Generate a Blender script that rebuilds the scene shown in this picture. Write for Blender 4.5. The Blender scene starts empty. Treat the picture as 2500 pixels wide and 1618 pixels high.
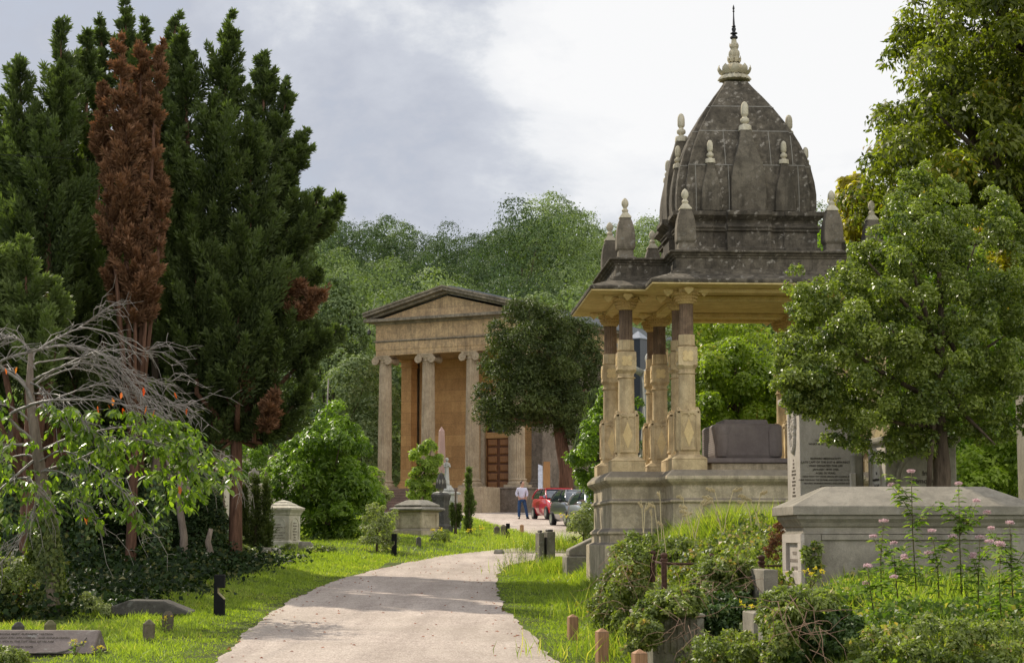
import bpy, bmesh, math, random
import numpy as np
from mathutils import Vector, Matrix
PI = math.pi
R = math.radians
scene = bpy.context.scene
COL = scene.collection
# ------------------------------------------------------------------ camera maths
F = 4600.0                      # focal length in photograph pixels (2500 wide)
TH = math.atan(506.0 / F)       # upward tilt
CZ = 1.96
CT, ST = math.cos(TH), math.sin(TH)
def hz(py, Y):
    "height of a point seen at row py that stands at distance Y"
    return CZ + Y * math.tan(TH + math.atan((809.0 - py) / F))
def xp(px, Y, z=CZ):
    return (px - 1250.0) / F * (Y * CT + (z - CZ) * ST)
def W(px, py, Y):
    z = hz(py, Y)
    return Vector((xp(px, Y, z), Y, z))
def sstep(a, b, x):
    t = np.clip((np.asarray(x, float) - a) / (b - a), 0, 1)
    return t * t * (3 - 2 * t)
# ------------------------------------------------------------------ ground
PATH_L = [(-3.2, 8), (-3.15, 14), (-3.12, 20), (-3.45, 25.6), (-3.55, 31), (-3.4, 36), (-3.02, 39.7), (-2.4, 44.2), (-1.6, 48.5), (-0.2, 52.5), (1.4, 55.5), (4.0, 58.0), (9.0, 60.0)]
PATH_R = [(0.9, 8), (0.7, 14), (0.48, 20), (0.22, 24.0), (-0.12, 28.6), (-0.27, 33.5), (-0.3, 38.5), (-0.1, 42.5), (0.9, 46.8), (2.6, 50.0), (5.0, 51.8), (9.0, 53.0)]
def interp_edge(E, y):
    ys = [p[1] for p in E]; xs = [p[0] for p in E]
    return np.interp(y, ys, xs)
def ground(x, y):
    x = np.asarray(x, float); y = np.asarray(y, float)
    base = 0.032 * y
    xr = interp_edge(PATH_R, np.minimum(y, 46.8))
    near = sstep(11, 18.5, y)
    bank = (0.84 + 0.28 * sstep(20.5, 25, y)) * sstep(0.9 + 0.4 * sstep(24, 28, y), 3.0, x - xr) * (0.25 + 0.75 * near)
    # eases to a gentler slope behind the mausoleum
    far = sstep(36, 46, y)
    bank2 = 0.9 * sstep(1.5, 7.0, x - xr) * (1 - sstep(52, 60, y))
    bank = bank * (1 - far) + bank2 * far
    xl = interp_edge(PATH_L, np.minimum(y, 52.5))
    left = (0.18 * sstep(27, 34, y) - 0.02) * sstep(0.6, 3.0, xl - x) * (1 - sstep(60, 70, y))
    hill = 0.205 * np.clip(y - 128, 0, 135) * sstep(120, 150, y) - 0.03 * np.maximum(y - 263, 0)
    bump = 0.035 * np.sin(x * 1.7 + y * 0.9) * np.sin(y * 1.3 - x * 0.6) * np.clip(np.maximum(xl - x, x - xr), 0, 1)
    bump = bump * (y < 66)
    return base + bank + left + hill + bump
def gz(x, y): return float(ground(x, y))
def G(px, py, dz=0.0):
    "ground point seen at pixel"
    lo, hi = 6.0, 400.0
    prev = None
    Y = 8.0
    while Y < 300:
        z = hz(py, Y); x = xp(px, Y, z)
        if z < gz(x, Y): break
        Y *= 1.01
    a, b = Y / 1.01, Y
    for _ in range(30):
        m = (a + b) / 2; z = hz(py, m)
        if z < gz(xp(px, m, z), m): b = m
        else: a = m
    z = hz(py, a)
    return Vector((xp(px, a, z), a, z + dz))
# ------------------------------------------------------------------ node helpers
def new_mat(name):
    m = bpy.data.materials.new(name); m.use_nodes = True
    nt = m.node_tree; nt.nodes.clear()
    return m, nt
def N(nt, typ, **kw):
    n = nt.nodes.new(typ)
    for k, v in kw.items():
        if k.startswith('i_'):
            key = k[2:].replace('_', ' ')
            n.inputs[key].default_value = v
        else: setattr(n, k, v)
    return n
def L(nt, a, b): nt.links.new(a, b)
def ramp(nt, fac, stops, interp='LINEAR'):
    r = nt.nodes.new('ShaderNodeValToRGB'); r.color_ramp.interpolation = interp
    el = r.color_ramp.elements
    while len(el) < len(stops): el.new(0.5)
    for e, (p, c) in zip(el, stops):
        e.position = p; e.color = (c[0], c[1], c[2], 1) if hasattr(c, '__len__') else (c, c, c, 1)
    L(nt, fac, r.inputs[0]); return r.outputs[0]
def mixc(nt, fac, a, b, mode='MIX'):
    m = nt.nodes.new('ShaderNodeMix'); m.data_type = 'RGBA'; m.blend_type = mode
    for s, v in ((m.inputs[0], fac), (m.inputs[6], a), (m.inputs[7], b)):
        if isinstance(v, (int, float)): s.default_value = v
        elif isinstance(v, tuple): s.default_value = (v[0], v[1], v[2], 1)
        else: L(nt, v, s)
    return m.outputs[2]
def math_n(nt, op, a, b=0.0):
    m = nt.nodes.new('ShaderNodeMath'); m.operation = op
    for s, v in ((m.inputs[0], a), (m.inputs[1], b)):
        if isinstance(v, (int, float)): s.default_value = v
        else: L(nt, v, s)
    return m.outputs[0]
def noise(nt, co, scale, detail=6, rough=0.6, dist=0.0):
    n = nt.nodes.new('ShaderNodeTexNoise'); n.inputs['Scale'].default_value = scale
    n.inputs['Detail'].default_value = detail; n.inputs['Roughness'].default_value = rough
    n.inputs['Distortion'].default_value = dist
    L(nt, co, n.inputs['Vector']); return n.outputs[0]
def wco(nt, scale=(1, 1, 1)):
    g = nt.nodes.new('ShaderNodeNewGeometry'); mp = nt.nodes.new('ShaderNodeMapping')
    mp.inputs['Scale'].default_value = scale
    L(nt, g.outputs['Position'], mp.inputs['Vector']); return mp.outputs[0]
def finish(nt, col, rough=0.85, bump=None, bstr=0.4, bdist=0.02, spec=0.3, metal=0.0, coat=0.0):
    p = nt.nodes.new('ShaderNodeBsdfPrincipled'); o = nt.nodes.new('ShaderNodeOutputMaterial')
    if isinstance(col, tuple): p.inputs['Base Color'].default_value = (*col[:3], 1)
    else: L(nt, col, p.inputs['Base Color'])
    if isinstance(rough, (int, float)): p.inputs['Roughness'].default_value = rough
    else: L(nt, rough, p.inputs['Roughness'])
    p.inputs['Specular IOR Level'].default_value = spec
    p.inputs['Metallic'].default_value = metal
    p.inputs['Coat Weight'].default_value = coat; p.inputs['Coat Roughness'].default_value = 0.05
    if bump is not None:
        b = nt.nodes.new('ShaderNodeBump'); b.inputs['Strength'].default_value = bstr
        b.inputs['Distance'].default_value = bdist
        L(nt, bump, b.inputs['Height']); L(nt, b.outputs[0], p.inputs['Normal'])
    L(nt, p.outputs[0], o.inputs[0]); return p
def stone(name, light, mid, dark, stain=0.5, lichen=0.0, grain=40, lichcol=(.42, .42, .37), streak=0.5, courses=None, rough=0.9, moss=0.0, topdark=None):
    "weathered stone: blotches, vertical rain streaks, grain, lichen spots, optional mortar courses"
    m, nt = new_mat(name)
    co = wco(nt); cs = wco(nt, (1, 1, 0.12))
    big = noise(nt, co, 1.3, 6, 0.65)
    med = noise(nt, co, 6.0, 8, 0.7, 0.4)
    st = noise(nt, cs, 5.0, 6, 0.7)
    c = ramp(nt, big, [(0.38, mid), (0.58, light)])
    k = ramp(nt, med, [(0.44, 0.0), (0.60, 1.0)])
    c = mixc(nt, math_n(nt, 'MULTIPLY', k, stain * 0.8), c, dark)
    k2 = ramp(nt, st, [(0.48, 0.0), (0.64, 1.0)])
    c = mixc(nt, math_n(nt, 'MULTIPLY', k2, streak * 0.7), c, dark)
    fine = noise(nt, co, grain, 4, 0.7)
    c = mixc(nt, 0.35, c, ramp(nt, fine, [(0.3, 0.25), (0.7, 0.8)]), 'OVERLAY')
    if topdark:
        g = nt.nodes.new('ShaderNodeNewGeometry'); s = nt.nodes.new('ShaderNodeSeparateXYZ')
        L(nt, g.outputs['Normal'], s.inputs[0])
        up = ramp(nt, s.outputs[2], [(0.25, 0.0), (0.75, 1.0)])
        c = mixc(nt, math_n(nt, 'MULTIPLY', up, 0.8), c, topdark)
    if lichen > 0:
        v = nt.nodes.new('ShaderNodeTexVoronoi'); v.inputs['Scale'].default_value = 9
        dco = noise(nt, co, 5.0, 5, 0.7)
        vm = nt.nodes.new('ShaderNodeVectorMath'); vm.operation = 'MULTIPLY_ADD'
        vm.inputs[1].default_value = (0.35, 0.35, 0.35); L(nt, dco, vm.inputs[0]); L(nt, co, vm.inputs[2])
        L(nt, vm.outputs[0], v.inputs['Vector'])
        sp = ramp(nt, v.outputs['Distance'], [(0.16, 1.0), (0.34, 0.0)])
        gate = ramp(nt, noise(nt, co, 2.7, 3, 0.5), [(0.44, 0.0), (0.54, 1.0)])
        c = mixc(nt, math_n(nt, 'MULTIPLY', math_n(nt, 'MULTIPLY', sp, gate), lichen), c, lichcol)
    if moss > 0:
        mg = ramp(nt, noise(nt, co, 2.2, 6, 0.7), [(0.5, 0.0), (0.7, 1.0)])
        c = mixc(nt, math_n(nt, 'MULTIPLY', mg, moss), c, (0.10, 0.11, 0.03))
    h = math_n(nt, 'ADD', math_n(nt, 'MULTIPLY', fine, 0.5), med)
    if courses:
        g = nt.nodes.new('ShaderNodeTexCoord'); s = nt.nodes.new('ShaderNodeSeparateXYZ'); L(nt, g.outputs['Object'], s.inputs[0])
        cw, chh = courses
        z = math_n(nt, 'DIVIDE', s.outputs[2], chh); fz = math_n(nt, 'FRACT', z); row = math_n(nt, 'FLOOR', z)
        xx = math_n(nt, 'ADD', s.outputs[0], s.outputs[1])
        xo = math_n(nt, 'ADD', math_n(nt, 'DIVIDE', xx, cw), math_n(nt, 'MULTIPLY', row, 0.5)); fx = math_n(nt, 'FRACT', xo)
        d1 = math_n(nt, 'LESS_THAN', math_n(nt, 'MINIMUM', fz, math_n(nt, 'SUBTRACT', 1.0, fz)), 0.018 / chh * 0.5)
        d2 = math_n(nt, 'LESS_THAN', math_n(nt, 'MINIMUM', fx, math_n(nt, 'SUBTRACT', 1.0, fx)), 0.010 / cw * 0.5)
        j = math_n(nt, 'MAXIMUM', d1, d2)
        wn = nt.nodes.new('ShaderNodeTexWhiteNoise'); wn.noise_dimensions = '2D'
        cb = nt.nodes.new('ShaderNodeCombineXYZ'); L(nt, math_n(nt, 'FLOOR', xo), cb.inputs[0]); L(nt, row, cb.inputs[1]); L(nt, cb.outputs[0], wn.inputs['Vector'])
        c = mixc(nt, 0.35, c, ramp(nt, wn.outputs[0], [(0, 0.3), (1, 0.7)]), 'OVERLAY')
        c = mixc(nt, math_n(nt, 'MULTIPLY', j, 0.75), c, dark)
        h = math_n(nt, 'SUBTRACT', h, math_n(nt, 'MULTIPLY', j, 0.8))
    finish(nt, c, rough, h, 0.5, 0.012, 0.2)
    return m
def leafmat(name, a, b, c3=None, trans=0.35, rough=0.45, spec=0.5, transcol=None):
    "leaf: colour runs a->b(->c3) over the per-leaf tint attribute, lets light through"
    m, nt = new_mat(name)
    at = nt.nodes.new('ShaderNodeAttribute'); at.attribute_name = 'tint'
    stops = [(0.0, a), (0.8, b)] + ([(1.0, c3)] if c3 else [])
    if c3: stops = [(0.0, a), (0.86, b), (0.93, c3)]
    col = ramp(nt, at.outputs['Fac'], stops)
    p = nt.nodes.new('ShaderNodeBsdfPrincipled'); L(nt, col, p.inputs['Base Color'])
    p.inputs['Roughness'].default_value = rough; p.inputs['Specular IOR Level'].default_value = spec
    t = nt.nodes.new('ShaderNodeBsdfTranslucent')
    tc = mixc(nt, 1.0, col, transcol or (1.6, 1.9, 0.5), 'MULTIPLY'); L(nt, tc, t.inputs[0])
    mx = nt.nodes.new('ShaderNodeMixShader'); mx.inputs[0].default_value = trans
    o = nt.nodes.new('ShaderNodeOutputMaterial')
    L(nt, p.outputs[0], mx.inputs[1]); L(nt, t.outputs[0], mx.inputs[2]); L(nt, mx.outputs[0], o.inputs[0])
    return m
def simple(name, col, rough=0.6, spec=0.4, metal=0.0, var=0.25, scale=8, bump=0.2, coat=0.0, stretch=(1, 1, 1), bd=0.01):
    m, nt = new_mat(name)
    co = wco(nt, stretch); n = noise(nt, co, scale, 6, 0.65)
    lo = tuple(x * (1 - var) for x in col); hi = tuple(min(1, x * (1 + var)) for x in col)
    c = ramp(nt, n, [(0.3, lo), (0.7, hi)])
    finish(nt, c, rough, n, bump, bd, spec, metal, coat)
    return m
# ------------------------------------------------------------------ mesh helper
class MB:
    def __init__(s): s.v = []; s.f = []
    def add(s, vs, fs):
        o = len(s.v); s.v += [tuple(v) for v in vs]; s.f += [tuple(i + o for i in f) for f in fs]; return s
    def box(s, x0, x1, y0, y1, z0, z1, tx=0.0, ty=None, rz=0.0, c=None):
        ty = tx if ty is None else ty
        vs = [(x0, y0, z0), (x1, y0, z0), (x1, y1, z0), (x0, y1, z0), (x0 + tx, y0 + ty, z1), (x1 - tx, y0 + ty, z1), (x1 - tx, y1 - ty, z1), (x0 + tx, y1 - ty, z1)]
        if rz:
            cx, cy = c or ((x0 + x1) / 2, (y0 + y1) / 2); ca, sa = math.cos(rz), math.sin(rz)
            vs = [(cx + (x - cx) * ca - (y - cy) * sa, cy + (x - cx) * sa + (y - cy) * ca, z) for x, y, z in vs]
        return s.add(vs, [(0, 3, 2, 1), (4, 5, 6, 7), (0, 1, 5, 4), (1, 2, 6, 5), (2, 3, 7, 6), (3, 0, 4, 7)])
    def loft(s, rings, cap=True, close=True):
        n = len(rings[0]); o = len(s.v)
        for r in rings: s.v += [tuple(p) for p in r]
        for k in range(len(rings) - 1):
            for i in range(n if close else n - 1):
                j = (i + 1) % n
                s.f.append((o + k * n + i, o + k * n + j, o + (k + 1) * n + j, o + (k + 1) * n + i))
        if cap:
            s.f.append(tuple(o + i for i in reversed(range(n))))
            s.f.append(tuple(o + (len(rings) - 1) * n + i for i in range(n)))
        return s
    def stack(s, poly_fn, levels):
        "poly_fn(offset) -> 2D polygon; levels = [(offset, z)]"
        return s.loft([[(x, y, z) for x, y in poly_fn(o)] for o, z in levels])
    def lathe(s, prof, n=24, c=(0, 0, 0), flute=0, fd=0.0, ph=0.0, cap=True):
        rings = []
        for r, z in prof:
            ring = []
            for i in range(n):
                a = 2 * PI * i / n + ph
                rr = r * (1 - fd * (0.5 + 0.5 * math.cos(flute * a))) if flute else r
                ring.append((c[0] + rr * math.cos(a), c[1] + rr * math.sin(a), c[2] + z))
            rings.append(ring)
        return s.loft(rings, cap)
    def tube(s, pts, rad, n=6, cap=True):
        pts = [Vector(p) for p in pts]; rings = []
        if isinstance(rad, (int, float)): rad = [rad] * len(pts)
        u = None
        for i, p in enumerate(pts):
            d = (pts[min(i + 1, len(pts) - 1)] - pts[max(i - 1, 0)])
            if d.length < 1e-9: d = Vector((0, 0, 1))
            d.normalize()
            if u is None:
                u = d.orthogonal().normalized()
            else:
                u = (u - d * u.dot(d)); u = u.normalized() if u.length > 1e-6 else d.orthogonal().normalized()
            w = d.cross(u)
            rings.append([p + (u * math.cos(2 * PI * k / n) + w * math.sin(2 * PI * k / n)) * rad[i] for k in range(n)])
        return s.loft(rings, cap)
    def prism(s, poly, y0, y1, axis='y'):
        "polygon in xz extruded along y (axis='y') or polygon in xy extruded z"
        if axis == 'y': a = [(x, y0, z) for x, z in poly]; b = [(x, y1, z) for x, z in poly]
        elif axis == 'x': a = [(y0, x, z) for x, z in poly]; b = [(y1, x, z) for x, z in poly]
        else: a = [(x, y, y0) for x, y in poly]; b = [(x, y, y1) for x, y in poly]
        return s.loft([a, b])
    def sphere(s, c, r, nu=12, nv=8):
        rx, ry, rz_ = (r, r, r) if isinstance(r, (int, float)) else r
        rings = []
        for k in range(nv + 1):
            t = -PI / 2 + PI * k / nv; t = max(-PI / 2 + .05, min(PI / 2 - .05, t))
            rings.append([(c[0] + rx * math.cos(t) * math.cos(2 * PI * i / nu), c[1] + ry * math.cos(t) * math.sin(2 * PI * i / nu), c[2] + rz_ * math.sin(t)) for i in range(nu)])
        return s.loft(rings)
    def xf(s, M):
        s.v = [tuple(M @ Vector(v)) for v in s.v]; return s
    def build(s, name, mat, parent=None, smooth=False, bevel=0.0, seg=1, angle=35, jitter=0.0, subd=0):
        me = bpy.data.meshes.new(name); me.from_pydata(s.v, [], s.f)
        bm = bmesh.new(); bm.from_mesh(me); bmesh.ops.recalc_face_normals(bm, faces=bm.faces)
        if jitter:
            rr = random.Random(len(s.v))
            for v in bm.verts: v.co += Vector((rr.uniform(-1, 1), rr.uniform(-1, 1), rr.uniform(-1, 1))) * jitter
        bm.to_mesh(me); bm.free()
        me.materials.append(mat)
        if smooth:
            me.polygons.foreach_set('use_smooth', [True] * len(me.polygons))
            if smooth == 'auto': me.set_sharp_from_angle(angle=R(angle))
        o = bpy.data.objects.new(name, me); COL.objects.link(o); o.parent = parent
        if bevel:
            b = o.modifiers.new('bevel', 'BEVEL'); b.width = bevel; b.segments = seg; b.limit_method = 'ANGLE'; b.angle_limit = R(40); b.harden_normals = False
        if subd:
            b = o.modifiers.new('subd', 'SUBSURF'); b.levels = subd; b.render_levels = subd
        return o
def tag(o, label=None, cat=None, group=None, kind=None):
    if label: o['label'] = label
    if cat: o['category'] = cat
    if group: o['group'] = group
    if kind: o['kind'] = kind
    return o
def thing(name, label, cat, loc=(0, 0, 0), rz=0.0, group=None):
    o = bpy.data.objects.new(name, None); COL.objects.link(o); o.location = loc; o.rotation_euler = (0, 0, rz)
    o.empty_display_size = 0.2
    return tag(o, label, cat, group)
def kids(o): return [c for c in bpy.data.objects if c.parent == o]
def dup(src, loc=None, rz=None, scale=None, label=None, parent=None, group=None):
    def rec(o, par):
        c = o.copy(); COL.objects.link(c); c.parent = par
        for ch in kids(o): rec(ch, c)
        return c
    r = rec(src, parent)
    if loc is not None: r.location = loc
    if rz is not None: r.rotation_euler = (0, 0, rz)
    if scale is not None: r.scale = (scale, scale, scale) if isinstance(scale, (int, float)) else scale
    if label: r['label'] = label
    if group: r['group'] = group
    return r
def fast_mesh(name, V, K, mat, parent=None, tint=None, smooth=False):
    "V (n*K,3): n faces of K own vertices each"
    n = len(V) // K
    me = bpy.data.meshes.new(name)
    me.vertices.add(n * K); me.loops.add(n * K); me.polygons.add(n)
    me.vertices.foreach_set('co', np.ascontiguousarray(V, dtype=np.float32).ravel())
    me.loops.foreach_set('vertex_index', np.arange(n * K, dtype=np.int32))
    me.polygons.foreach_set('loop_start', np.arange(0, n * K, K, dtype=np.int32))
    me.update(calc_edges=True)
    if tint is not None:
        a = me.attributes.new('tint', 'FLOAT', 'POINT')
        a.data.foreach_set('value', np.repeat(np.asarray(tint, np.float32), K))
    me.materials.append(mat)
    o = bpy.data.objects.new(name, me); COL.objects.link(o); o.parent = parent
    return o
def unit(a): return a / np.maximum(np.linalg.norm(a, axis=-1, keepdims=True), 1e-9)
def leafquads(P, D, U, Ls, Wd, fold=0.25, mid=0.45):
    "P base, D axis, U approx normal; returns quad verts"
    D = unit(D); S = unit(np.cross(D, U)); Nn = np.cross(S, D)
    Ls = np.asarray(Ls)[:, None] if np.ndim(Ls) else Ls; Wd = np.asarray(Wd)[:, None] if np.ndim(Wd) else Wd
    b = P; t = P + D * Ls
    m = P + D * Ls * mid + Nn * (Wd * fold)
    V = np.empty((len(P), 4, 3)); V[:, 0] = b; V[:, 1] = m + S * Wd * 0.5; V[:, 2] = t - Nn * Wd * fold * 0.6; V[:, 3] = m - S * Wd * 0.5
    return V.reshape(-1, 3)
def rdir(rng, n): return unit(rng.normal(size=(n, 3)))
def clump_leaves(rng, clumps, n, size, asp=0.5, droop=0.3, shell=(0.72, 1.08), flat=0.8, jit=0.55, lowcut=-0.55, tintlo=0.0, tinthi=1.0, cull=0.7, rag=0.10):
    "clumps: (k,4) centre+radius. leaves sit on the outer shells, facing outwards"
    C = np.asarray(clumps, float); w = C[:, 3] ** 2; w = w / w.sum()
    idx = rng.choice(len(C), size=n, p=w)
    d = rdir(rng, n); d[:, 2] = np.where(d[:, 2] < lowcut, -d[:, 2], d[:, 2])
    r = C[idx, 3] * rng.uniform(shell[0], shell[1], n)
    r = r * np.where(rng.uniform(0, 1, n) < rag, rng.uniform(1.05, 1.55, n), 1.0)
    P = C[idx, :3] + d * r[:, None] * np.array([1, 1, flat])
    if cull:
        keep = np.ones(n, bool)
        for k in range(len(C)):
            q = (P - C[k, :3]) / np.array([1, 1, flat]); dd = np.einsum('ij,ij->i', q, q)
            keep &= ~((dd < (cull * C[k, 3]) ** 2))
        P = P[keep]; d = d[keep]; idx = idx[keep]
    n = len(P)
    Un = unit(d + rdir(rng, n) * jit + np.array([0, 0, 0.35]))
    D = unit(np.cross(Un, rdir(rng, n))); D = unit(D + d * 0.4 + np.array([0, 0, -droop]))
    s = size * rng.uniform(0.65, 1.3, n)
    ct = rng.uniform(0, 1, len(C))[idx]
    tint = np.clip(0.45 * ct + 0.55 * rng.uniform(0, 1, n), 0, 1) * (tinthi - tintlo) + tintlo
    return leafquads(P, D, Un, s, s * asp), tint
def ell_clumps(rng, c, r, k, cr, inner=0.25, zlow=-0.7, jitter=0.18):
    "k clumps on an ellipsoid of centre c, radii r"
    c = np.array(c, float); r = np.array(r, float)
    # fibonacci spread with noise
    i = np.arange(k) + 0.5; ph = np.arccos(1 - 2 * i / k); th = PI * (1 + 5 ** 0.5) * i
    d = np.stack([np.cos(th) * np.sin(ph), np.sin(th) * np.sin(ph), np.cos(ph)], 1)
    d = unit(d + rng.normal(size=d.shape) * 0.18); d[:, 2] = np.maximum(d[:, 2], zlow)
    rad = rng.uniform(1 - inner, 1.0, k) + rng.normal(size=k) * jitter * 0.3
    P = c + d * r * rad[:, None]
    R_ = cr * rng.uniform(0.7, 1.35, k)
    return np.column_stack([P, R_])
print('core ok')
# ------------------------------------------------------------------ render, camera, light, sky
scene.view_settings.view_transform = 'Standard'; scene.view_settings.look = 'None'; scene.view_settings.exposure = 0; scene.view_settings.gamma = 1
scene.render.resolution_x = 1024; scene.render.resolution_y = 662
cam = bpy.data.cameras.new('camera'); cam.sensor_width = 36; cam.lens = 36 * F / 2500; cam.clip_end = 2000; cam.clip_start = 0.3
co_ = bpy.data.objects.new('camera', cam); COL.objects.link(co_); co_.location = (0, 0, CZ); co_.rotation_euler = (PI / 2 + TH, 0, 0)
scene.camera = co_
AZ, EL = R(39), R(39)
SUN = Vector((-math.sin(AZ) * math.cos(EL), math.cos(AZ) * math.cos(EL), math.sin(EL)))
sl = bpy.data.lights.new('sun', 'SUN'); sl.energy = 5.0; sl.angle = R(0.55); sl.color = (1.0, 0.91, 0.76)
so = bpy.data.objects.new('sun', sl); COL.objects.link(so); so.rotation_euler = (-SUN).to_track_quat('-Z', 'Y').to_euler(); so.location = SUN * 60
wd = bpy.data.worlds.new('World'); scene.world = wd; wd.use_nodes = True
nt = wd.node_tree; nt.nodes.clear()
sky = nt.nodes.new('ShaderNodeTexSky'); sky.sky_type = 'NISHITA'; sky.sun_disc = False; sky.sun_elevation = EL; sky.sun_rotation = -AZ
tc = nt.nodes.new('ShaderNodeTexCoord'); sx = nt.nodes.new('ShaderNodeSeparateXYZ'); L(nt, tc.outputs['Generated'], sx.inputs[0])
mp = nt.nodes.new('ShaderNodeMapping'); mp.inputs['Scale'].default_value = (5.2, 5.2, 8.5); mp.inputs['Location'].default_value = (0.37, 0.2, 1.15); L(nt, tc.outputs['Generated'], mp.inputs[0])
n1 = noise(nt, mp.outputs[0], 1.0, 9, 0.60, 0.15)
n2 = noise(nt, mp.outputs[0], 0.45, 3, 0.5)
dens = math_n(nt, 'ADD', math_n(nt, 'MULTIPLY', n1, 1.45), math_n(nt, 'MULTIPLY', n2, 0.10))
dens = math_n(nt, 'ADD', dens, math_n(nt, 'MULTIPLY', sx.outputs[0], 1.05))
cl = ramp(nt, dens, [(0.56, (0.52, 0.545, 0.62)), (0.70, (0.62, 0.645, 0.71)), (0.77, (0.74, 0.76, 0.80)), (0.84, (0.90, 0.905, 0.92)), (0.97, (0.99, 0.985, 0.98))])
sk = mixc(nt, 1.0, sky.outputs[0], (0.10, 0.10, 0.10), 'MULTIPLY')
gap = ramp(nt, dens, [(0.44, 0.72), (0.60, 0.94)])
colw = mixc(nt, gap, sk, cl)
# sky behind the camera is brightened to add fill light on front faces
back = ramp(nt, math_n(nt, 'MULTIPLY', sx.outputs[1], -1.0), [(0.0, 1.0), (0.6, 1.0)])
back_fill = math_n(nt, 'ADD', 1.0, math_n(nt, 'MULTIPLY', math_n(nt, 'MAXIMUM', math_n(nt, 'ADD', math_n(nt, 'MULTIPLY', sx.outputs[1], -1.0), 0.25), 0.0), 0.80))
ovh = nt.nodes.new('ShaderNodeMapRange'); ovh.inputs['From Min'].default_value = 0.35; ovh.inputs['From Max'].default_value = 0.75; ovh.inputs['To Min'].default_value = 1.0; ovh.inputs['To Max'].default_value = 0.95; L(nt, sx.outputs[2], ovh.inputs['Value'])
back_fill = math_n(nt, 'MULTIPLY', back_fill, ovh.outputs[0])
bm0 = nt.nodes.new('ShaderNodeVectorMath'); bm0.operation = 'SCALE'; L(nt, colw, bm0.inputs[0]); L(nt, back_fill, bm0.inputs['Scale']); colw = bm0.outputs[0]
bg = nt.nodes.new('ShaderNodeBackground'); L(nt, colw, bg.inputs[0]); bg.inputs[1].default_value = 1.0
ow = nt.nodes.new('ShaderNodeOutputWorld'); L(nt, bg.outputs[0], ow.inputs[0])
cy = scene.cycles; cy.max_bounces = 6; cy.diffuse_bounces = 3; cy.glossy_bounces = 2; cy.transmission_bounces = 3; cy.transparent_max_bounces = 4; cy.caustics_reflective = False; cy.caustics_refractive = False
# ------------------------------------------------------------------ ground materials
def mat_ground():
    m, nt = new_mat('earth and turf')
    co = wco(nt)
    a = noise(nt, co, 0.6, 6, 0.6); b = noise(nt, co, 9, 8, 0.75); c = noise(nt, co, 60, 4, 0.7)
    g = ramp(nt, b, [(0.3, (0.05, 0.07, 0.015)), (0.55, (0.11, 0.155, 0.03)), (0.75, (0.19, 0.22, 0.06))])
    e = ramp(nt, b, [(0.3, (0.03, 0.024, 0.014)), (0.7, (0.09, 0.07, 0.04))])
    col = mixc(nt, ramp(nt, a, [(0.4, 0.0), (0.65, 0.6)]), g, e)
    finish(nt, col, 0.95, math_n(nt, 'ADD', b, c), 0.6, 0.05, 0.1); return m
def mat_gravel():
    m, nt = new_mat('bound gravel')
    co = wco(nt)
    v = nt.nodes.new('ShaderNodeTexVoronoi'); v.inputs['Scale'].default_value = 55; L(nt, co, v.inputs['Vector'])
    big = noise(nt, co, 0.5, 5, 0.6); mid = noise(nt, co, 4, 7, 0.7); cs = wco(nt, (1.6, 0.14, 1)); wear = noise(nt, cs, 1.2, 5, 0.6)
    base = ramp(nt, v.outputs['Color'], [(0.0, (0.27, 0.215, 0.175)), (0.45, (0.45, 0.372, 0.315)), (0.8, (0.58, 0.49, 0.42)), (1.0, (0.68, 0.60, 0.53))])
    col = mixc(nt, 0.45, base, ramp(nt, mid, [(0.3, 0.30), (0.7, 0.66)]), 'OVERLAY')
    col = mixc(nt, 0.55, col, ramp(nt, wear, [(0.35, 0.32), (0.65, 0.64)]), 'OVERLAY')
    v2 = nt.nodes.new('ShaderNodeTexVoronoi'); v2.inputs['Scale'].default_value = 16; L(nt, co, v2.inputs['Vector'])
    col = mixc(nt, math_n(nt, 'MULTIPLY', ramp(nt, v2.outputs['Distance'], [(0.08, 1.0), (0.2, 0.0)]), 0.5), col, (0.20, 0.15, 0.11))
    col = mixc(nt, ramp(nt, big, [(0.42, 0.0), (0.65, 0.5)]), col, (0.30, 0.25, 0.20))
    h = math_n(nt, 'ADD', math_n(nt, 'MULTIPLY', v.outputs['Distance'], -1.2), mid)
    finish(nt, col, 0.92, h, 0.55, 0.012, 0.25); return m
M_GROUND = mat_ground(); M_GRAVEL = mat_gravel()
def sheet(name, xs, ys, mat, dz=0.0, fn=None):
    "grid of rows; xs may be a function of y giving (x0,x1)"
    V = []; nx = xs if isinstance(xs, int) else len(xs)
    for y in ys:
        if fn: x0, x1 = fn(y); row = np.linspace(x0, x1, nx)
        else: row = np.asarray(xs)
        zz = ground(row, np.full(nx, y)) + dz
        V += [(float(a), float(y), float(b)) for a, b in zip(row, zz)]
    Fc = [(r * nx + i, r * nx + i + 1, (r + 1) * nx + i + 1, (r + 1) * nx + i) for r in range(len(ys) - 1) for i in range(nx - 1)]
    me = bpy.data.meshes.new(name); me.from_pydata(V, [], Fc); me.polygons.foreach_set('use_smooth', [True] * len(me.polygons)); me.materials.append(mat)
    o = bpy.data.objects.new(name, me); COL.objects.link(o); return tag(o, kind='structure')
gx = np.concatenate([np.linspace(-900, -60, 22)[:-1], np.linspace(-60, -14, 24)[:-1], np.linspace(-14, 16, 151), np.linspace(16, 60, 24)[1:], np.linspace(60, 900, 22)[1:]])
gy = np.concatenate([np.linspace(-60, 6, 14)[:-1], np.linspace(6, 66, 241)[:-1], np.linspace(66, 130, 60)[:-1], np.linspace(130, 420, 60)[:-1], np.linspace(420, 1500, 12)])
sheet('ground', gx, gy, M_GROUND)
_rng = random.Random(5)
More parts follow.
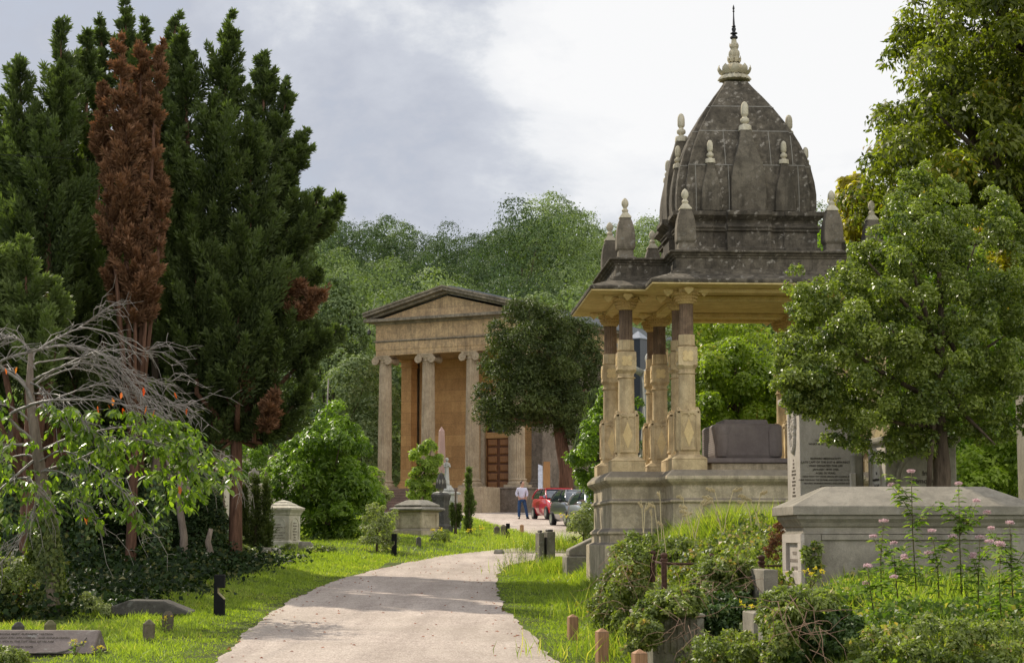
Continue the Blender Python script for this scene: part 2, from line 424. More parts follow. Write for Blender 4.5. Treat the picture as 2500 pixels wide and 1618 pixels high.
def edge(y, E, amp=0.028):
    return float(interp_edge(E, y)) + amp * (math.sin(y * 1.9 + E[0][0]) + 0.6 * math.sin(y * 5.3 + 1.7 * math.sin(y)) + _rng.uniform(-.9, .9))
sheet('path', 17, np.linspace(8, 60, 261), M_GRAVEL, 0.012, lambda y: (edge(y, PATH_L), edge(y, PATH_R)))
COURT_L = [(2.0, 56), (1.15, 60), (0.8, 63.5), (-0.6, 77), (-2.3, 96), (-6, 103), (-9, 110), (-9, 125)]
sheet('forecourt', 33, np.linspace(56.5, 118, 90), M_GRAVEL, 0.024, lambda y: (float(np.interp(y, [p[1] for p in COURT_L], [p[0] for p in COURT_L])) + 0.1 * math.sin(y * 2.3), 18))
# ------------------------------------------------------------------ leaf and grass materials
M_GRASS = leafmat('grass blade', (0.105, 0.160, 0.026), (0.330, 0.395, 0.070), (0.50, 0.44, 0.18), trans=0.42, rough=0.5, spec=0.35, transcol=(1.9, 2.1, 0.35))
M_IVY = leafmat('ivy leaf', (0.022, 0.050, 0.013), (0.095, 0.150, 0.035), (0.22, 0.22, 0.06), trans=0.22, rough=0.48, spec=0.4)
M_IVYSUN = leafmat('sunlit ivy leaf', (0.055, 0.088, 0.020), (0.30, 0.33, 0.10), (0.46, 0.30, 0.11), trans=0.34, rough=0.5, spec=0.4)  # lighter copy of the ivy leaf, with sunlight put into its colour
M_IVYDARK = leafmat('shaded ivy leaf', (0.007, 0.016, 0.005), (0.032, 0.055, 0.014), (0.09, 0.09, 0.03), trans=0.15, rough=0.6, spec=0.15)  # darker copy of the ivy leaf, with shade put into its colour
M_DRY = simple('dry stalk', (0.60, 0.50, 0.28), 0.7, 0.2, bump=0)
M_BARK = simple('bark', (0.105, 0.078, 0.055), 0.95, 0.1, var=0.55, scale=14, bump=0.9, stretch=(1, 1, 0.18), bd=0.04)
M_BARKRED = simple('red brown bark', (0.13, 0.070, 0.045), 0.95, 0.1, var=0.5, scale=18, bump=0.9, stretch=(1, 1, 0.12), bd=0.04)
M_BARKMID = simple('grey brown bark', (.19, .15, .115), .9, .15, var=.45, scale=14, bump=.7, stretch=(1, 1, .2), bd=.03)
M_BARKPALE = simple('silvery bark', (0.235, 0.205, 0.175), 0.6, 0.4, var=0.45, scale=16, bump=0.4, stretch=(1, 1, 1))
def scatter_grass(name, label, region, n, hfun, seed, wid=0.011, mat=M_GRASS, kind='stuff', lean=0.55):
    rng = np.random.default_rng(seed)
    x0, x1, y0, y1 = region
    x = rng.uniform(x0, x1, n); y = rng.uniform(y0, y1, n)
    h = hfun(x, y, rng)
    k = h > 0.015; x, y, h = x[k], y[k], h[k]; n = len(x)
    # tufts: vary height with low frequency noise
    tuft = 0.75 + 0.4 * np.sin(x * 5.3 + 1.3 * np.sin(y * 3.1)) * np.sin(y * 4.7 + np.sin(x * 2.9))
    h = h * np.clip(tuft, 0.35, 1.3) * rng.uniform(0.6, 1.25, n)
    P = np.column_stack([x, y, ground(x, y) - 0.01])
    D = unit(np.column_stack([rng.normal(0, lean * 0.6, n), rng.normal(0, lean * 0.6, n), np.ones(n)]))
    U = rdir(rng, n)
    w = wid * rng.uniform(0.7, 1.5, n) * (0.6 + 0.4 * np.clip(y / 25, 0.5, 2.6))
    V = leafquads(P, D, U, h, w, fold=0.1, mid=0.35)
    V = V.reshape(-1, 4, 3); bend = rng.normal(0, 0.28, (n, 2)) * h[:, None]; V[:, 2, :2] += bend; V[:, 2, 2] -= np.linalg.norm(bend, axis=1) * 0.25
    patch = 0.5 + 0.5 * np.sin(x * 1.1 + 2 * np.sin(y * 0.8)) * np.sin(y * 0.9 + x * 0.4)
    tint = np.clip(0.75 * rng.uniform(0, 1, n) + 0.25 * patch, 0, 1)
    return tag(fast_mesh(name, V.reshape(-1, 3), 4, mat, None, tint), label, 'grass' if kind == 'stuff' else None, None, kind)
def xl_(y): return np.interp(y, [p[1] for p in PATH_L], [p[0] for p in PATH_L])
def xr_(y): return np.interp(y, [p[1] for p in PATH_R], [p[0] for p in PATH_R])
def cl_(y): return np.interp(y, [p[1] for p in COURT_L], [p[0] for p in COURT_L])
def h_left(x, y, rng):
    d = xl_(np.minimum(y, 53)) - x
    wmax = np.interp(y, [18, 24, 29, 33, 44, 50, 56], [4.2, 3.3, 2.0, 1.5, 2.2, 3.0, 6.0])
    wmax = wmax * (1 + 0.2 * np.sin(y * 2.1))
    on = (d > -0.1 - 0.05 * rng.uniform(0, 1, len(x))) & (d < wmax + rng.normal(0, 0.25, len(x)))
    grave = (x < -4.35) & (y < 21.5)
    return on * np.clip(0.035 + 0.08 * d, 0.02, 0.13) * np.where(grave, 0.45, 1.0)
def h_tongue(x, y, rng):
    a = xl_(np.clip(y, 44, 60)); b = np.where(y > 56.5, cl_(y), 99)
    on = (x < np.minimum(np.where(y < 58, a, 99), b) + 0.15) & (x > -9)
    return on * 0.13
def h_right(x, y, rng):
    d = x - xr_(np.minimum(y, 50))
    tomb = (x > 2.5) & (y > 17.6) & (y < 20.2)
    return np.where(tomb, 0.5, 1.0) * (d > -0.12) * np.clip(0.04 + 0.11 * d, 0.02, np.where(y < 36, 0.24, 0.26)) * (d < 9)
scatter_grass('verge_grass', 'short bright green grass along the left edge of the path', (-8.5, -2.9, 12, 46), 150000, h_left, 1)
scatter_grass('meadow_grass', 'grass tongue between the curving path and the forecourt', (-9, 1.6, 44, 100), 80000, h_tongue, 2, wid=0.012)
scatter_grass('bank_grass', 'lush green grass covering the bank right of the path', (-0.5, 8, 9, 56), 230000, h_right, 3)
def ivy_carpet(name, label, region, n, mask, size, seed, mat=M_IVY, lift=0.12, cat='ivy', up=0.8):
    rng = np.random.default_rng(seed); x0, x1, y0, y1 = region
    x = rng.uniform(x0, x1, n); y = rng.uniform(y0, y1, n); k = mask(x, y, rng); x, y = x[k], y[k]; n = len(x)
    mound = lift * (1 + 0.8 * np.sin(x * 2.3 + np.sin(y * 1.7)) * np.sin(y * 1.9 + x))
    P = np.column_stack([x, y, ground(x, y) + mound * rng.uniform(0, 1, n)])
    U = unit(rdir(rng, n) * 0.8 + np.array([0, -0.25, up])); D = unit(np.cross(U, rdir(rng, n)))
    s = size * rng.uniform(0.6, 1.4, n)
    V = leafquads(P, D, U, s, s * 0.85)
    return tag(fast_mesh(name, V, 4, mat, None, rng.uniform(0, 1, n)), label, cat, None, 'stuff')
ivy_carpet('ivy_carpet', 'dark ivy and undergrowth beneath the conifers on the left', (-16, -3.5, 26, 62), 130000,
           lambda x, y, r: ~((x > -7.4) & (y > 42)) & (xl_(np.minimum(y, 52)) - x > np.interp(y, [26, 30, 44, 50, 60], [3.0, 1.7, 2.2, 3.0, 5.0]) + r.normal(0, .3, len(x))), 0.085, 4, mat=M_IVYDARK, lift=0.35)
# ------------------------------------------------------------------ domed mausoleum
M_CREAM = stone('cream finial stone', (.60, .54, .40), (.50, .44, .31), (.26, .22, .14), stain=.35, streak=.5, grain=60, topdark=None)
M_BATH = stone('bath stone', (.64, .50, .29), (.50, .375, .20), (.22, .15, .08), stain=.45, streak=.7, grain=60)
M_OCHRE = stone('ochre ceiling stone', (.84, .66, .33), (.72, .54, .25), (.46, .32, .14), stain=.5, streak=.3, grain=50)
M_BROWN = stone('brown shaft stone', (.27, .185, .12), (.165, .11, .07), (.06, .042, .03), stain=.5, streak=.9, grain=60)
M_DOME = stone('weathered dome stone', (.155, .130, .094), (.085, .071, .051), (.028, .024, .018), stain=.7, streak=.8, grain=45, lichen=.75, lichcol=(.36, .32, .26))
M_PLINTH = stone('plinth stone', (.57, .475, .32), (.43, .355, .235), (.18, .15, .095), stain=.55, streak=.85, grain=45, lichen=.12, topdark=(.17, .145, .115))
M_OCHREP = stone('carved panel stone', (.74, .56, .28), (.64, .46, .22), (.45, .31, .15), stain=.3, streak=.3, grain=60)
M_OCHREL = stone('capital stone', (.60, .43, .18), (.50, .34, .13), (.28, .18, .08), stain=.3, streak=.3, grain=60)
M_DOMEL = stone('weathered pinnacle stone', (.20, .168, .122), (.125, .104, .075), (.045, .038, .028), stain=.5, streak=.6, grain=45, lichen=.2)
M_SPIRE = stone('engaged spire stone', (.165, .140, .102), (.100, .083, .060), (.035, .03, .022), stain=.55, streak=.9, grain=45, lichen=.35, lichcol=(.32, .28, .23))
M_MORTAR = simple('pale mortar', (.26, .24, .20), .9, .1, bump=.1)
M_GREYST = stone('brown grey sarcophagus', (.22, .185, .165), (.17, .14, .125), (.09, .075, .07), stain=.3, streak=.3, grain=120, rough=.6)
MI, MO = 1.23, 2.13
MC = (3.99, 33.1)
def cross(o, a=MI, b=MO):
    a = a + o; b = b + o
    return [(-a, -b), (a, -b), (a, -a), (b, -a), (b, a), (a, a), (a, b), (-a, b), (-a, a), (-b, a), (-b, -a), (-a, -a)]
def sq(o, h): h = h + o; return [(-h, -h), (h, -h), (h, h), (-h, h)]
ZB = 1.0
maus = thing('domed_mausoleum', 'tall domed stone mausoleum with carved columns, wide eaves and a spiked dome', 'mausoleum', (MC[0], MC[1], ZB), R(3.1))
YA = MC[1] - MO
def za(py, Y=YA): return hz(py, Y) - ZB
# plinth
lv = [(.42, 0.0), (.42, za(1330)), (.40, za(1329)), (.33, za(1324)), (.33, za(1304)), (.36, za(1303)), (.36, za(1297)), (.29, za(1288)), (.29, za(1228)), (.33, za(1226)), (.33, za(1221)), (.29, za(1216)),
      (.29, za(1186)), (.31, za(1183)), (.37, za(1176)), (.40, za(1170)), (.40, za(1163)), (.30, za(1148)), (.10, za(1147))]
MB().stack(cross, lv).build('plinth', M_PLINTH, maus, bevel=.012, seg=2)
ZP = za(1147.5)
# columns
zc = {k: za(v) for k, v in dict(b0=1147, b1=1122, f1=1110, p1=1005, s1=915, r1=911, q0=893, q1=850, r2=845, o0=843, o1=819, f2=744, c2=716).items()}
def fl(r, n=64, fl_=16, fd=.10): pass
def mk_column(x, y):
    cm = MB()
    cm.lathe([(.145, zc['p1'] - .01), (.140, zc['p1'] + .03), (.135, zc['s1'] - .05), (.135, zc['s1'])], 24)
    cm.lathe([(.135, zc['s1']), (.158, zc['s1'] + .008), (.160, zc['s1'] + .02), (.14, zc['r1'] + .005)], 24)
    # swelling under the square block
    a, b = zc['r1'], zc['q0']
    cm.lathe([(.135, a), (.14, a + (b - a) * .45), (.185, b - .012), (.185, b)], 8, ph=PI / 8)
    h = .157
    cm.loft([[(x_, y_, z_) for x_, y_ in sq(0, hh)] for hh, z_ in ((h - .02, zc['q0'] - .02), (h, zc['q0']), (h, zc['q1']), (h - .015, zc['q1'] + .012))])
    cm.lathe([(.12, zc['q1'] + .012), (.12, zc['r2'] - .005), (.148, zc['r2']), (.148, zc['r2'] + .012), (.13, zc['o0'])], 24)
    cm.lathe([(.142, zc['o0']), (.142, zc['o1'])], 8, ph=PI / 8)
    # leaf acroteria at the foot of the shaft
    for k in range(4):
        an = k * PI / 2; ca, sa = math.cos(an), math.sin(an)
        q = MB(); q.prism([(-.05, 0), (.05, 0), (.035, .035), (0, .075), (-.035, .035)], -.02, .02); q.sphere((0, -.025, .028), .018, 8, 5)
        q.xf(Matrix.Translation((0, 0, zc['p1'])) @ Matrix.Rotation(an, 4, 'Z') @ Matrix.Translation((0, -.155, 0)))
        cm.add(q.v, q.f)
        q = MB(); q.prism([(-.03, 0), (.03, 0), (0, .06)], -.02, .02)
        q.xf(Matrix.Translation((0, 0, zc['p1'])) @ Matrix.Rotation(an + PI / 4, 4, 'Z') @ Matrix.Translation((0, -.215, 0))); cm.add(q.v, q.f)
    c = cm.build('column', M_BATH, maus, smooth='auto', angle=30)
    c.location = (x, y, 0)
    fs = MB().lathe([(.120, zc['o1'] - .002), (.116, zc['o1'] + .02), (.112, zc['f2'] - .03), (.116, zc['f2'])], 128, flute=16, fd=.13)
    fs.build('fluted_shaft', M_BROWN, c, smooth='auto', angle=50)
    # pedestal
    pm = MB()
    pm.box(-.28, .28, -.28, .28, zc['b0'] - .01, zc['b1'])
    pm.loft([[(a_, b_, z_) for a_, b_ in sq(0, hh)] for hh, z_ in ((.285, zc['b1']), (.285, zc['b1'] + .012), (.20, zc['f1'] - .01), (.175, zc['f1']), (.175, zc['f1'] + .04), (.165, zc['f1'] + .05))])
    z0, z1 = zc['f1'] + .045, zc['p1']
    # core with chamfered corners
    hw = .178; ch = .035
    octp = [(-hw + ch, -hw), (hw - ch, -hw), (hw, -hw + ch), (hw, hw - ch), (hw - ch, hw), (-hw + ch, hw), (-hw, hw - ch), (-hw, -hw + ch)]
    pm.loft([[(a_, b_, z_) for a_, b_ in octp] for z_ in (z0, z1 - .03)])
    for k in range(4):
        q = MB(); w = .142
        q.box(-w, -w + .026, -.198, -.17, z0 + .02, z1 - .005); q.box(w - .026, w, -.198, -.17, z0 + .02, z1 - .005)
        q.box(-w + .026, w - .026, -.197, -.17, z0 + .02, z0 + .05); q.box(-w + .026, w - .026, -.197, -.17, z1 - .045, z1 - .006)
        q.prism([(-w + .026, z1 - .045), (-w + .07, z1 - .045), (-w + .05, z1 - .062), (-w + .026, z1 - .085)], -.194, -.17)
        q.prism([(w - .026, z1 - .045), (w - .07, z1 - .045), (w - .05, z1 - .062), (w - .026, z1 - .085)], -.194, -.17)
        q.sphere((0, -.19, z1 - .062), .02, 10, 6)
        q.xf(Matrix.Rotation(k * PI / 2, 4, 'Z')); pm.add(q.v, q.f)
    pm.box(-.192, .192, -.192, .192, z1 - .004, z1 + .018, .02)
    pm.build('pedestal', M_BATH, c, bevel=.006)
    zm = (z0 + z1) / 2 - .02; hh = (z1 - z0) / 2 - .10
    global DIA, QUA
    for k in range(4):
        if DIA is None:
            DIA = MB().prism([(0, -hh), (.082, 0), (0, hh), (-.082, 0)], -.186, -.17).build('diamond_panel', M_OCHREP, c)
            q = MB(); n = 48
            q.prism([((.058 + .045 * abs(math.sin(2 * PI * t / n * 2)) ** .8) * math.cos(2 * PI * t / n), (.058 + .045 * abs(math.sin(2 * PI * t / n * 2)) ** .8) * math.sin(2 * PI * t / n)) for t in range(n)], -.168, -.15)
            QUA = q.build('quatrefoil', M_OCHREP, c); d1, d2 = DIA, QUA
        else: d1, d2 = dup(DIA, parent=c), dup(QUA, parent=c)
        d1.location = (0, 0, zm); d1.rotation_euler = (0, 0, k * PI / 2)
        d2.location = (0, 0, (zc['q0'] + zc['q1']) / 2); d2.rotation_euler = (0, 0, k * PI / 2)
    # capital: stacked beaded rings
    cp = MB(); z0 = zc['f2']; H = zc['c2'] - z0
    prof = [(.122, 0), (.135, .04), (.138, .14), (.150, .2), (.162, .36), (.156, .40), (.170, .46), (.183, .62), (.176, .66), (.192, .72), (.210, .86), (.212, .97), (.200, 1.0)]
    cp.lathe([(r, z0 + t * H) for r, t in prof], 40)
    for r, t, nb in ((.163, .30, 20), (.184, .54, 24), (.208, .82, 28)):
        for k in range(nb):
            an = 2 * PI * k / nb; cp.sphere((r * math.cos(an), r * math.sin(an), z0 + t * H), (.016, .016, .021), 6, 4)
    cp.build('capital', M_OCHREL, c, smooth='auto', angle=40)
    # brackets with pendants above the capital
    bk = MB(); zt = ZSOF - .004
    zb = zc['c2']
    bk.box(-.13, .13, -.13, .13, zb, zt)
    for k in range(4):
        q = MB(); q.box(-.065, .065, -.36, -.125, zb + .04, zt - .002)
        q.loft([[(a_ + 0, b_ - .30, z_) for a_, b_ in sq(0, hh)] for hh, z_ in ((.006, zb - .06), (.075, zb + .01), (.075, zb + .045), (.06, zb + .055))])
        q.xf(Matrix.Rotation(k * PI / 2, 4, 'Z')); bk.add(q.v, q.f)
    bk.build('bracket', M_OCHRE, c)
    return c


ZSOF = za(693, 30.3)

DIA = QUA = None
first = None
for sx_ in (-1, 1):
    for sy_ in (-1, 1):
        for (px_, py_) in ((MI, MO), (MI, MI), (MO, MI)):
            if first is None: first = mk_column(sx_ * px_, sy_ * py_)
            else:
                dup(first, (sx_ * px_, sy_ * py_, 0), parent=maus)
# beams + ceiling
bm_ = MB()
for s in (-1, 1):
    bm_.box(-MI - .1, MI + .1, s * MO - .1, s * MO + .1, ZSOF - .07, ZSOF - .003)
    bm_.box(-MI - .1, MI + .1, s * MI - .09, s * MI + .09, ZSOF - .10, ZSOF - .006)
    bm_.box(s * MO - .1, s * MO + .1, -MI - .1, MI + .1, ZSOF - .07, ZSOF - .003)
    bm_.box(s * MI - .09, s * MI + .09, -MI - .1 + .2, MI + .1 - .2, ZSOF - .103, ZSOF - .009)
bm_.build('beam', M_OCHRE, maus, bevel=.01)
EV = .66
MB().stack(cross, [(EV - .02, ZSOF - .002), (EV - .012, ZSOF + .02)]).build('soffit', M_OCHRE, maus)
def zf(py): return za(py, 30.72)
EZ = ZSOF + .02
MB().stack(cross, [(EV, EZ), (EV + .012, EZ + .055), (EV - .02, EZ + .075), (.30, zf(669)), (.2, zf(668))]).build('eave', M_DOME, maus, bevel=.01)
MB().stack(cross, [(.29, zf(670)), (.29, zf(665)), (.24, zf(663)), (.24, zf(658)), (.19, zf(656)), (.19, zf(630)), (.215, zf(629)), (.215, zf(625)), (.25, zf(623)), (.25, zf(620)), (.30, zf(617)), (.30, zf(612.5)), (.1, zf(611.5))]).build('parapet', M_DOME, maus, bevel=.008)
ZPL = zf(611.8)
# drum
def zd(py, h=1.2): return hz(py, MC[1] - h) - ZB
def drum_poly(o, h=1.19):
    b = h + o; p = .07; w1, w2 = .36, .44
    def side(): return [(-b, -b), (-w2 - .3, -b), (-w2 - .3, -b + .0), (-w1, -b), (-w1, -b - p), (w1, -b - p), (w1, -b), (b, -b)]
    pts = []
    for k in range(4):
        ca, sa = math.cos(k * PI / 2), math.sin(k * PI / 2)
        for x, y in [(-b, -b), (-.62, -b), (-.60, -b + .035), (-.40, -b + .035), (-.38, -b - p), (.38, -b - p), (.40, -b + .035), (.60, -b + .035), (.62, -b)]:
            pts.append((x * ca - y * sa, x * sa + y * ca))
    return pts
MB().stack(drum_poly, [(.05, ZPL - .01), (.05, zd(606)), (.0, zd(603)), (.0, zd(567)), (.04, zd(565)), (.04, zd(560)), (.07, zd(556)), (.02, zd(549)), (-.02, zd(545)), (.0, zd(540)), (.09, zd(531)), (.12, zd(528)), (.12, zd(518)), (.02, zd(516))]).build('drum', M_DOME, maus, bevel=.006)
# dome
DP = [(516, 1.20), (500, 1.215), (470, 1.215), (440, 1.19), (403, 1.135), (375, 1.07), (345, .98), (320, .885), (290, .745), (260, .59), (235, .44), (212, .285), (198, .205)]
def dz(py, h): return hz(py, MC[1] - h) - ZB
rings = []
for py, h in DP:
    rings.append([(x, y, dz(py, h)) for x, y in cross(0, h * .885, h)])
# densify
dm = MB()
rr = []
for i in range(len(rings) - 1):
    A, B = np.array(rings[i]), np.array(rings[i + 1])
    for t in (0, .5): rr.append(A * (1 - t) + B * t)
rr.append(np.array(rings[-1]))
dm.loft([[tuple(p) for p in r] for r in rr]).build('dome', M_DOME, maus, bevel=.012)
def dome_h(py): return float(np.interp(-py, [-p for p, _ in DP], [h for _, h in DP]))
jm = MB()
for py in (403, 320, 260):
    for d in (1.4,):
        h0, h1 = dome_h(py + .9), dome_h(py - .9)
        jm.loft([[(x, y, dz(py + .9, h0)) for x, y in cross(.004, h0 * .885, h0)], [(x, y, dz(py - .9, h1)) for x, y in cross(.004, h1 * .885, h1)]])
for k in range(4):
    for xo, p0, p1 in ((-.37, 403, 320), (.42, 403, 320), (.80, 403, 330), (-.9, 516, 403), (.88, 516, 403), (-.33, 516, 403)):
        q = MB(); n = 6; ring = []
        for j in range(n + 1):
            py = p0 + (p1 - p0) * j / n; h = dome_h(py); z = dz(py, h)
            ring.append([(xo - .006, -h - .005, z), (xo + .006, -h - .005, z), (xo + .006, -h + .03, z), (xo - .006, -h + .03, z)])
        q.loft(ring); q.xf(Matrix.Rotation(k * PI / 2, 4, 'Z')); jm.add(q.v, q.f)
jm.build('mortar_joint', M_MORTAR, maus)
# engaged spires and their finials
def acorn(parent, x, y, z, s):
    q = MB()
    q.lathe([(.118 * s, 0), (.112 * s, .085 * s), (.10 * s, .10 * s)], 8, (x, y, z), ph=PI / 8)
    q.lathe([(.05 * s, .095 * s), (.042 * s, .13 * s), (.075 * s, .155 * s), (.082 * s, .185 * s), (.075 * s, .215 * s), (.045 * s, .235 * s), (.04 * s, .26 * s), (.062 * s, .285 * s),
             (.066 * s, .31 * s), (.066 * s, .40 * s), (.058 * s, .46 * s), (.035 * s, .505 * s), (.008 * s, .52 * s)], 16, (x, y, z))
    return q
for k in range(4):
    for kind, xo, hw0, top, s in (('main', 0, .30, 318, 1.0), ('small', -.64, .175, 402, .78), ('small', .64, .175, 402, .78)):
        zt = dz(top, 1.0); z0 = dz(516, 1.22); Hh = zt - z0
        prof = [(0, 1.0, 1.275), (.2, 1.03, 1.285), (.42, .98, 1.27), (.6, .80, 1.235), (.78, .52, 1.17), (.92, .36, 1.10), (1.0, .33, 1.07)] if kind == 'main' else \
               [(0, 1.0, 1.26), (.2, 1.02, 1.27), (.42, .95, 1.265), (.6, .76, 1.25), (.78, .52, 1.225), (.92, .38, 1.20), (1.0, .36, 1.19)]
        q = MB(); q.loft([[(xo - hw0 * w, -vf, z0 + t * Hh), (xo + hw0 * w, -vf, z0 + t * Hh), (xo + hw0 * w, -.55, z0 + t * Hh), (xo - hw0 * w, -.55, z0 + t * Hh)] for t, w, vf in prof])
        # raised border strips on the panel edge
        M4 = Matrix.Rotation(k * PI / 2, 4, 'Z')
        q.xf(M4)
        sp = q.build('engaged_spire', M_SPIRE, maus, bevel=.012)
        fy = -(prof[-1][2] - hw0 * prof[-1][1])
        a = acorn(None, xo, fy, zt - .01, s); a.xf(M4); a.build('finial', M_CREAM, sp, smooth='auto', angle=40)
# pinnacles on the parapet
def zpn(py): return za(py, YA)
pn = None
for sx_ in (-1, 1):
    for sy_ in (-1, 1):
        for (x, y) in ((MI, MO), (MO, MI)):
            if pn is None:
                q = MB()
                b0 = ZPL - .004; zz = [b0, zpn(598), zpn(596), zpn(590), zpn(586)]
                lv = [(.17, b0), (.17, b0 + .03), (.13, b0 + .05), (.125, zpn(597)), (.15, zpn(592)), (.158, zpn(588)), (.158, zpn(580)), (.155, zpn(560)), (.14, zpn(540)), (.115, zpn(525)), (.085, zpn(513))]
                q.loft([[(a, b, z) for a, b in sq(0, h)] for h, z in lv]); pn = q.build('pinnacle', M_DOMEL, maus, bevel=.008)
                c = MB(); c.loft([[(a, b, z) for a, b in sq(0, h)] for h, z in ((.10, zpn(514)), (.10, zpn(511.5)), (.045, zpn(500)))])
                zt = zpn(500); U_ = zpn(463) - zt
                c.lathe([(.04, zt - .01), (.046, zt + .02 * U_), (.058, zt + .16 * U_), (.03, zt + .30 * U_), (.034, zt + .36 * U_), (.052, zt + .45 * U_), (.062, zt + .58 * U_), (.058, zt + .74 * U_), (.036, zt + .9 * U_), (.006, zt + U_)], 14)
                c.build('finial', M_CREAM, pn, smooth='auto', angle=40); pn.location = (sx_ * x, sy_ * y, 0)
            else: dup(pn, (sx_ * x, sy_ * y, 0), parent=maus)
# crowning finial
def zt_(py): return hz(py, MC[1]) - ZB
k_ = 33.9 / 4600
P_ = lambda L_: [(r * k_, zt_(y)) for y, r in L_]
q = MB().lathe(P_([(199, 30), (197, 41), (194, 41), (189, 36), (183, 27), (178, 21), (174, 19), (170, 22)]), 96, flute=16, fd=.13)
q.lathe(P_([(172, 18), (165, 22), (160, 21), (157, 14), (152, 9), (150, 9), (147, 15), (144, 16), (141, 12), (138, 13), (133, 14), (127, 13), (122, 9), (117, 9), (115, 10), (113, 8), (109, 8), (106, 7), (94, 5.5)]), 80, flute=10, fd=.16)
for (nn, r0, r1, z0_, z1_, wd_) in ((10, 17, 41, 178, 163, .075), (8, 10, 17, 150, 139, .035), (6, 7, 11.5, 116, 107, .022)):
    for k in range(nn):
        an = 2 * PI * k / nn + .2
        p = MB(); A = zt_(z0_); B = zt_(z1_); r0m, r1m = r0 * k_, r1 * k_
        pts = [(r0m, A), (r0m + (r1m - r0m) * .5, A - .03 * (r1m / .3)), (r0m + (r1m - r0m) * .85, A + (B - A) * .1), (r1m, A + (B - A) * .55), (r1m * .97, B)]
        ring = []
        for j, (r, z) in enumerate(pts):
            w = wd_ * (1, 1.25, 1.1, .75, .15)[j]; t = .012
            ring.append([(r, -w, z), (r + .002, 0, z - .02), (r, w, z), (r - t, 0, z + t)])
        p.loft(ring); p.xf(Matrix.Rotation(an, 4, 'Z')); q.add(p.v, p.f)
q.build('crowning_finial', M_CREAM, maus, smooth='auto', angle=50)
MB().lathe(P_([(96, 7), (94, 9.5), (91, 9.5), (88, 6), (85, 4), (83, 9), (81, 8.5), (79, 4), (77, 4), (73, 5.5), (69, 5), (67, 3), (65, 5.5), (64, 4), (62, 3), (40, 1.6), (30, 1.5), (28, 3), (26.5, 1.6), (24, 1.6), (22, 3), (18, 2.2), (12, .3)]), 16).build('iron_spike', simple('black iron', (.015, .014, .016), .5, .5), maus, smooth='auto')
# sarcophagus inside
sar = thing('sarcophagus', 'low brown-grey stone sarcophagus on a broad slab inside the domed mausoleum', 'sarcophagus', (4.03, 33.15, ZB + ZP), R(3.1))
zs = lambda py: hz(py, 32.5) - ZB - ZP
MB().box(-.68, .68, -.95, .95, 0, zs(1131)).build('base', M_PLINTH, sar, bevel=.01)
MB().box(-.82, .98, -1.0, 1.0, zs(1131), zs(1127) + .05).build('slab', M_GREYST, sar, bevel=.012, seg=2)
q = MB(); zb = zs(1119)
q.loft([[(x, y, z) for x, y in ((-a, -b), (a, -b), (a, b), (-a, b))] for a, b, z in ((.56, .70, zb), (.585, .72, zb + .06), (.585, .72, zs(1040)), (.54, .68, zs(1034)))])
for s in (-1, 1):
    q.loft([[(s * .46 + .11 * math.cos(t * PI / 6) * w, -.715 - .055 * math.sin(t * PI / 6) * w, z) for t in range(7)] for w, z in ((.8, zb + .03), (1.0, zb + .1), (1.05, zs(1055)), (.95, zs(1042)), (.7, zs(1038)))], close=True)
q.build('coffin', M_GREYST, sar, bevel=.015, seg=2)
MB().box(-.40, .40, -.5, .5, zs(1036), zs(1022), .03).build('lid', M_GREYST, sar, bevel=.01)
q = MB()
for i in range(13):
    q.box(-.5875, -.58, -.60, .60 - (.2 if i % 4 == 3 else 0), zs(1103) + i * .034, zs(1103) + i * .034 + .012)
q.build('inscription', simple('worn lettering', (.30, .26, .24), .8, .2), sar)
# ------------------------------------------------------------------ chapel with portico
M_CH = stone('chapel stone', (.60, .41, .215), (.46, .305, .16), (.19, .14, .09), stain=.6, streak=.8, grain=18, courses=(1.9, .86), topdark=(.13, .11, .085))
M_CHW = stone('chapel wall stone', (.60, .34, .14), (.50, .275, .11), (.27, .15, .07), stain=.2, streak=.3, grain=14, courses=(2.4, .68))
M_CHD = stone('dark cornice stone', (.34, .28, .20), (.22, .18, .13), (.08, .07, .055), stain=.7, streak=.6, grain=14, lichen=.5, lichcol=(.33, .30, .24), topdark=(.16, .14, .11))
M_CHS = stone('grey column stone', (.50, .39, .26), (.40, .305, .195), (.19, .145, .10), stain=.35, streak=.6, grain=18)
M_POD = stone('podium and shaded side stone', (.24, .19, .145), (.15, .12, .09), (.06, .05, .04), stain=.5, streak=.4, grain=14)
M_STEP = stone('red brown step', (.21, .135, .10), (.15, .10, .075), (.07, .05, .04), stain=.4, streak=.1, grain=14)
M_LEAD = simple('lead roof', (.16, .17, .19), .45, .5, bump=.1)
M_WOOD = simple('varnished door wood', (.30, .125, .035), .45, .5, var=.3, scale=5, stretch=(6, 6, .5), bump=.1)
M_WOODD = simple('dark door frame wood', (.15, .055, .018), .5, .4, var=.3, scale=5, stretch=(6, 6, .5), bump=.1)
M_GLASSD = simple('dark window glass', (.01, .012, .014), .08, .6, bump=0)
CO = Vector((xp(939, 112.4, 5), 112.4)); CR = -R(28.1)
ZC0 = 3.45
chap = thing('chapel', 'classical sandstone chapel with ionic columns and a triangular pediment behind the yew', 'chapel', (CO.x, CO.y, ZC0), CR)
def zc_(py, Y=109.5): return hz(py, Y) - ZC0
zFl = zc_(1191); zCap = zc_(857, 109.2); zTa = zc_(819, 109); zFr = zc_(777, 108.5); zCo = zFr + .42
S_ = 2.99; XR = 3 * S_
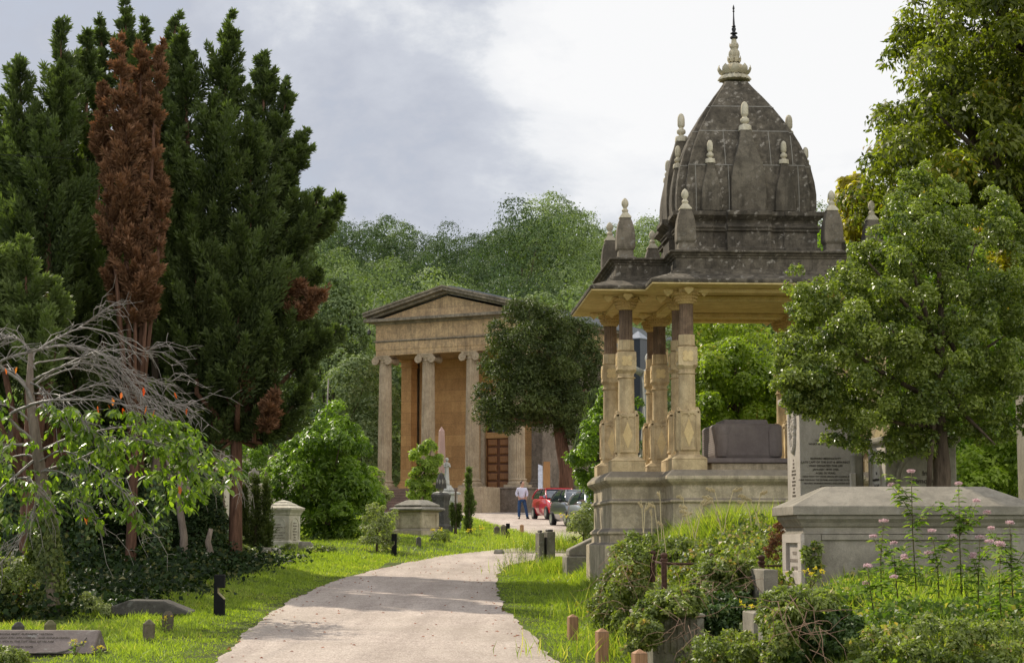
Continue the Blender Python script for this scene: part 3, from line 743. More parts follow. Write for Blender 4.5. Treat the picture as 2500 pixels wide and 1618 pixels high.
# podium, end block and steps
MB().box(-.95, XR + .95, -.95, 21, 0, zFl - .12).build('podium', M_POD, chap, bevel=.02)
MB().box(-1.02, XR + 1.02, -1.02, 21.05, zFl - .12, zFl).build('floor_slab', M_POD, chap, bevel=.03)
MB().box(6.75, 8.35, -3.1, -.96, -.3, zFl - .02).build('step_end_block', M_CHS, chap, bevel=.02)
st = MB()
n = 9
for i in range(n):
    z1 = (zFl - .02) * (n - i) / n; st.box(-.75, 6.74, -.96 - .30 * (i + 1), -.96 - .30 * i - (0 if i == 0 else 0), -.3, z1 - .02 * 0)
st.build('steps', M_STEP, chap, bevel=.015)
M_PLQ = simple('bronze plaque', (.03, .028, .02), .5, .5)
MB().box(7.32, 7.85, -3.13, -3.10, .45 * zFl, .45 * zFl + .26).build('plaque', M_PLQ, chap)
# columns
ch_col = None
def chapel_column(x, y):
    c = MB(); z0 = zFl; zt = zCap - .42
    c.box(-.60, .60, -.60, .60, z0, z0 + .16)
    c.lathe([(.58, z0 + .16), (.60, z0 + .22), (.58, z0 + .29), (.50, z0 + .31), (.475, z0 + .36), (.50, z0 + .40), (.53, z0 + .44), (.50, z0 + .50), (.44, z0 + .52)], 40)
    H = zt - z0 - .5
    pr = []
    for i in range(13):
        t = i / 12; r = .425 - .065 * (t ** 1.6); pr.append((r, z0 + .5 + t * H))
    c.lathe(pr, 168, flute=24, fd=.085)
    c.lathe([(.37, zt - .02), (.40, zt + .01), (.37, zt + .04)], 32)
    o = c.build('column', M_CHS, chap, smooth='auto', angle=40)
    cp = MB()
    cp.lathe([(.365, zt + .03), (.37, zt + .12), (.45, zt + .2), (.47, zt + .26), (.42, zt + .3)], 48, flute=16, fd=.07)
    cp.box(-.50, .50, -.46, .46, zCap - .10, zCap - .002, -.03)
    cp.box(-.42, .42, -.43, .43, zCap - .22, zCap - .10)
    for s in (-1, 1):
        cx, cz = s * .46, zCap - .32
        prof = [(.23, -.47), (.235, -.40), (.17, -.22), (.15, 0), (.17, .22), (.235, .40), (.23, .47)]
        rings = [[(cx + r * math.cos(2 * PI * k / 24), yv, cz + r * math.sin(2 * PI * k / 24)) for k in range(24)] for r, yv in prof]
        cp.loft(rings)
        for yf in (-.47, .47):
            pts = []; rr = []
            for k in range(44):
                t = k / 43; a = t * 2 * PI * 2.2; r = .222 * (1 - t) + .03
                pts.append((cx - s * r * math.sin(a), yf, cz + r * math.cos(a))); rr.append(.026 * (1 - .5 * t))
            cp.tube(pts, rr, 5)
            cp.sphere((cx, yf, cz), .045, 8, 6)
    cp.build('capital', M_CHS, o, smooth='auto', angle=40)
    o.location = (x, y, 0)
    return o
ch_col = chapel_column(0, 0)
for i in (1, 2, 3): dup(ch_col, (i * S_, 0, 0), parent=chap)
# antae
def anta(x, y, w=.74):
    q = MB(); h = w / 2
    q.loft([[(x + a, y + b, z) for a, b in sq(0, hh)] for hh, z in ((h + .22, zFl), (h + .22, zFl + .16), (h + .14, zFl + .2), (h + .12, zFl + .34), (h + .05, zFl + .4), (h + .04, zFl + .52), (h, zFl + .56), (h - .02, zCap - .48), (h + .05, zCap - .45), (h + .05, zCap - .40), (h, zCap - .36), (h, zCap - .16), (h + .1, zCap - .08), (h + .1, zCap - .003))])
    return q
q = anta(0, 2.75); q.build('pilaster', M_CHW, chap, smooth=False, bevel=.01)
q = anta(XR, 2.75); q.build('pilaster', M_POD, chap, smooth=False, bevel=.01)  # right pilaster takes the darker stone; its shade is put into the colour
# cella walls (door opening at 5.05..6.45)
D0, D1, DH = 5.0, 6.62, zc_(1062) - zFl
wl = MB()
wl.box(.38, D0, 3.35, 3.8, zFl, zCap - .003); wl.box(D1, XR - .38, 3.35, 3.8, zFl, zCap - .003); wl.box(D0, D1, 3.35, 3.8, zFl + DH + 2.3, zCap - .003)
wl.box(D0, D1, 3.36, 3.8, zFl + DH, zFl + DH + .35)
wl.build('front_wall', M_CHW, chap)
MB().box(XR - .1, XR + .3, 3.13, 20.4, zFl, zCap - .004).build('side_wall', M_POD, chap)  # right flank is darker than the left: shade put into the stone colour
MB().box(-.3, .1, 3.13, 20.4, zFl, zCap - .004).build('side_wall', M_CHS, chap)
MB().box(-.3, XR + .3, 20.4, 20.8, zFl, zCap - .004).build('rear_wall', M_CHS, chap)
for k in range(4): anta(XR + .12, 6.9 + k * 4.3, .8).build('pilaster', M_POD, chap, bevel=.01)  # flank pilasters use the same dark stone, shade included in the colour
d = MB(); d.box(D0, D1, 3.52, 3.60, zFl, zFl + DH).build('door', M_WOODD, chap)
door = chap.children[-1] if False else [o for o in bpy.data.objects if o.name.startswith('door')][0]
q = MB(); nx, nz = 2, 6
for i in range(2):
    for j in range(nz):
        for kx in range(1):
            a = D0 + (D1 - D0) * i / 2; b = D0 + (D1 - D0) * (i + 1) / 2; za0 = zFl + DH * j / nz; zb0 = zFl + DH * (j + 1) / nz
            q = MB(); q.box(a + .1, b - .1, 3.46, 3.53, za0 + .06, zb0 - .06, .0); q.loft([[(x, 3.46 - dd, z) for x, z in ((a + .1 + e, za0 + .06 + e), (b - .1 - e, za0 + .06 + e), (b - .1 - e, zb0 - .06 - e), (a + .1 + e, zb0 - .06 - e))] for dd, e in ((0, 0), (.03, .06))])
            q.build('door_panel', M_WOOD, door)
fr = MB(); z1 = zFl + DH
fr.box(D0 - .28, D0, 3.2, 3.5, zFl, z1 + 2.5); fr.box(D1, D1 + .28, 3.2, 3.5, zFl, z1 + 2.5); fr.box(D0 - .36, D1 + .36, 3.14, 3.5, z1 + 2.5, z1 + 2.75); fr.build('door_frame', M_CHS, chap, bevel=.02)
MB().box(D0, D1, 3.55, 3.6, z1 + .35, z1 + 2.3).build('window', M_GLASSD, chap)
# entablature
def rectp(o, x0=-.42, x1=XR + .42, y0=-.42, y1=20.8): return [(x0 - o, y0 - o), (x1 + o, y0 - o), (x1 + o, y1 + o), (x0 - o, y1 + o)]
hA = zTa - zCap
MB().stack(rectp, [(0, zCap), (0, zCap + .36 * hA), (.025, zCap + .365 * hA), (.025, zCap + .88 * hA)]).build('architrave', M_CH, chap, bevel=.01)
MB().stack(rectp, [(.03, zCap + .88 * hA), (.10, zCap + .94 * hA), (.10, zTa), (.02, zTa + .005)]).build('moulding', M_CHD, chap)
MB().stack(rectp, [(.01, zTa), (.01, zFr)]).build('frieze', M_CH, chap)
MB().stack(rectp, [(.05, zFr), (.12, zFr + .08), (.14, zFr + .12), (.55, zFr + .15), (.57, zFr + .32), (.50, zFr + .33), (.3, zFr + .34)]).build('cornice', M_CHD, chap, bevel=.01)
# pediment: tympanum, raking cornices, roof
xa, xb = -.42 - .60, XR + .42 + .60; xm = (xa + xb) / 2; zE = zFr + .34; zA = zc_(706, 108.5); sl_ = (zA - zE) / (xm - xa)
MB().prism([(xa + .7, zE - .02), (xb - .7, zE - .02), (xm, zE - .02 + sl_ * (xm - xa - .7))], -.38, -.2).build('tympanum', M_CH, chap)
for s in (-1, 1):
    q = MB(); X = lambda t: xm + s * t; Wd = xm - xa
    def bar(y0, y1, lo, hi):
        A = [(X(Wd), zE + lo - .0), (X(Wd), zE + hi), (X(0), zE + sl_ * Wd + hi), (X(0), zE + sl_ * Wd + lo)]
        q.prism(A, y0, y1)
    bar(-.62, -.2, -.06, .10); bar(-.98, -.2, .10, .26); bar(-1.06, -.2, .26, .38)
    q.build('raking_cornice', M_CHD, chap, bevel=.012)
    r = MB(); A = [(X(Wd + .12), zE - .03), (X(Wd + .12), zE + .36), (X(0), zE + sl_ * Wd + .44), (X(0), zE + sl_ * Wd - .1)]
    r.prism(A, -.19, 20.4).build('roof_slope', M_LEAD, chap)
    r = MB()
    for k in range(30): 
        yy = .4 + k * .66; r.prism([(a, b + .05) for a, b in [(X(Wd + .12), zE + .34), (X(Wd + .12), zE + .36), (X(0), zE + sl_ * Wd + .44), (X(0), zE + sl_ * Wd + .42)]], yy, yy + .05)
    r.build('roof_roll', M_LEAD, chap)['kind'] = 'stuff'
MB().prism([(xa + .7, zE - .02), (xb - .7, zE - .02), (xm, zE - .02 + sl_ * (xm - xa - .7))], 20.5, 20.7).build('rear_gable', M_CH, chap)
MB().box(.2, XR - .2, -.2, 3.3, zCap + .02, zCap + .1).build('portico_ceiling', M_CH, chap)
# hanging lamp under the left eave
q = MB(); q.tube([(-.72, -.72, zFr + .16), (-.72, -.72, zFr - .25)], .018, 6); q.lathe([(.02, zFr - .25), (.10, zFr - .3), (.13, zFr - .52), (.05, zFr - .56), (.02, zFr - .62)], 8, (-.72, -.72, 0))
q.build('hanging_lamp', M_PLQ, chap)
# pale building glimpsed far left
M_REND = stone('cream render', (.60, .52, .38), (.54, .46, .33), (.33, .27, .19), stain=.15, streak=.2, grain=14)
bY = 78
b = thing('cream_building', 'low cream stone building glimpsed between the conifer trunk and the big bush', 'building', (xp(640, bY, 4), bY, gz(-10, bY)))
hB = hz(1113, bY) - gz(-10, bY)
MB().box(-7, 1.6, 0, 6, -.2, hB - .75).build('wall', M_REND, b)
MB().box(-7.1, 1.7, -.08, 6.1, hB - .75, hB - .55).build('string_course', M_POD, b, bevel=.02)
MB().box(-7, 1.6, 0, 6, hB - .55, hB - .06).build('parapet', M_REND, b)
MB().box(-7.15, 1.75, -.14, 6.1, hB - .06, hB + .04).build('coping', M_POD, b, bevel=.02)
for k in range(0): MB().box(-5.8 + k * 2.3, -4.6 + k * 2.3, -.03, .04, .9, hB - 1.3).build('window', M_GLASSD, b)
# ------------------------------------------------------------------ cars
def paint(name, col, metal=0.3): return simple(name, col, .28, .5, metal, var=.03, scale=3, bump=0, coat=1.0)
M_TYRE = simple('tyre rubber', (.015, .015, .016), .8, .3); M_RIM = simple('alloy rim', (.45, .46, .48), .3, .5, .8, bump=0)
M_CGLASS = simple('car glass', (.02, .03, .045), .04, .9, bump=0, coat=1.0); M_LAMP = simple('headlamp', (.75, .78, .8), .1, .8, bump=0, coat=1.0)
M_TRIM = simple('black trim', (.012, .012, .013), .5, .4, bump=0)
def car(label, loc, rz, mat):
    t = thing('parked_car', label, 'car', loc, rz, 'cars parked in the forecourt')
    q = MB(); rings = []
    for y, hw, zl, zm, zt in ((-1.97, .50, .30, .46, .60), (-1.93, .68, .22, .48, .66), (-1.80, .79, .19, .54, .74), (-1.5, .85, .18, .60, .84), (-1.05, .865, .18, .66, .93), (-.6, .865, .18, .68, .98), (.4, .865, .18, .70, 1.0), (1.3, .86, .18, .72, 1.02), (1.7, .83, .2, .74, 1.02), (1.9, .78, .26, .7, .98), (1.97, .66, .34, .62, .88)):
        half = [(hw * .86, zl), (hw * .97, zl + .12), (hw, zm - .16), (hw * .99, zm), (hw * .93, zt - .06), (hw * .84, zt), (hw * .45, zt + .045)]
        rings.append([(x, y, z) for x, z in half] + [(-x, y, z) for x, z in reversed(half)])
    body = q.loft(rings).build('body', mat, t, smooth='auto', angle=50)
    q = MB(); lv = [(.98, -1.02, 1.78, .775), (1.12, -.80, 1.70, .755), (1.30, -.48, 1.56, .68), (1.42, -.22, 1.36, .60)]
    def gh(e): return [[(-w - e, y0 - e, z), (-w * .7, y0 - e - .08, z), (w * .7, y0 - e - .08, z), (w + e, y0 - e, z), (w + e, y1 + e, z), (w * .7, y1 + e + .06, z), (-w * .7, y1 + e + .06, z), (-w - e, y1 + e, z)] for z, y0, y1, w in lv]
    q.loft(gh(0)).build('windows', M_CGLASS, t, smooth='auto', angle=25)
    g = gh(.008)
    rf = MB(); top = g[3]; rf.loft([[(x, y, z - .03) for x, y, z in top], [(x * 1.0, y, z + .012) for x, y, z in top], [(x * .86, y * .9 + .05, z + .045) for x, y, z in top]])
    rf.build('roof', mat, t, smooth='auto', angle=50)
    for idx in (0, 3, 4, 7):
        MB().tube([g[k][idx] for k in range(4)], .036, 6).build('pillar', mat, t, smooth=True)
    for s in (-1, 1): MB().tube([(s * .772, .30, .99), (s * .70, .34, 1.28), (s * .62, .38, 1.42)], .028, 5).build('pillar', M_TRIM, t)
    for s in (-1, 1):
        h = MB(); h.loft([[(s * x, y, z) for x, y, z in r] for r in ([(.50, -1.90, .58), (.70, -1.83, .58), (.76, -1.72, .66), (.56, -1.80, .72)], [(.52, -1.96, .57), (.73, -1.87, .57), (.80, -1.70, .66), (.57, -1.86, .735)])])
        h.build('headlight', M_LAMP, t, smooth='auto')
        m = MB(); m.sphere((s * .95, -.66, 1.0), (.10, .07, .075), 10, 8); m.tube([(s * .80, -.66, .97), (s * .92, -.66, .97)], .025, 6); m.build('wing_mirror', M_TRIM if 'grey' in label else mat, t, smooth=True)
    MB().box(-.42, .42, -2.0, -1.9, .42, .52).build('grille', M_TRIM, t, bevel=.01)
    MB().box(-.55, .55, -1.975, -1.88, .24, .36).build('lower_grille', M_TRIM, t, bevel=.01)
    MB().box(-.26, .26, -2.012, -2.0, .36, .46).build('number_plate', simple('plate', (.75, .75, .72), .5), t)
    for s in (-1, 1):
        for y in (-1.25, 1.25):
            w = MB(); M_ = Matrix.Translation((s * .80, y, .30)) @ Matrix.Rotation(PI / 2, 4, 'Y')
            w.lathe([(.18, -.105), (.28, -.10), (.30, -.06), (.30, .06), (.28, .10), (.18, .105)], 28); w.xf(M_); wo = w.build('wheel', M_TYRE, t, smooth='auto')
            r = MB(); r.lathe([(.05, .11), (.19, .108), (.20, .09), (.18, -.108), (.05, -.11)], 20)
            r.xf(M_); r.build('rim', M_RIM, wo, smooth='auto')
    return t
for (label, px, Y, rz, mat) in (('red hatchback parked furthest back beside the standing man', 1361, 89.0, R(13), paint('red car paint', (.50, .008, .02), .1)),
                                ('dark grey car parked between the red and silver cars', 1414, 77.0, R(12), paint('grey car paint', (.10, .105, .115), .6)),
                                ('silver car half hidden behind the bush by the mausoleum', 1466, 68.5, R(12), paint('silver car paint', (.45, .47, .49), .7))):
    x = xp(px, Y, 3.5); car(label, (x, Y, gz(x, Y) + .03), rz, mat)
# ------------------------------------------------------------------ person
def skin_part(name, verts, edges, radii, mat, parent, root=0, sub=2):
    me = bpy.data.meshes.new(name); me.from_pydata([Vector(v) for v in verts], edges, []); me.materials.append(mat)
    o = bpy.data.objects.new(name, me); COL.objects.link(o); o.parent = parent
    m = o.modifiers.new('skin', 'SKIN'); m.use_smooth_shade = True
    for i, r in enumerate(radii):
        sv = me.skin_vertices[0].data[i]; sv.radius = (r, r) if isinstance(r, (int, float)) else r
        sv.use_root = (i == root)
    s = o.modifiers.new('sub', 'SUBSURF'); s.levels = sub; s.render_levels = sub
    return o
M_SKIN = simple('skin', (.50, .29, .20), .5, .4, var=.08, bump=0); M_SHIRT = simple('pale striped shirt', (.60, .58, .68), .8, .2, var=.12, scale=6, bump=.3)
M_JEANS = simple('blue denim', (.035, .075, .16), .85, .2, var=.3, scale=12); M_HAIR = simple('dark hair', (.025, .014, .010), .6, .4); M_SHOE = simple('black shoe', (.012, .011, .012), .4, .5)
pX = xp(1274, 90, 4); per = thing('person', 'man in a pale shirt and blue jeans standing with hands on hips', 'person', (pX, 90, gz(pX, 90) + .026), 0)
# body (one continuous skin): pelvis root, legs, torso, arms, neck, head
bv = [(0, 0, .95), (0, 0, 1.15), (0, .01, 1.38), (0.01, 0, 1.50), (.02, -.01, 1.60), (.03, -.03, 1.69),
      (-.17, 0, 1.42), (-.26, .03, 1.17), (-.13, -.10, 1.00), (.19, 0, 1.42), (.25, .02, 1.17), (.20, -.10, .98),
      (-.10, 0, .88), (-.13, 0, .50), (-.13, .03, .09), (.11, 0, .88), (.19, .01, .50), (.27, .03, .09)]
be = [(0, 1), (1, 2), (2, 3), (3, 4), (4, 5), (2, 6), (6, 7), (7, 8), (2, 9), (9, 10), (10, 11), (0, 12), (12, 13), (13, 14), (0, 15), (15, 16), (16, 17)]
br = [(.14, .10), (.13, .095), (.15, .10), .055, (.075, .09), (.07, .085), .055, .042, .032, .055, .042, .032, .08, .055, .04, .08, .055, .04]
skin_part('body', bv, be, br, M_SKIN, per)
sv = [(0, 0, .93), (0, 0, 1.15), (0, .01, 1.36), (0.01, .01, 1.48), (-.18, 0, 1.41), (-.27, .03, 1.18), (-.19, -.06, 1.06), (.19, 0, 1.41), (.26, .02, 1.18), (.23, -.06, 1.05)]
skin_part('shirt', sv, [(0, 1), (1, 2), (2, 3), (2, 4), (4, 5), (5, 6), (2, 7), (7, 8), (8, 9)], [(.175, .13), (.165, .125), (.18, .125), .075, .085, .065, .055, .085, .065, .055], M_SHIRT, per)
jv = [(0, 0, .96), (-.10, 0, .86), (-.13, 0, .50), (-.13, .03, .06), (.11, 0, .86), (.19, .01, .50), (.27, .03, .06)]
skin_part('jeans', jv, [(0, 1), (1, 2), (2, 3), (0, 4), (4, 5), (5, 6)], [(.15, .12), .105, .078, .07, .105, .078, .07], M_JEANS, per)
for x, a in ((-.13, 0), (.27, .5)):
    q = MB(); q.loft([[(x + math.cos(t) * w + dx, .0 - yy + math.sin(t) * l, z) for t in [2 * PI * k / 12 for k in range(12)]] for w, l, z, dx, yy in ((.045, .13, .0, 0, .03), (.05, .14, .03, 0, .03), (.045, .10, .08, 0, 0), (.035, .05, .12, 0, -.02))]).xf(Matrix.Translation((x, 0, 0)) @ Matrix.Rotation(a, 4, 'Z') @ Matrix.Translation((-x, 0, 0))); q.build('shoe', M_SHOE, per, smooth=True)
q = MB(); q.sphere((.005, .015, 1.715), (.088, .098, .10), 14, 10); q.build('hair', M_HAIR, per, smooth=True)
q = MB(); q.sphere((.045, -.035, 1.685), (.07, .075, .095), 14, 10); q.loft([[(.115, -.06, 1.66), (.10, -.05, 1.70), (.105, -.075, 1.66)], [(.135, -.07, 1.665), (.118, -.068, 1.69), (.125, -.08, 1.662)]])
q.build('face', M_SKIN, per, smooth=True)
for sx_, hx in ((-1, -.13), (1, .20)):
    q = MB(); q.sphere((hx, -.12, .975), (.035, .03, .045), 8, 6)
    for k in range(4): q.tube([(hx - .02 + k * .014, -.14, .96), (hx - .02 + k * .016, -.155, .92), (hx - .02 + k * .015, -.145, .89)], [.009, .008, .006], 5)
    q.tube([(hx - sx_ * .03, -.13, .99), (hx - sx_ * .055, -.14, .955)], [.011, .008], 5); q.build('hand', M_SKIN, per, smooth=True)
# tall timber sign post with banner
x = xp(1326, 97, 5); g_ = gz(x, 97)
sg = thing('timber_sign', 'tall timber post carrying a narrow blue and white banner behind the man', 'sign', (x, 97, g_), R(12))
MB().box(.02, .36, -.08, .08, -.1, hz(1126, 97) - g_).build('post', simple('orange timber', (.33, .17, .065), .7, .3, stretch=(5, 5, .6)), sg, bevel=.02)
q = MB(); q.prism([(-.26, .2), (-.03, .2), (-.03, hz(1137, 97) - g_), (-.26, hz(1133, 97) - g_)], -.02, .02); q.build('banner', simple('white banner', (.55, .58, .66), .6, .3), sg)
# ------------------------------------------------------------------ graves, posts and monuments
M_GR = stone('grey headstone', (.36, .33, .27), (.25, .225, .18), (.10, .09, .07), stain=.5, streak=.6, grain=60, lichen=.3, moss=.2)
M_GRP = stone('pale tomb stone', (.60, .55, .44), (.48, .43, .33), (.22, .19, .13), stain=.35, streak=.6, grain=60, moss=.15)
M_GRD = stone('blackened stone', (.11, .10, .085), (.065, .058, .05), (.03, .028, .024), stain=.4, streak=.5, grain=50, lichen=.2)
M_TOMB = stone('brown grey tomb stone', (.31, .275, .215), (.22, .195, .15), (.10, .09, .07), stain=.4, streak=.35, grain=110, lichen=.15)
M_TOMBL = stone('pale and sunlit tomb stone', (.50, .44, .37), (.41, .36, .30), (.22, .19, .15), stain=.25, streak=.3, grain=110)  # also used where sunlight on a left face is put into the colour
M_CHT = stone('yellow chest tomb stone', (.50, .42, .29), (.38, .31, .205), (.17, .14, .09), stain=.45, streak=.6, grain=40, topdark=(.20, .17, .14))
M_POST = stone('brown stone post', (.17, .135, .095), (.11, .088, .062), (.05, .042, .03), stain=.6, streak=.7, grain=60, moss=.5)
M_COPE = stone('brown mauve slab', (.215, .175, .155), (.15, .12, .105), (.08, .065, .055), stain=.4, streak=.2, grain=110, lichen=.35)
M_GRM = stone('mossy grey tomb slab', (.24, .215, .16), (.17, .15, .11), (.07, .065, .045), stain=.6, streak=.7, grain=60, lichen=.3, moss=.5)
M_PINK = stone('pink granite', (.42, .27, .22), (.34, .21, .175), (.24, .15, .13), stain=.2, streak=.1, grain=150, rough=.4)
M_SLATE = simple('dark blue polished granite', (.045, .05, .06), .22, .6, var=.25, scale=60, bump=0)
M_WHITE = stone('grey white marble', (.50, .49, .44), (.40, .385, .34), (.16, .15, .12), stain=.4, streak=.6, grain=60)
M_LETT = simple('dark lettering', (.055, .045, .035), .8, .2, bump=0)
M_LETF = simple('faded lettering', (.16, .13, .10), .8, .2, bump=0)
M_LETL = simple('worn pale lettering', (.30, .25, .20), .8, .2, bump=0)
M_OAK = simple('oak bollard', (.36, .20, .105), .75, .25, var=.35, scale=9, stretch=(7, 7, .5), bump=.4)
M_BLK = simple('black painted post', (.010, .010, .010), .8, .15)
M_RUST = simple('rusty iron', (.075, .038, .026), .85, .2, var=.5, scale=30, bump=.6)
def text_part(name, txt, size, M, mat, parent, depth=.002, space=1.0, align='CENTER', shear=0.0):
    if '\n' in txt:
        for i, ln in enumerate(txt.split('\n')):
            if ln.strip(): text_part(name, ln, size, M @ Matrix.Translation((0, -i * size * space, 0)), mat, parent, depth, 1.0, align, shear)
        return
    cu = bpy.data.curves.new(name, 'FONT'); cu.body = txt; cu.size = size; cu.extrude = depth; cu.offset = size * .018; cu.align_x = align; cu.space_line = space; cu.shear = shear; cu.resolution_u = 2
    to = bpy.data.objects.new('tmp', cu); COL.objects.link(to); bpy.context.view_layer.update()
    me = bpy.data.meshes.new_from_object(to.evaluated_get(bpy.context.evaluated_depsgraph_get()))
    bpy.data.objects.remove(to); me.materials.clear(); me.materials.append(mat)
    o = bpy.data.objects.new(name, me); COL.objects.link(o); o.parent = parent; o.matrix_local = M; return o
def facing(x, y, z, rz=0.0, tilt=0.0):
    "text plane standing upright facing -Y (tilt leans it back)"
    return Matrix.Translation((x, y, z)) @ Matrix.Rotation(rz, 4, 'Z') @ Matrix.Rotation(PI / 2 - tilt, 4, 'X')
def rect(o, a, b): a += o; b += o; return [(-a, -b), (a, -b), (a, b), (-a, b)]
def put(px, Y, dz=0.0):
    x = xp(px, Y, CZ - .5); return (x, Y, gz(x, Y) + dz)
# wooden bollards right of the path
def bollard(label, px, Y, w, top, mat=M_OAK, group='oak bollards right of the path', name='wooden_bollard', cat='bollard'):
    x, y, z = put(px, Y); h = hz(top, Y) - z; t = thing(name, label, cat, (x, y, z), R(8 + px % 7), group)
    q = MB(); hw = w / 2
    q.loft([[(a, b, zz) for a, b in rect(0, o, o)] for o, zz in ((hw, -.15), (hw, h - w * .32), (hw * .9, h - w * .28), (.004, h))]); q.build('post', mat, t, bevel=.006, seg=2)
    MB().box(-hw - .001, hw + .001, -hw - .001, hw + .001, h - w * .36, h - w * .345).build('groove', M_LETF, t); return t
bollard('oak bollard furthest from the camera, short with a pyramid top', 1398, 23.2, .115, 1498)
bollard('middle oak bollard of the three standing in the right verge', 1469, 20.2, .12, 1532)
bollard('oak bollard cut off by the bottom edge of the picture', 1560, 17.6, .12, 1583)
bollard('small orange oak post at the tip of the grass tongue before the forecourt', 1274, 67.5, .13, 1279, group='small posts at the end of the grass tongue')
def stone_post(label, px, Y, w, top, mat=None, dome=True, group='stone marker posts in the left verge', rz=0.2):
    mat = mat or M_POST
    x, y, z = put(px, Y); h = hz(top, Y) - z; t = thing('stone_post', label, 'marker post', (x, y, z), rz, group); hw = w / 2
    q = MB(); c = hw * .35; P = lambda o: [(-o + c * .6, -o), (o - c * .6, -o), (o, -o + c * .6), (o, o - c * .6), (o - c * .6, o), (-o + c * .6, o), (-o, o - c * .6), (-o, -o + c * .6)]
    lv = [(hw * 1.02, -.2), (hw, h - w * .42), (hw * .98, h - w * .36), (hw * .6, h - w * .12), (hw * .35, h)] if dome else [(hw, -.2), (hw * .96, h - w * .36), (hw * 1.0, h - w * .34), (hw * .25, h)]
    q.loft([[(a, b, zz) for a, b in P(o)] for o, zz in lv]).build('post', mat, t, bevel=.008, jitter=.003); return t
stone_post('dark mossy square stone post with a pyramid top standing in the sunlit grass', 366, 22.9, .145, 1512, dome=False)
stone_post('taller round-topped stone post just behind the pyramid-topped one', 412, 24.2, .145, 1490)
stone_post('round-topped stone post behind the coped gravestone', 126, 23.4, .145, 1513)
stone_post('dark mossy stub of a stone post at the far left of the verge', 48, 23.6, .15, 1517, mat=M_GRD)
stone_post('slim dark stone post on the verge below the chest tomb', 1022, 51, .13, 1309, mat=M_GRD, dome=False)
stone_post('left one of two stumpy stone posts on the grass tongue', 1213, 65.5, .19, 1283, group='small posts at the end of the grass tongue')
stone_post('right one of two stumpy stone posts beside the notched black post', 1229, 63.5, .17, 1280, group='small posts at the end of the grass tongue')
def black_post(label, px, Y, w, top, flip=1):
    x, y, z = put(px, Y); h = hz(top, Y) - z; t = thing('black_post', label, 'marker post', (x, y, z), 0, 'black notched timber posts')
    P = [(-w / 2, -.15), (w / 2, -.15), (w / 2, h * .40), (-w * .12, h * .56), (-w * .12, h * .68), (w / 2, h * .68), (w / 2, h), (-w / 2, h)]
    P = [(a * flip, b) for a, b in P]
    MB().prism(P, -w * .45, w * .45).build('post', M_BLK, t, bevel=.006)
    q = MB(); e = .004
    A = [(w / 2, h * .40), (-w * .12, h * .56), (-w * .12, h * .68)]
    q.loft([[(flip * (A[i][0] + .0), -w * .45 - e, A[i][1]), (flip * (A[i][0] + .006), -w * .45 - e, A[i][1] + .008), (flip * (A[i][0] + .006), w * .45, A[i][1] + .008), (flip * A[i][0], w * .45, A[i][1])] for i in range(3)])
    q.build('pale_edge', simple('worn edge', (.30, .25, .14), .7), t); return t
black_post('tall black post with a notch cut in its side beside the path', 537, 27.2, .148, 1402)
black_post('distant black post half hidden by the pale shrub', 962, 46.6, .13, 1302, -1)
black_post('small black notched post at the end of the grass tongue', 1240, 60.5, .13, 1277)
# coped gravestone, bottom left
x0 = xp(-190, 20.9, 1.2); x1 = xp(232, 20.9, 1.2); Yg = 20.9; zg = gz(-5, Yg)
g = thing('coped_gravestone', 'low ridged gravestone with faded lettering lying in grass at bottom left', 'gravestone', ((x0 + x1) / 2, Yg, zg), R(-3))
Lh = (x1 - x0) / 2; zr = hz(1537, Yg + .25) - zg; ze = hz(1594, Yg) - zg
MB().prism([(-.02, ze), (.26, zr), (.31, zr), (.62, ze)], -Lh, Lh, 'x').build('ridged_slab', M_COPE, g, bevel=.012)
MB().box(-Lh + .02, Lh - .02, .03, .58, -.05, ze - .002).build('base', M_GRD, g, bevel=.01)
tl = math.atan2(.28, zr - ze)
Mx = lambda xx, t: Matrix.Translation((xx, -.02 + .28 * t - .004, ze + (zr - ze) * t)) @ Matrix.Rotation(PI / 2 - tl, 4, 'X')
for i, (s, t) in enumerate((('SUSANNA MARY  ELIZABETH  WATSON', .80), ('WHO DIED JANUARY 5TH 1875 AGED 51   AND ANNE JACKSON', .64), ('EDWIN 18TH IN THE 71ST YEAR OF HIS AGE', .48), ('RESTING IN HOPE', .26))):
    text_part('inscription', s, .036, Mx(.12, t), M_LETT, g, .001)
q = MB(); pts = [(Lh - .62, .02), (Lh - .40, .03), (Lh - .30, .10), (Lh - .22, .30), (Lh - .17, .36), (Lh - .14, .40), (Lh - .12, .68)]
q.tube([(x, -.02 + .28 * t - .004, ze + (zr - ze) * t) for x, t in pts], [.008, .010, .012, .014, .012, .011, .006], 6); q.build('scroll', M_GRD, g)
# fallen ledger slab
p = put(372, 27.3, .02); g = thing('fallen_slab', 'dark fallen slab half buried under ivy behind the marker posts', 'gravestone', p, R(4))
MB().prism([(-.62, 0), (.60, 0), (.60, .04), (.20, .20), (-.30, .21), (-.62, .10)], -.35, .45).build('slab', M_GRD, g, bevel=.02)
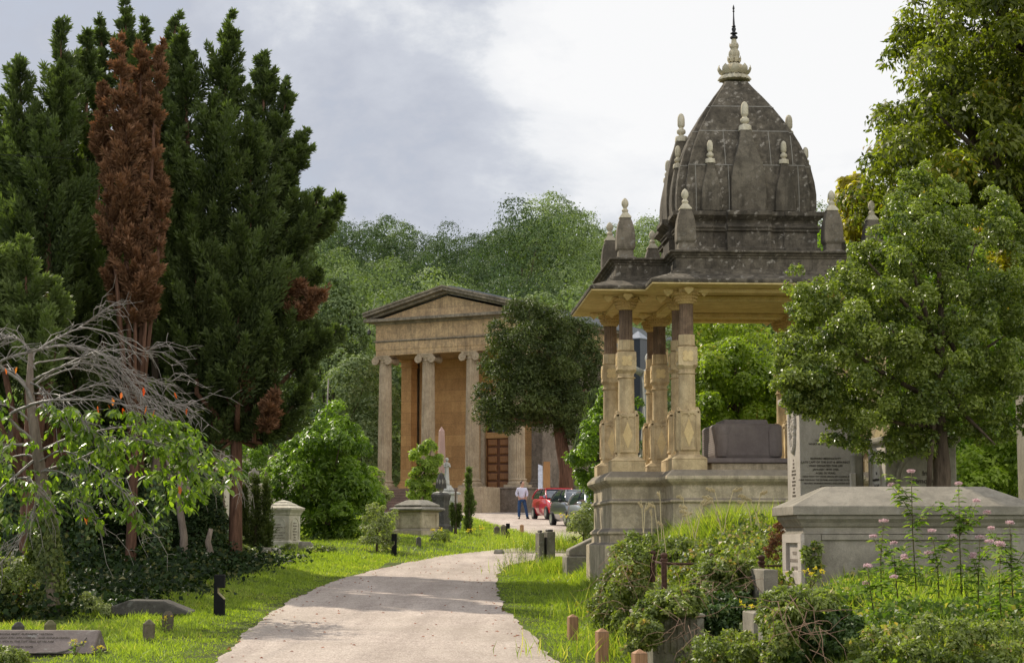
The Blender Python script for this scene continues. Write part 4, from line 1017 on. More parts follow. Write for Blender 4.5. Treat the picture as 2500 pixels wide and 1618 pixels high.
# white pyramid topped tomb
Y = 50.5; p = put(691, Y); g = thing('pyramid_topped_tomb', 'pale square tomb with a stepped pyramid cap and arched inscription panel', 'tomb', p, R(-19))
hh = lambda py: hz(py, Y) - p[2]; s = .335
q = MB(); q.stack(lambda o: rect(o, s, s), [(.06, -.1), (.06, .12), (.0, .14), (0, hh(1258)), (.02, hh(1256)), (.03, hh(1252)), (.07, hh(1246)), (.09, hh(1245)), (.09, hh(1240))]); q.build('shaft', M_GRP, g, bevel=.01)
q = MB(); q.stack(lambda o: rect(o, s, s), [(.10, hh(1240)), (-.06, hh(1233)), (-.06, hh(1231.5)), (-.17, hh(1226.5)), (-.17, hh(1225)), (-.333, hh(1220))]); q.build('cap', M_GRP, g)
def arch_frame(w, z0, z1, t, y0, y1, n=12):
    "ring of an arch: outer minus inner as a tube-like loft"
    q = MB(); r = w / 2; zc_ = z1 - r * 1.1
    def pts(e): return [(-r - e, z0)] + [(-(r + e) * math.cos(PI * k / n), zc_ + (r * 1.1 + e) * math.sin(PI * k / n)) for k in range(n + 1)] + [(r + e, z0)]
    I, O = pts(0), pts(t)
    q.loft([[(a[0], y0, a[1]), (b[0], y0, b[1]), (b[0], y1, b[1]), (a[0], y1, a[1])] for a, b in zip(I, O)]); return q
for k, (dx) in enumerate((0, 1)):
    q = arch_frame(.44, .18, hh(1264), .035, -s - .015, -s + .01); q.xf(Matrix.Rotation(k * PI / 2, 4, 'Z')); q.build('arch_moulding', M_GRP, g)
text_part('inscription', 'SACRED\nTO THE MEMORY OF\nJANE\nBELOVED WIFE OF\nJOHN HARRIS\nWHO DEPARTED\nTHIS LIFE\nAND ALSO OF\nMARY ANN', .052, facing(0, -s - .003, hh(1282)), M_LETF, g, .001, 1.35)
text_part('inscription', 'ALSO OF\nTHE ABOVE\nNAMED\nWHO DIED\nJUNE 4TH\n1866\nIN PEACE', .05, Matrix.Rotation(PI / 2, 4, 'Z') @ facing(0, -s - .003, hh(1278)), M_LETF, g, .001, 1.5)
# urn topped pedestal behind the little yew
Y = 52; p = put(617, Y); g = thing('urn_pedestal', 'pale pedestal topped by a grey draped urn behind the small yew', 'monument', p, R(-10)); hh = lambda py: hz(py, Y) - p[2]
MB().stack(lambda o: rect(o, .27, .27), [(.08, -.1), (.08, .2), (0, .25), (0, hh(1192)), (.05, hh(1188)), (.05, hh(1183)), (-.1, hh(1179))]).build('pedestal', M_GRP, g, bevel=.01)
MB().lathe([(.08, hh(1180)), (.05, hh(1176)), (.13, hh(1168)), (.16, hh(1156)), (.13, hh(1151)), (.05, hh(1148)), (.04, hh(1145)), (.01, hh(1142))], 16).build('urn', M_GR, g, smooth=True)
p = put(556, 55); g = thing('small_headstone', 'small pale headstone seen between the thin trunk and the conifer trunk', 'headstone', p, 0)
MB().prism([(-.3, 0), (.3, 0), (.3, .55), (.15, .68), (-.15, .68), (-.3, .55)], -.06, .06).build('slab', M_GRP, g, bevel=.01)
for (px, Y, w, h, lab, rz) in ((745, 47, .42, .20, 'low broken grey stone beside the pyramid-topped tomb', .3), (660, 44.5, .5, .14, 'flat rounded stone in the grass below the pyramid-topped tomb', .1), (612, 41, .45, .13, 'rough grey stone at the foot of the small yew', -.2), (1218, 49, .3, .12, 'small rough stone at the path edge by the weeds', .2)):
    p = put(px, Y); g = thing('loose_stone', lab, 'stone', p, rz); MB().loft([[(a * w, b * w * .6, z * h) for a, b in ((-.5, -.4), (-.1, -.5), (.45, -.4), (.5, .3), (.1, .5), (-.4, .4))] for a_, z in ((0, -.3), (0, .6))] + [[(a * w * .7, b * w * .45, h) for a, b in ((-.5, -.4), (-.1, -.5), (.45, -.4), (.5, .3), (.1, .5), (-.4, .4))]]).build('stone', M_GR, g, bevel=.02, seg=2, jitter=.01)
# chest tomb left of centre
Y = 60; p = put(1018, Y); g = thing('stone_chest_tomb', 'square yellowish chest tomb with panelled sides and a two-tier dark lid', 'tomb', p, R(-33)); hh = lambda py: hz(py, Y) - p[2]; s = .48
q = MB(); q.stack(lambda o: rect(o, s, s), [(.08, -.2), (.08, .12), (.03, .15), (0, .2), (0, hh(1250)), (.04, hh(1248)), (.10, hh(1246)), (.10, hh(1245))]); q.build('chest', M_CHT, g, bevel=.01)
for k in range(4):
    q = MB()
    for x in (-s + .07, s - .07): q.box(x - .07, x + .07, -s - .03, -s + .02, .2, hh(1251))
    q.box(-s + .14, s - .14, -s - .02, -s + .02, .2, .27); q.box(-s + .14, s - .14, -s - .02, -s + .02, hh(1251) - .07, hh(1251)); q.xf(Matrix.Rotation(k * PI / 2, 4, 'Z')); q.build('panel_frame', M_CHT, g, bevel=.006)
MB().stack(lambda o: rect(o, s, s), [(.16, hh(1245)), (.16, hh(1241)), (.02, hh(1237)), (.0, hh(1236.5)), (.04, hh(1235)), (.04, hh(1232.5)), (-.22, hh(1221)), (-.28, hh(1220))]).build('lid', M_GR, g, bevel=.008)
# pink obelisk
Y = 80; p = put(1077, Y); g = thing('pink_obelisk', 'slender pink granite obelisk in front of the chapel steps', 'obelisk', p, R(20)); hh = lambda py: hz(py, Y) - p[2]
MB().stack(lambda o: rect(o, .2, .2), [(.25, -.1), (.25, .35), (.12, .4), (.12, 1.1), (.16, 1.15), (.0, 1.25)]).build('pedestal', M_GR, g, bevel=.01)
MB().stack(lambda o: rect(o, .1, .1), [(.085, 1.25), (.0, hh(1052)), (-.095, hh(1041))]).build('shaft', M_PINK, g, bevel=.006)
# blackened pedestal with draped urn
Y = 66; p = put(1076, Y); g = thing('black_urn_pedestal', 'blackened pedestal carrying a shrouded urn in front of the pink obelisk', 'monument', p, R(-25)); hh = lambda py: hz(py, Y) - p[2]
MB().stack(lambda o: rect(o, .2, .2), [(.12, -.2), (.12, .25), (.04, .32), (.02, .9 * hh(1215)), (.06, hh(1212)), (.06, hh(1207)), (-.02, hh(1203))]).build('pedestal', M_GRD, g, bevel=.01)
q = MB(); z0 = hh(1204); z1 = hh(1155); Hh = z1 - z0
q.lathe([(.10, z0), (.05, z0 + .06 * Hh), (.08, z0 + .14 * Hh), (.15, z0 + .35 * Hh), (.17, z0 + .55 * Hh), (.15, z0 + .68 * Hh), (.10, z0 + .78 * Hh), (.09, z0 + .88 * Hh), (.02, z1)], 20); q.build('urn', M_GR, g, smooth=True)
q = MB(); q.lathe([(.20, z0 + .25 * Hh), (.185, z0 + .5 * Hh), (.165, z0 + .7 * Hh), (.12, z0 + .82 * Hh), (.10, z0 + .95 * Hh), (.02, z1 + .02)], 48, flute=9, fd=.16, cap=False); q.build('drape', M_GRD, g, smooth=True)
# statue figure maker
def figure(t, mat, H, rz=0.0, arm_up=False, bowed=True):
    q = MB(); rg = []
    for z, rx, ry, fl_ in ((0, .19, .17, .10), (.1, .18, .16, .14), (.3, .155, .145, .14), (.5, .13, .12, .1), (.6, .135, .115, .06), (.7, .14, .11, .04), (.78, .155, .10, .02), (.83, .12, .08, 0), (.855, .045, .045, 0), (.87, .04, .045, 0)):
        rg.append([(rx * H * .6 * math.cos(a) * (1 - fl_ * (.5 + .5 * math.cos(9 * a))), ry * H * .6 * math.sin(a) * (1 - fl_ * (.5 + .5 * math.cos(9 * a))), z * H) for a in [2 * PI * k / 54 for k in range(54)]])
    q.loft(rg); robe = q.build('robe', mat, t, smooth=True)
    q = MB(); dy = -.03 * H if bowed else 0; q.sphere((0, dy, .925 * H), (.052 * H, .062 * H, .07 * H), 12, 10); q.sphere((0, dy + .02 * H, .94 * H), (.06 * H, .06 * H, .066 * H), 12, 8); q.build('head', mat, t, smooth=True)
    for s in (-1, 1):
        if arm_up and s < 0: pts = [(-.09 * H, 0, .8 * H), (-.20 * H, -.02 * H, .86 * H), (-.29 * H, -.03 * H, 1.02 * H)]
        else: pts = [(s * .09 * H, 0, .8 * H), (s * .12 * H, -.03 * H, .66 * H), (s * .02 * H, -.11 * H, .70 * H)]
        q = MB(); q.tube(pts, [.036 * H, .03 * H, .02 * H], 8)
        e = Vector(pts[-1]); dd = (Vector(pts[-1]) - Vector(pts[-2])).normalized()
        q.sphere(tuple(e + dd * .02 * H), .024 * H, 8, 6)
        for k in range(4): b_ = e + dd * .03 * H + Vector((.012 * H * (k - 1.5), 0, 0)); q.tube([b_, b_ + dd * (.04 + .008 * (k in (1, 2))) * H], [.007 * H, .005 * H], 5)
        q.tube([e + Vector((-.02 * H, 0, 0)), e + Vector((-.04 * H, 0, .02 * H))], [.007 * H, .005 * H], 5)
        q.build('arm', mat, t, smooth=True)
Y = 72; p = put(1090, Y); g = thing('draped_statue', 'weathered white statue of a draped figure on a stepped round base', 'statue', p, R(30)); hh = lambda py: hz(py, Y) - p[2]
q = MB(); q.stack(lambda o: rect(o, .25, .25), [(.16, -.1), (.16, .3), (.05, .34), (.05, hh(1208)), (.15, hh(1206)), (.15, hh(1202)), (-.02, hh(1199))]); q.lathe([(.26, hh(1199)), (.30, hh(1196)), (.26, hh(1192)), (.2, hh(1188)), (.17, hh(1184))], 20); q.build('pedestal', M_WHITE, g)
sub = MB(); H = hh(1117) - hh(1184)
_before = set(bpy.data.objects); figure(g, M_WHITE, H)
for o in set(bpy.data.objects) - _before: o.location.z += hh(1184)
# double headstone right of the path
Y = 43.5
for (px, w, top, lab, rz) in ((1318, .12, 1299, 'left of two thick mossy headstones standing side on', 78), (1341, .19, 1297, 'right of two thick mossy headstones standing side on', 78)):
    p = put(px, Y); g = thing('thick_headstone', lab, 'headstone', p, R(rz) - PI / 2 + R(20), 'pair of thick headstones beside the path'); hh = lambda py: hz(py, Y) - p[2]
    MB().box(-w / 2, w / 2, -.3, .3, -.1, hh(top)).build('slab', M_GRM, g, bevel=.03, seg=3)
    MB().box(-w / 2 + .03, w / 2 - .03, -.2, .2, hh(top) - .002, hh(top) + .05).build('cap', M_GRD, g, bevel=.02)
# coped wedge grave beside the mausoleum
Y = 37.5; x_ = xp(1432, Y, 1.6); z_ = hz(1374, Y); g = thing('wedge_gravestone', 'wedge-shaped brown gravestone on a stepped base left of the mausoleum plinth', 'gravestone', (x_, Y, z_), R(3)); hh = lambda py: hz(py, Y) - z_
MB().box(-.42, .4, -.35, .8, -.4, hh(1357)).build('base', M_TOMB, g, bevel=.02)
MB().prism([(-.36, hh(1357)), (.35, hh(1357)), (.35, hh(1312)), (.12, hh(1312)), (-.36, hh(1341))], -.2, .6).build('wedge', M_TOMB, g, bevel=.02)
# dark obelisk and raised-hand statue behind the mausoleum
Y = 46; p = put(1562, Y); g = thing('dark_pillar', 'tall dark blue-grey granite pillar with a pyramid top behind the mausoleum columns', 'monument', p, R(-38)); hh = lambda py: hz(py, Y) - p[2]
MB().stack(lambda o: rect(o, .165, .165), [(.25, -.1), (.25, .3), (.05, .35), (.03, 1.0), (0, hh(829))]).build('shaft', M_SLATE, g, bevel=.006)
MB().stack(lambda o: rect(o, .165, .165), [(.03, hh(829)), (.03, hh(827)), (-.162, hh(808))]).build('cap', simple('pale granite cap', (.25, .27, .31), .3, .5, bump=0), g)
Y = 43; p = put(1593, Y); g = thing('raised_hand_statue', 'grey statue raising one hand, glimpsed between the mausoleum columns', 'statue', p, R(0)); hh = lambda py: hz(py, Y) - p[2]
zb = hh(1110); MB().stack(lambda o: rect(o, .22, .22), [(.12, -.1), (.12, .3), (0, .34), (0, zb - .08), (.05, zb - .05), (.05, zb)]).build('pedestal', M_WHITE, g)
_before = set(bpy.data.objects); figure(g, M_WHITE, (hh(846) - zb) / 1.06, arm_up=True)
for o in set(bpy.data.objects) - _before: o.location.z += zb
# inscribed pillar monument right of the mausoleum
Y = 24.0; gx_ = xp(1953, Y, 1.5); z_ = gz(gx_ + .3, Y); g = thing('inscribed_monument', 'square grey monument covered in capital letters, carved wreath on its sunlit left face', 'monument', (gx_ + .35, Y + .4, z_), R(3.1)); hh = lambda py: hz(py, Y) - z_
Hs = hh(992)
MB().stack(lambda o: rect(o, .35, .40), [(.1, -.3), (.1, .25), (0, .3), (0, Hs), (.04, Hs + .03), (.10, Hs + .08), (.10, Hs + .14), (-.1, Hs + .2)]).build('shaft', M_TOMBL, g, bevel=.008)
MB().lathe([(.2, Hs + .2), (.1, Hs + .3), (.12, Hs + .36), (.26, Hs + .6), (.27, Hs + .75), (.2, Hs + .86), (.1, Hs + .92), (.06, Hs + 1.0), (.01, Hs + 1.08)], 20).build('urn', M_WHITE, g, smooth=True)
L1 = 'I GAVE THEE ALL\nWHAT HAST THOU GIVEN\n\n\n\nEDWARD MEDDLICOTT\n(LATE CAPT OF THE 31ST & 18TH REGT)\nWHO DEPARTED THIS LIFE\nJANUARY 18TH 1920,\nAGED 76 YEARS.'
L2 = "HOLD THOU THY CROSS, BEFORE MY CLOSING EYES\nSHINE THROUGH THE GLOOM, AND POINT ME TO THE SKIES\nHEAVEN'S MORNING BREAKS, AND EARTH'S VAIN\nSHADOWS FLEE\nIN LIFE, IN DEATH, O LORD"
text_part('inscription', L1, .036, facing(-.02, -.402, hh(1077)), M_LETT, g, .001, 1.28)
text_part('inscription', L2, .0265, facing(-.005, -.402, hh(1164.5)), M_LETT, g, .001, 1.62, shear=.2)
text_part('inscription', 'SIR\nJAMES\nDAVID\nAND HIS WIFE\nWHO IS BURIED\nIN THIS\nPLACE WITH\nHER FATHER\nGONE\nBUT NOT\nFORGOTTEN', .038, Matrix.Rotation(-PI / 2, 4, 'Z') @ facing(0, -.352, hh(1123)), M_LETF, g, .001, 1.2)
q = MB(); rr = random.Random(3)
for k in range(46):
    a = 2 * PI * k / 46; q.sphere((-.355, .17 * math.sin(a) * (1 if math.cos(a) > 0 else .85), hh(1040) + .3 * math.cos(a)), (.035, rr.uniform(.03, .05), rr.uniform(.03, .05)), 7, 5)
for k in range(14): q.sphere((-.353, rr.uniform(-.06, .06), hh(1040) + rr.uniform(-.2, .2)), (.03, .035, .045), 7, 5)
q.build('carved_wreath', M_TOMBL, g, smooth=True)
# stone stub with pale block
Y = 23.6; p = put(2097, Y); g = thing('broken_pillar', 'narrow weathered stone pillar with a pale block beside it, between two inscribed monuments', 'monument', p, R(3)); hh = lambda py: hz(py, Y) - p[2]
MB().stack(lambda o: rect(o, .068, .09), [(.02, -.1), (0, .2), (0, hh(1112)), (-.02, hh(1105))]).build('pillar', M_TOMB, g, bevel=.02)
MB().box(-.115, -.05, -.16, -.09, .3, hh(1155)).build('block', M_TOMBL, g, bevel=.005)
# gothic panelled monument
Y = 22.8; gx_ = xp(2163, Y, 1.6); z_ = gz(gx_ + .4, Y); g = thing('gothic_monument', 'square gothic monument with pointed arch panels reading In memory of', 'monument', (gx_ + .43, Y + .45, z_), R(3.1)); hh = lambda py: hz(py, Y) - z_
Hs = hh(1085)
MB().stack(lambda o: rect(o, .43, .45), [(.08, -.3), (.08, .2), (0, .26), (0, Hs), (.05, Hs + .04), (.05, Hs + .1), (-.3, Hs + .15)]).build('block', M_TOMB, g, bevel=.012)
for k, w in ((0, .60), (-1, .46)):
    for e in (0, .055):
        q = arch_frame(w - 2 * e, .3, Hs - .1 - e, .02, -(.45 if k == 0 else .43) - .03 + e * .4, -(.42 if k == 0 else .40)); q.xf(Matrix.Rotation(k * PI / 2, 4, 'Z')); q.build('arch_moulding', M_TOMB if k == 0 else M_TOMBL, g, smooth=False)  # left arch uses the paler stone, sunlight put into its colour
MB().box(-.434, -.42, -.42, .42, .28, Hs - .02).build('sunlit_side_face', M_TOMBL, g)  # thin pale overlay on the left face; sunlight put into the stone colour
text_part('inscription', 'In\nmemory of', .085, facing(.04, -.455, hh(1160)), M_LETT, g, .001, 1.1)
text_part('inscription', 'In\nremembrance of\nJohn Smith', .058, Matrix.Rotation(-PI / 2, 4, 'Z') @ facing(0, -.440, hh(1155)), M_LETT, g, .001, 1.35)
# pillar at the right edge
Y = 24.5; p = put(2541, Y); g = thing('capped_pillar', 'stone pillar with a moulded cap cut off by the right edge', 'monument', p, R(3)); hh = lambda py: hz(py, Y) - p[2]
MB().stack(lambda o: rect(o, .2, .2), [(.1, -.2), (.1, .3), (0, .34), (0, hh(945)), (.05, hh(935)), (.09, hh(928)), (.09, hh(918)), (-.1, hh(912))]).build('pillar', M_TOMB, g, bevel=.01)
# big chest tomb
Y = 19.0; X0 = xp(1950, Y, 2.0); X1 = X0 + 2.32; D_ = 1.0
z_ = hz(1432, Y); g = thing('large_chest_tomb', 'large brown-grey chest tomb with a hipped stone lid on the right', 'tomb', ((X0 + X1) / 2, Y + D_ / 2, z_), R(2.5)); hh = lambda py: hz(py, Y) - z_
a, b_ = (X1 - X0) / 2, D_ / 2
MB().stack(lambda o: rect(o, a, b_), [(.10, -.9), (.10, -.02), (.07, .0), (.02, .015)]).build('base', M_TOMB, g, bevel=.012)
MB().stack(lambda o: rect(o, a, b_), [(-.03, .01), (-.03, hh(1303)), (0, hh(1303)), (0, hh(1301)), (-.02, hh(1299)), (-.02, hh(1287)), (.0, hh(1284)), (.02, hh(1275)), (.055, hh(1266)), (.06, hh(1257.5))]).build('chest', M_TOMB, g, bevel=.006, seg=2)
q = MB()
for s in (-1, 1):
    q.box(s * (a - .10) - .095, s * (a - .10) + .095, -b_ + .0 - .002, -b_ + .03, .012, hh(1303.5))
q.box(-a + .2, a - .2, -b_ + .005, -b_ + .031, hh(1318), hh(1304)); q.box(-a + .2, a - .2, -b_ + .005, -b_ + .031, .012, .06)
q.build('front_frame', M_TOMB, g, bevel=.006)
q = MB(); x_ = -a - .012; z0, z1 = .02, hh(1303)
q.box(x_, x_ + .04, -b_ - .003, b_, z0, z0 + .13); q.box(x_, x_ + .04, -b_ - .003, b_, z1 - .09, z1); q.box(x_, x_ + .04, -b_ - .003, -b_ + .17, z0 + .13, z1 - .09); q.box(x_, x_ + .04, b_ - .2, b_, z0 + .13, z1 - .09); q.box(x_ + .035, x_ + .06, -b_ + .1, b_ - .1, z0 + .1, z1 - .05)
q.build('end_panel', M_TOMBL, g, bevel=.004)  # left end paler than the chest: sunlight put into the stone colour
text_part('inscription', 'SUSANNE\nTHE BELOVED WIFE OF\nROBERT DEAN\nDIED MARCH 17TH 1878\nWHO FELL ASLEEP ALSO\nJUNE 12TH 1881\nTHY WILL BE DONE', .050, Matrix.Rotation(-PI / 2, 4, 'Z') @ facing(.0, x_ + .033, z1 - .21), M_LETL, g, .0008, 1.5)
q = MB(); A, B = a + .10, b_ + .09; zl0, zl1, zr = hh(1257), hh(1234.5), hz(1188, Y + D_ / 2) - z_
q.loft([[(-A, -B, z), (A, -B, z), (A, B, z), (-A, B, z)] for z in (zl0, zl1)], cap=True)
q.loft([[(-A + .004, -B + .004, zl1 - .001), (A - .004, -B + .004, zl1 - .001), (A - .004, B - .004, zl1 - .001), (-A + .004, B - .004, zl1 - .001)], [(-A + .44, -.12, zr), (A - .44, -.12, zr), (A - .44, .12, zr), (-A + .44, .12, zr)]])
q.build('lid', M_TOMB, g, bevel=.008, seg=2)
# low kerb blocks left of it
Y = 19.2; x_ = xp(1876, Y, 1.4); z_ = hz(1440, Y)
g = thing('kerb_block', 'pale stepped kerb block at the left foot of the large chest tomb', 'stone', (x_, Y + .1, z_), R(2.5)); hh = lambda py: hz(py, Y) - z_
MB().prism([(-.05, -.2), (.33, -.2), (.33, hh(1436)), (.095, hh(1436)), (.095, hh(1390)), (-.05, hh(1390))], -.12, .75).build('block', M_TOMB, g, bevel=.008)
# ivy smothered chest tomb in front of the mausoleum
Y = 18.6; x_ = xp(1650, Y, 1.2); z_ = hz(1600, Y)
g = thing('ivy_smothered_tomb', 'chest tomb almost buried in ivy with one grey side slab showing', 'tomb', (x_, Y + .4, z_), R(6)); hh = lambda py: hz(py, Y) - z_
MB().box(-.26, .25, -.35, 1.0, -.1, hh(1508)).build('chest', M_GRM, g, bevel=.012)
MB().box(-.27, .26, -.36, 1.0, hh(1508), hh(1498)).build('lid', M_TOMB, g, bevel=.012)
q = MB()
for k in range(7): q.box(-.22 + k * .065, -.195 + k * .065, -.362, -.345, .02, hh(1512))
q.build('side_slab', M_GRM, g, bevel=.006)
for (px, Y, w, d, top, bot, lab, mat) in ((1862, 17.2, .16, .5, 1494, 1560, 'pale square kerb stone in the ivy below the chest tomb', M_TOMB), (1912, 16.4, .22, .5, 1490, 1600, 'grey fluted tomb side leaning under the ivy mound', M_GR)):
    x_ = xp(px, Y, 1.2); z_ = hz(bot, Y); g = thing('kerb_stone', lab, 'stone', (x_, Y, z_), R(5)); MB().box(-w / 2, w / 2, 0, d, -.2, hz(top, Y) - z_).build('slab', mat, g, bevel=.012)
# rusty grave railing
def rpost(q, x, y, z0, z1, r=.03):
    q.lathe([(r, z0), (r, z1 - .10), (r * 1.5, z1 - .09), (r * 1.5, z1 - .07), (r * .9, z1 - .06), (r * 1.3, z1 - .04), (r * 1.35, z1 - .02), (r * .6, z1)], 10, (x, y, 0))
p = Vector((xp(1592, 22, 1.9), 22, 0)); g = thing('grave_railing', 'rusty iron grave railing with knobbed posts half lost in ivy', 'railing', (p.x, p.y, 0)); 
posts = [(1565, 24.0, 1340, 1400), (1593, 22.0, 1343, 1420), (1621, 20.4, 1348, 1440), (1737, 21.5, 1350, 1420), (1859, 21.0, 1354, 1400), (1960, 21.0, 1354, 1400)]
W0 = []
for px, Y, t_, b__ in posts:
    w = W(px, t_, Y); w0 = W(px, b__, Y); W0.append((w.x - p.x, Y - p.y, w.z))
    q = MB(); rpost(q, w.x - p.x, Y - p.y, w0.z, w.z); q.build('post', M_RUST, g, smooth='auto')
for i in range(len(W0) - 1):
    for dz in (-.12,):
        a_, c_ = Vector(W0[i]), Vector(W0[i + 1]); MB().tube([a_ + Vector((0, 0, dz)), c_ + Vector((0, 0, dz))], .014, 6).build('rail', M_RUST, g)
# thin overhead wire
wz0 = W(0, 377, 30); wz1 = W(235, 392, 40)
dirv = (wz1 - wz0); o = MB().tube([wz0 - dirv * 3, wz1 + dirv * 1.5], .006, 4).build('overhead_wire', M_BLK); tag(o, 'thin overhead wire crossing in front of the left conifer', 'wire')
# ------------------------------------------------------------------ leaf materials
LM = dict(
 hill=leafmat('hill tree leaf', (.058, .090, .042), (.220, .275, .118), trans=.2, rough=.75, spec=.15),  # kept pale and greyish: distance haze put into the leaf colour
 hillp=leafmat('pale hill tree leaf', (.100, .138, .065), (.310, .370, .180), trans=.2, rough=.7, spec=.2),
 hilld=leafmat('dark hill tree leaf', (.030, .052, .028), (.125, .175, .075), trans=.16, rough=.75, spec=.15),
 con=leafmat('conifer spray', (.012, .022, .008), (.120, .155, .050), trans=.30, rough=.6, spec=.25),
 conl=leafmat('lighter conifer spray', (.050, .072, .022), (.160, .200, .065), trans=.3, rough=.6, spec=.25),
 dead=leafmat('dead brown conifer spray', (.065, .034, .018), (.27, .150, .082), trans=.22, rough=.8, spec=.1, transcol=(1.5, 1.0, .5)),
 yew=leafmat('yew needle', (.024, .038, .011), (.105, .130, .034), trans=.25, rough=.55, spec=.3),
 bush=leafmat('glossy bush leaf', (.050, .098, .015), (.235, .330, .045), trans=.42, rough=.42, spec=.4),
 bushl=leafmat('yellow green bush leaf', (.11, .17, .022), (.32, .40, .05), trans=.40, rough=.45, spec=.4),
 pale=leafmat('pale shrub leaf', (.12, .14, .06), (.34, .36, .17), trans=.35, rough=.55, spec=.3),
 holly=leafmat('glossy holly leaf', (.050, .085, .018), (.275, .310, .070), trans=.34, rough=.38, spec=.45),
 chest=leafmat('chestnut leaf', (.028, .044, .009), (.235, .250, .032), (.44, .30, .05), trans=.5, rough=.45, spec=.4),
 yellow=leafmat('yellowing leaf', (.22, .20, .02), (.50, .40, .05), (.35, .18, .03), trans=.42, rough=.5, spec=.3),
 maple=leafmat('maple leaf', (.100, .150, .018), (.31, .37, .04), (.45, .28, .06), trans=.42, rough=.42, spec=.4),
 cherry=leafmat('cherry leaf', (.070, .120, .018), (.250, .330, .045), trans=.48, rough=.36, spec=.5),
 red=leafmat('red autumn leaf', (.45, .04, .015), (.70, .20, .03), trans=.4, rough=.45),
 rust=leafmat('rusty fern frond', (.16, .045, .015), (.34, .11, .03), trans=.3, rough=.7, transcol=(1.5, 1.0, .5)),
)
def tree_root(name, label, cat, x, y, rz=0, group=None, z=None):
    return thing(name, label, cat, (x, y, gz(x, y) if z is None else z), rz, group)
def limbs(root, base_h, clumps, n, r0, mat, seed, trunk_top=None, lean=(0, 0), name='trunk'):
    "tapered trunk with n limbs reaching into clumps (clumps in local space)"
    rr = random.Random(seed); C = sorted(clumps, key=lambda c: rr.random())[:n]
    top = trunk_top or base_h * 1.6
    q = MB(); pts = [(0, 0, -.3)]; m = 7
    for i in range(m + 1):
        t = i / m; pts.append((lean[0] * t + .12 * r0 * 8 * (math.sin(3 * t + seed)) * t * .3, lean[1] * t, top * t))
    q.tube(pts, [r0 * 1.35] + [r0 * (1.15 - .75 * (i / m)) for i in range(m + 1)], 10)
    for c in C:
        t = rr.uniform(.45, .95); s = Vector((lean[0] * t, lean[1] * t, top * t)); e = Vector(c[:3]); mid = s.lerp(e, .5) + Vector((0, 0, -(e - s).length * .08))
        rad = r0 * (1.1 - .75 * t) * .7; q.tube([s, mid, e], [rad, rad * .6, rad * .2], 6)
    return q.build(name, mat, root, smooth=True)
# ------------------------------------------------------------------ wooded hillside
def hill_variant(seed, mat, R_, Ht, n=17000, leaf=.30):
    rng = np.random.default_rng(seed)
    c0 = [0, 0, Ht * .60]; cl = ell_clumps(rng, c0, [R_, R_, Ht * .40], 40, R_ * .31, inner=.30)
    cl2 = ell_clumps(rng, [0, 0, Ht * .5], [R_ * .6, R_ * .6, Ht * .3], 12, R_ * .38)
    V, t = clump_leaves(rng, np.vstack([cl, cl2]), n, leaf, .6, cull=.80, jit=.34, shell=(.84, 1.06), rag=.10)
    root = tree_root('hillside_tree', None, 'tree', 0, 0, z=0)
    limbs(root, Ht * .3, [tuple(c) for c in cl], 9, .22, M_BARK, seed, Ht * .62)
    fast_mesh('crown', V, 4, LM[mat], root, t); return root
HV = [hill_variant(11, 'hill', 5.0, 13.5), hill_variant(12, 'hillp', 4.7, 12.5), hill_variant(13, 'hill', 5.6, 14.5), hill_variant(14, 'hilld', 5.6, 15), hill_variant(15, 'hillp', 5.2, 13), hill_variant(16, 'hilld', 4.8, 14)]
HVn = ['mid green round-crowned', 'pale silvery green', 'broad mid green', 'broad dark green', 'wide pale green', 'narrow dark green']
rr = random.Random(77); used = set(); ROWN = ['front row just above the chapel roof', 'second row up', 'third row up', 'fourth row up', 'fifth row up', 'skyline row']
for ri, (Y, x0, x1, sp, hs) in enumerate(((131, -34, 44, 7.2, .98), (150, -40, 50, 7.6, .98), (172, -46, 56, 7.8, 1.0), (196, -52, 62, 8.2, 1.0), (221, -58, 70, 8.6, 1.02), (247, -64, 78, 8.8, 1.0))):
    x = x0 + rr.uniform(0, 3)
    while x < x1:
        y = Y + rr.uniform(-4, 4); pxs = x / Y * 4600 + 1250
        if ri in (0, 1): k = rr.choice((0, 1, 1, 4, 2))
        elif ri in (3, 4) and pxs < 1200: k = rr.choice((3, 5, 2, 3))
        elif pxs > 1350: k = rr.choice((1, 0, 2, 4))
        else: k = rr.choice((0, 1, 2, 3, 4, 5))
        if ri >= 3 and pxs < 1300: k = rr.choice((3, 5, 3, 5, 0))
        s = hs * rr.uniform(.84, 1.14) * (.97 if ri >= 3 else 1)
        # skyline dips between the two hilltops
        if ri >= 3: s *= 1 - .16 * math.exp(-((pxs - 1080) / 120) ** 2) + .13 * math.exp(-((pxs - 1330) / 110) ** 2)
        lab = '%s tree on the wooded hill, %s' % (HVn[k], ROWN[ri])
        if k not in used: o = HV[k]; used.add(k); o['label'] = lab; o.location = (x, y, gz(x, y) - .3); o.scale = (s * .76, s * .76, s * .94); o['group'] = 'trees on the wooded hillside'
        else: dup(HV[k], (x, y, gz(x, y) - .3), rr.uniform(0, 6.28), (s * .76, s * .76, s * rr.uniform(.85, 1.04)), lab, group='trees on the wooded hillside')
        x += sp * (.74 if ri < 3 else .62) * rr.uniform(.75, 1.25)
for k, o in enumerate(HV):
    if k not in used: o.location = (-40 - k * 6, 150, gz(-40, 150)); o['label'] = HVn[k] + ' tree at the far left of the hill'; o['group'] = 'trees on the wooded hillside'
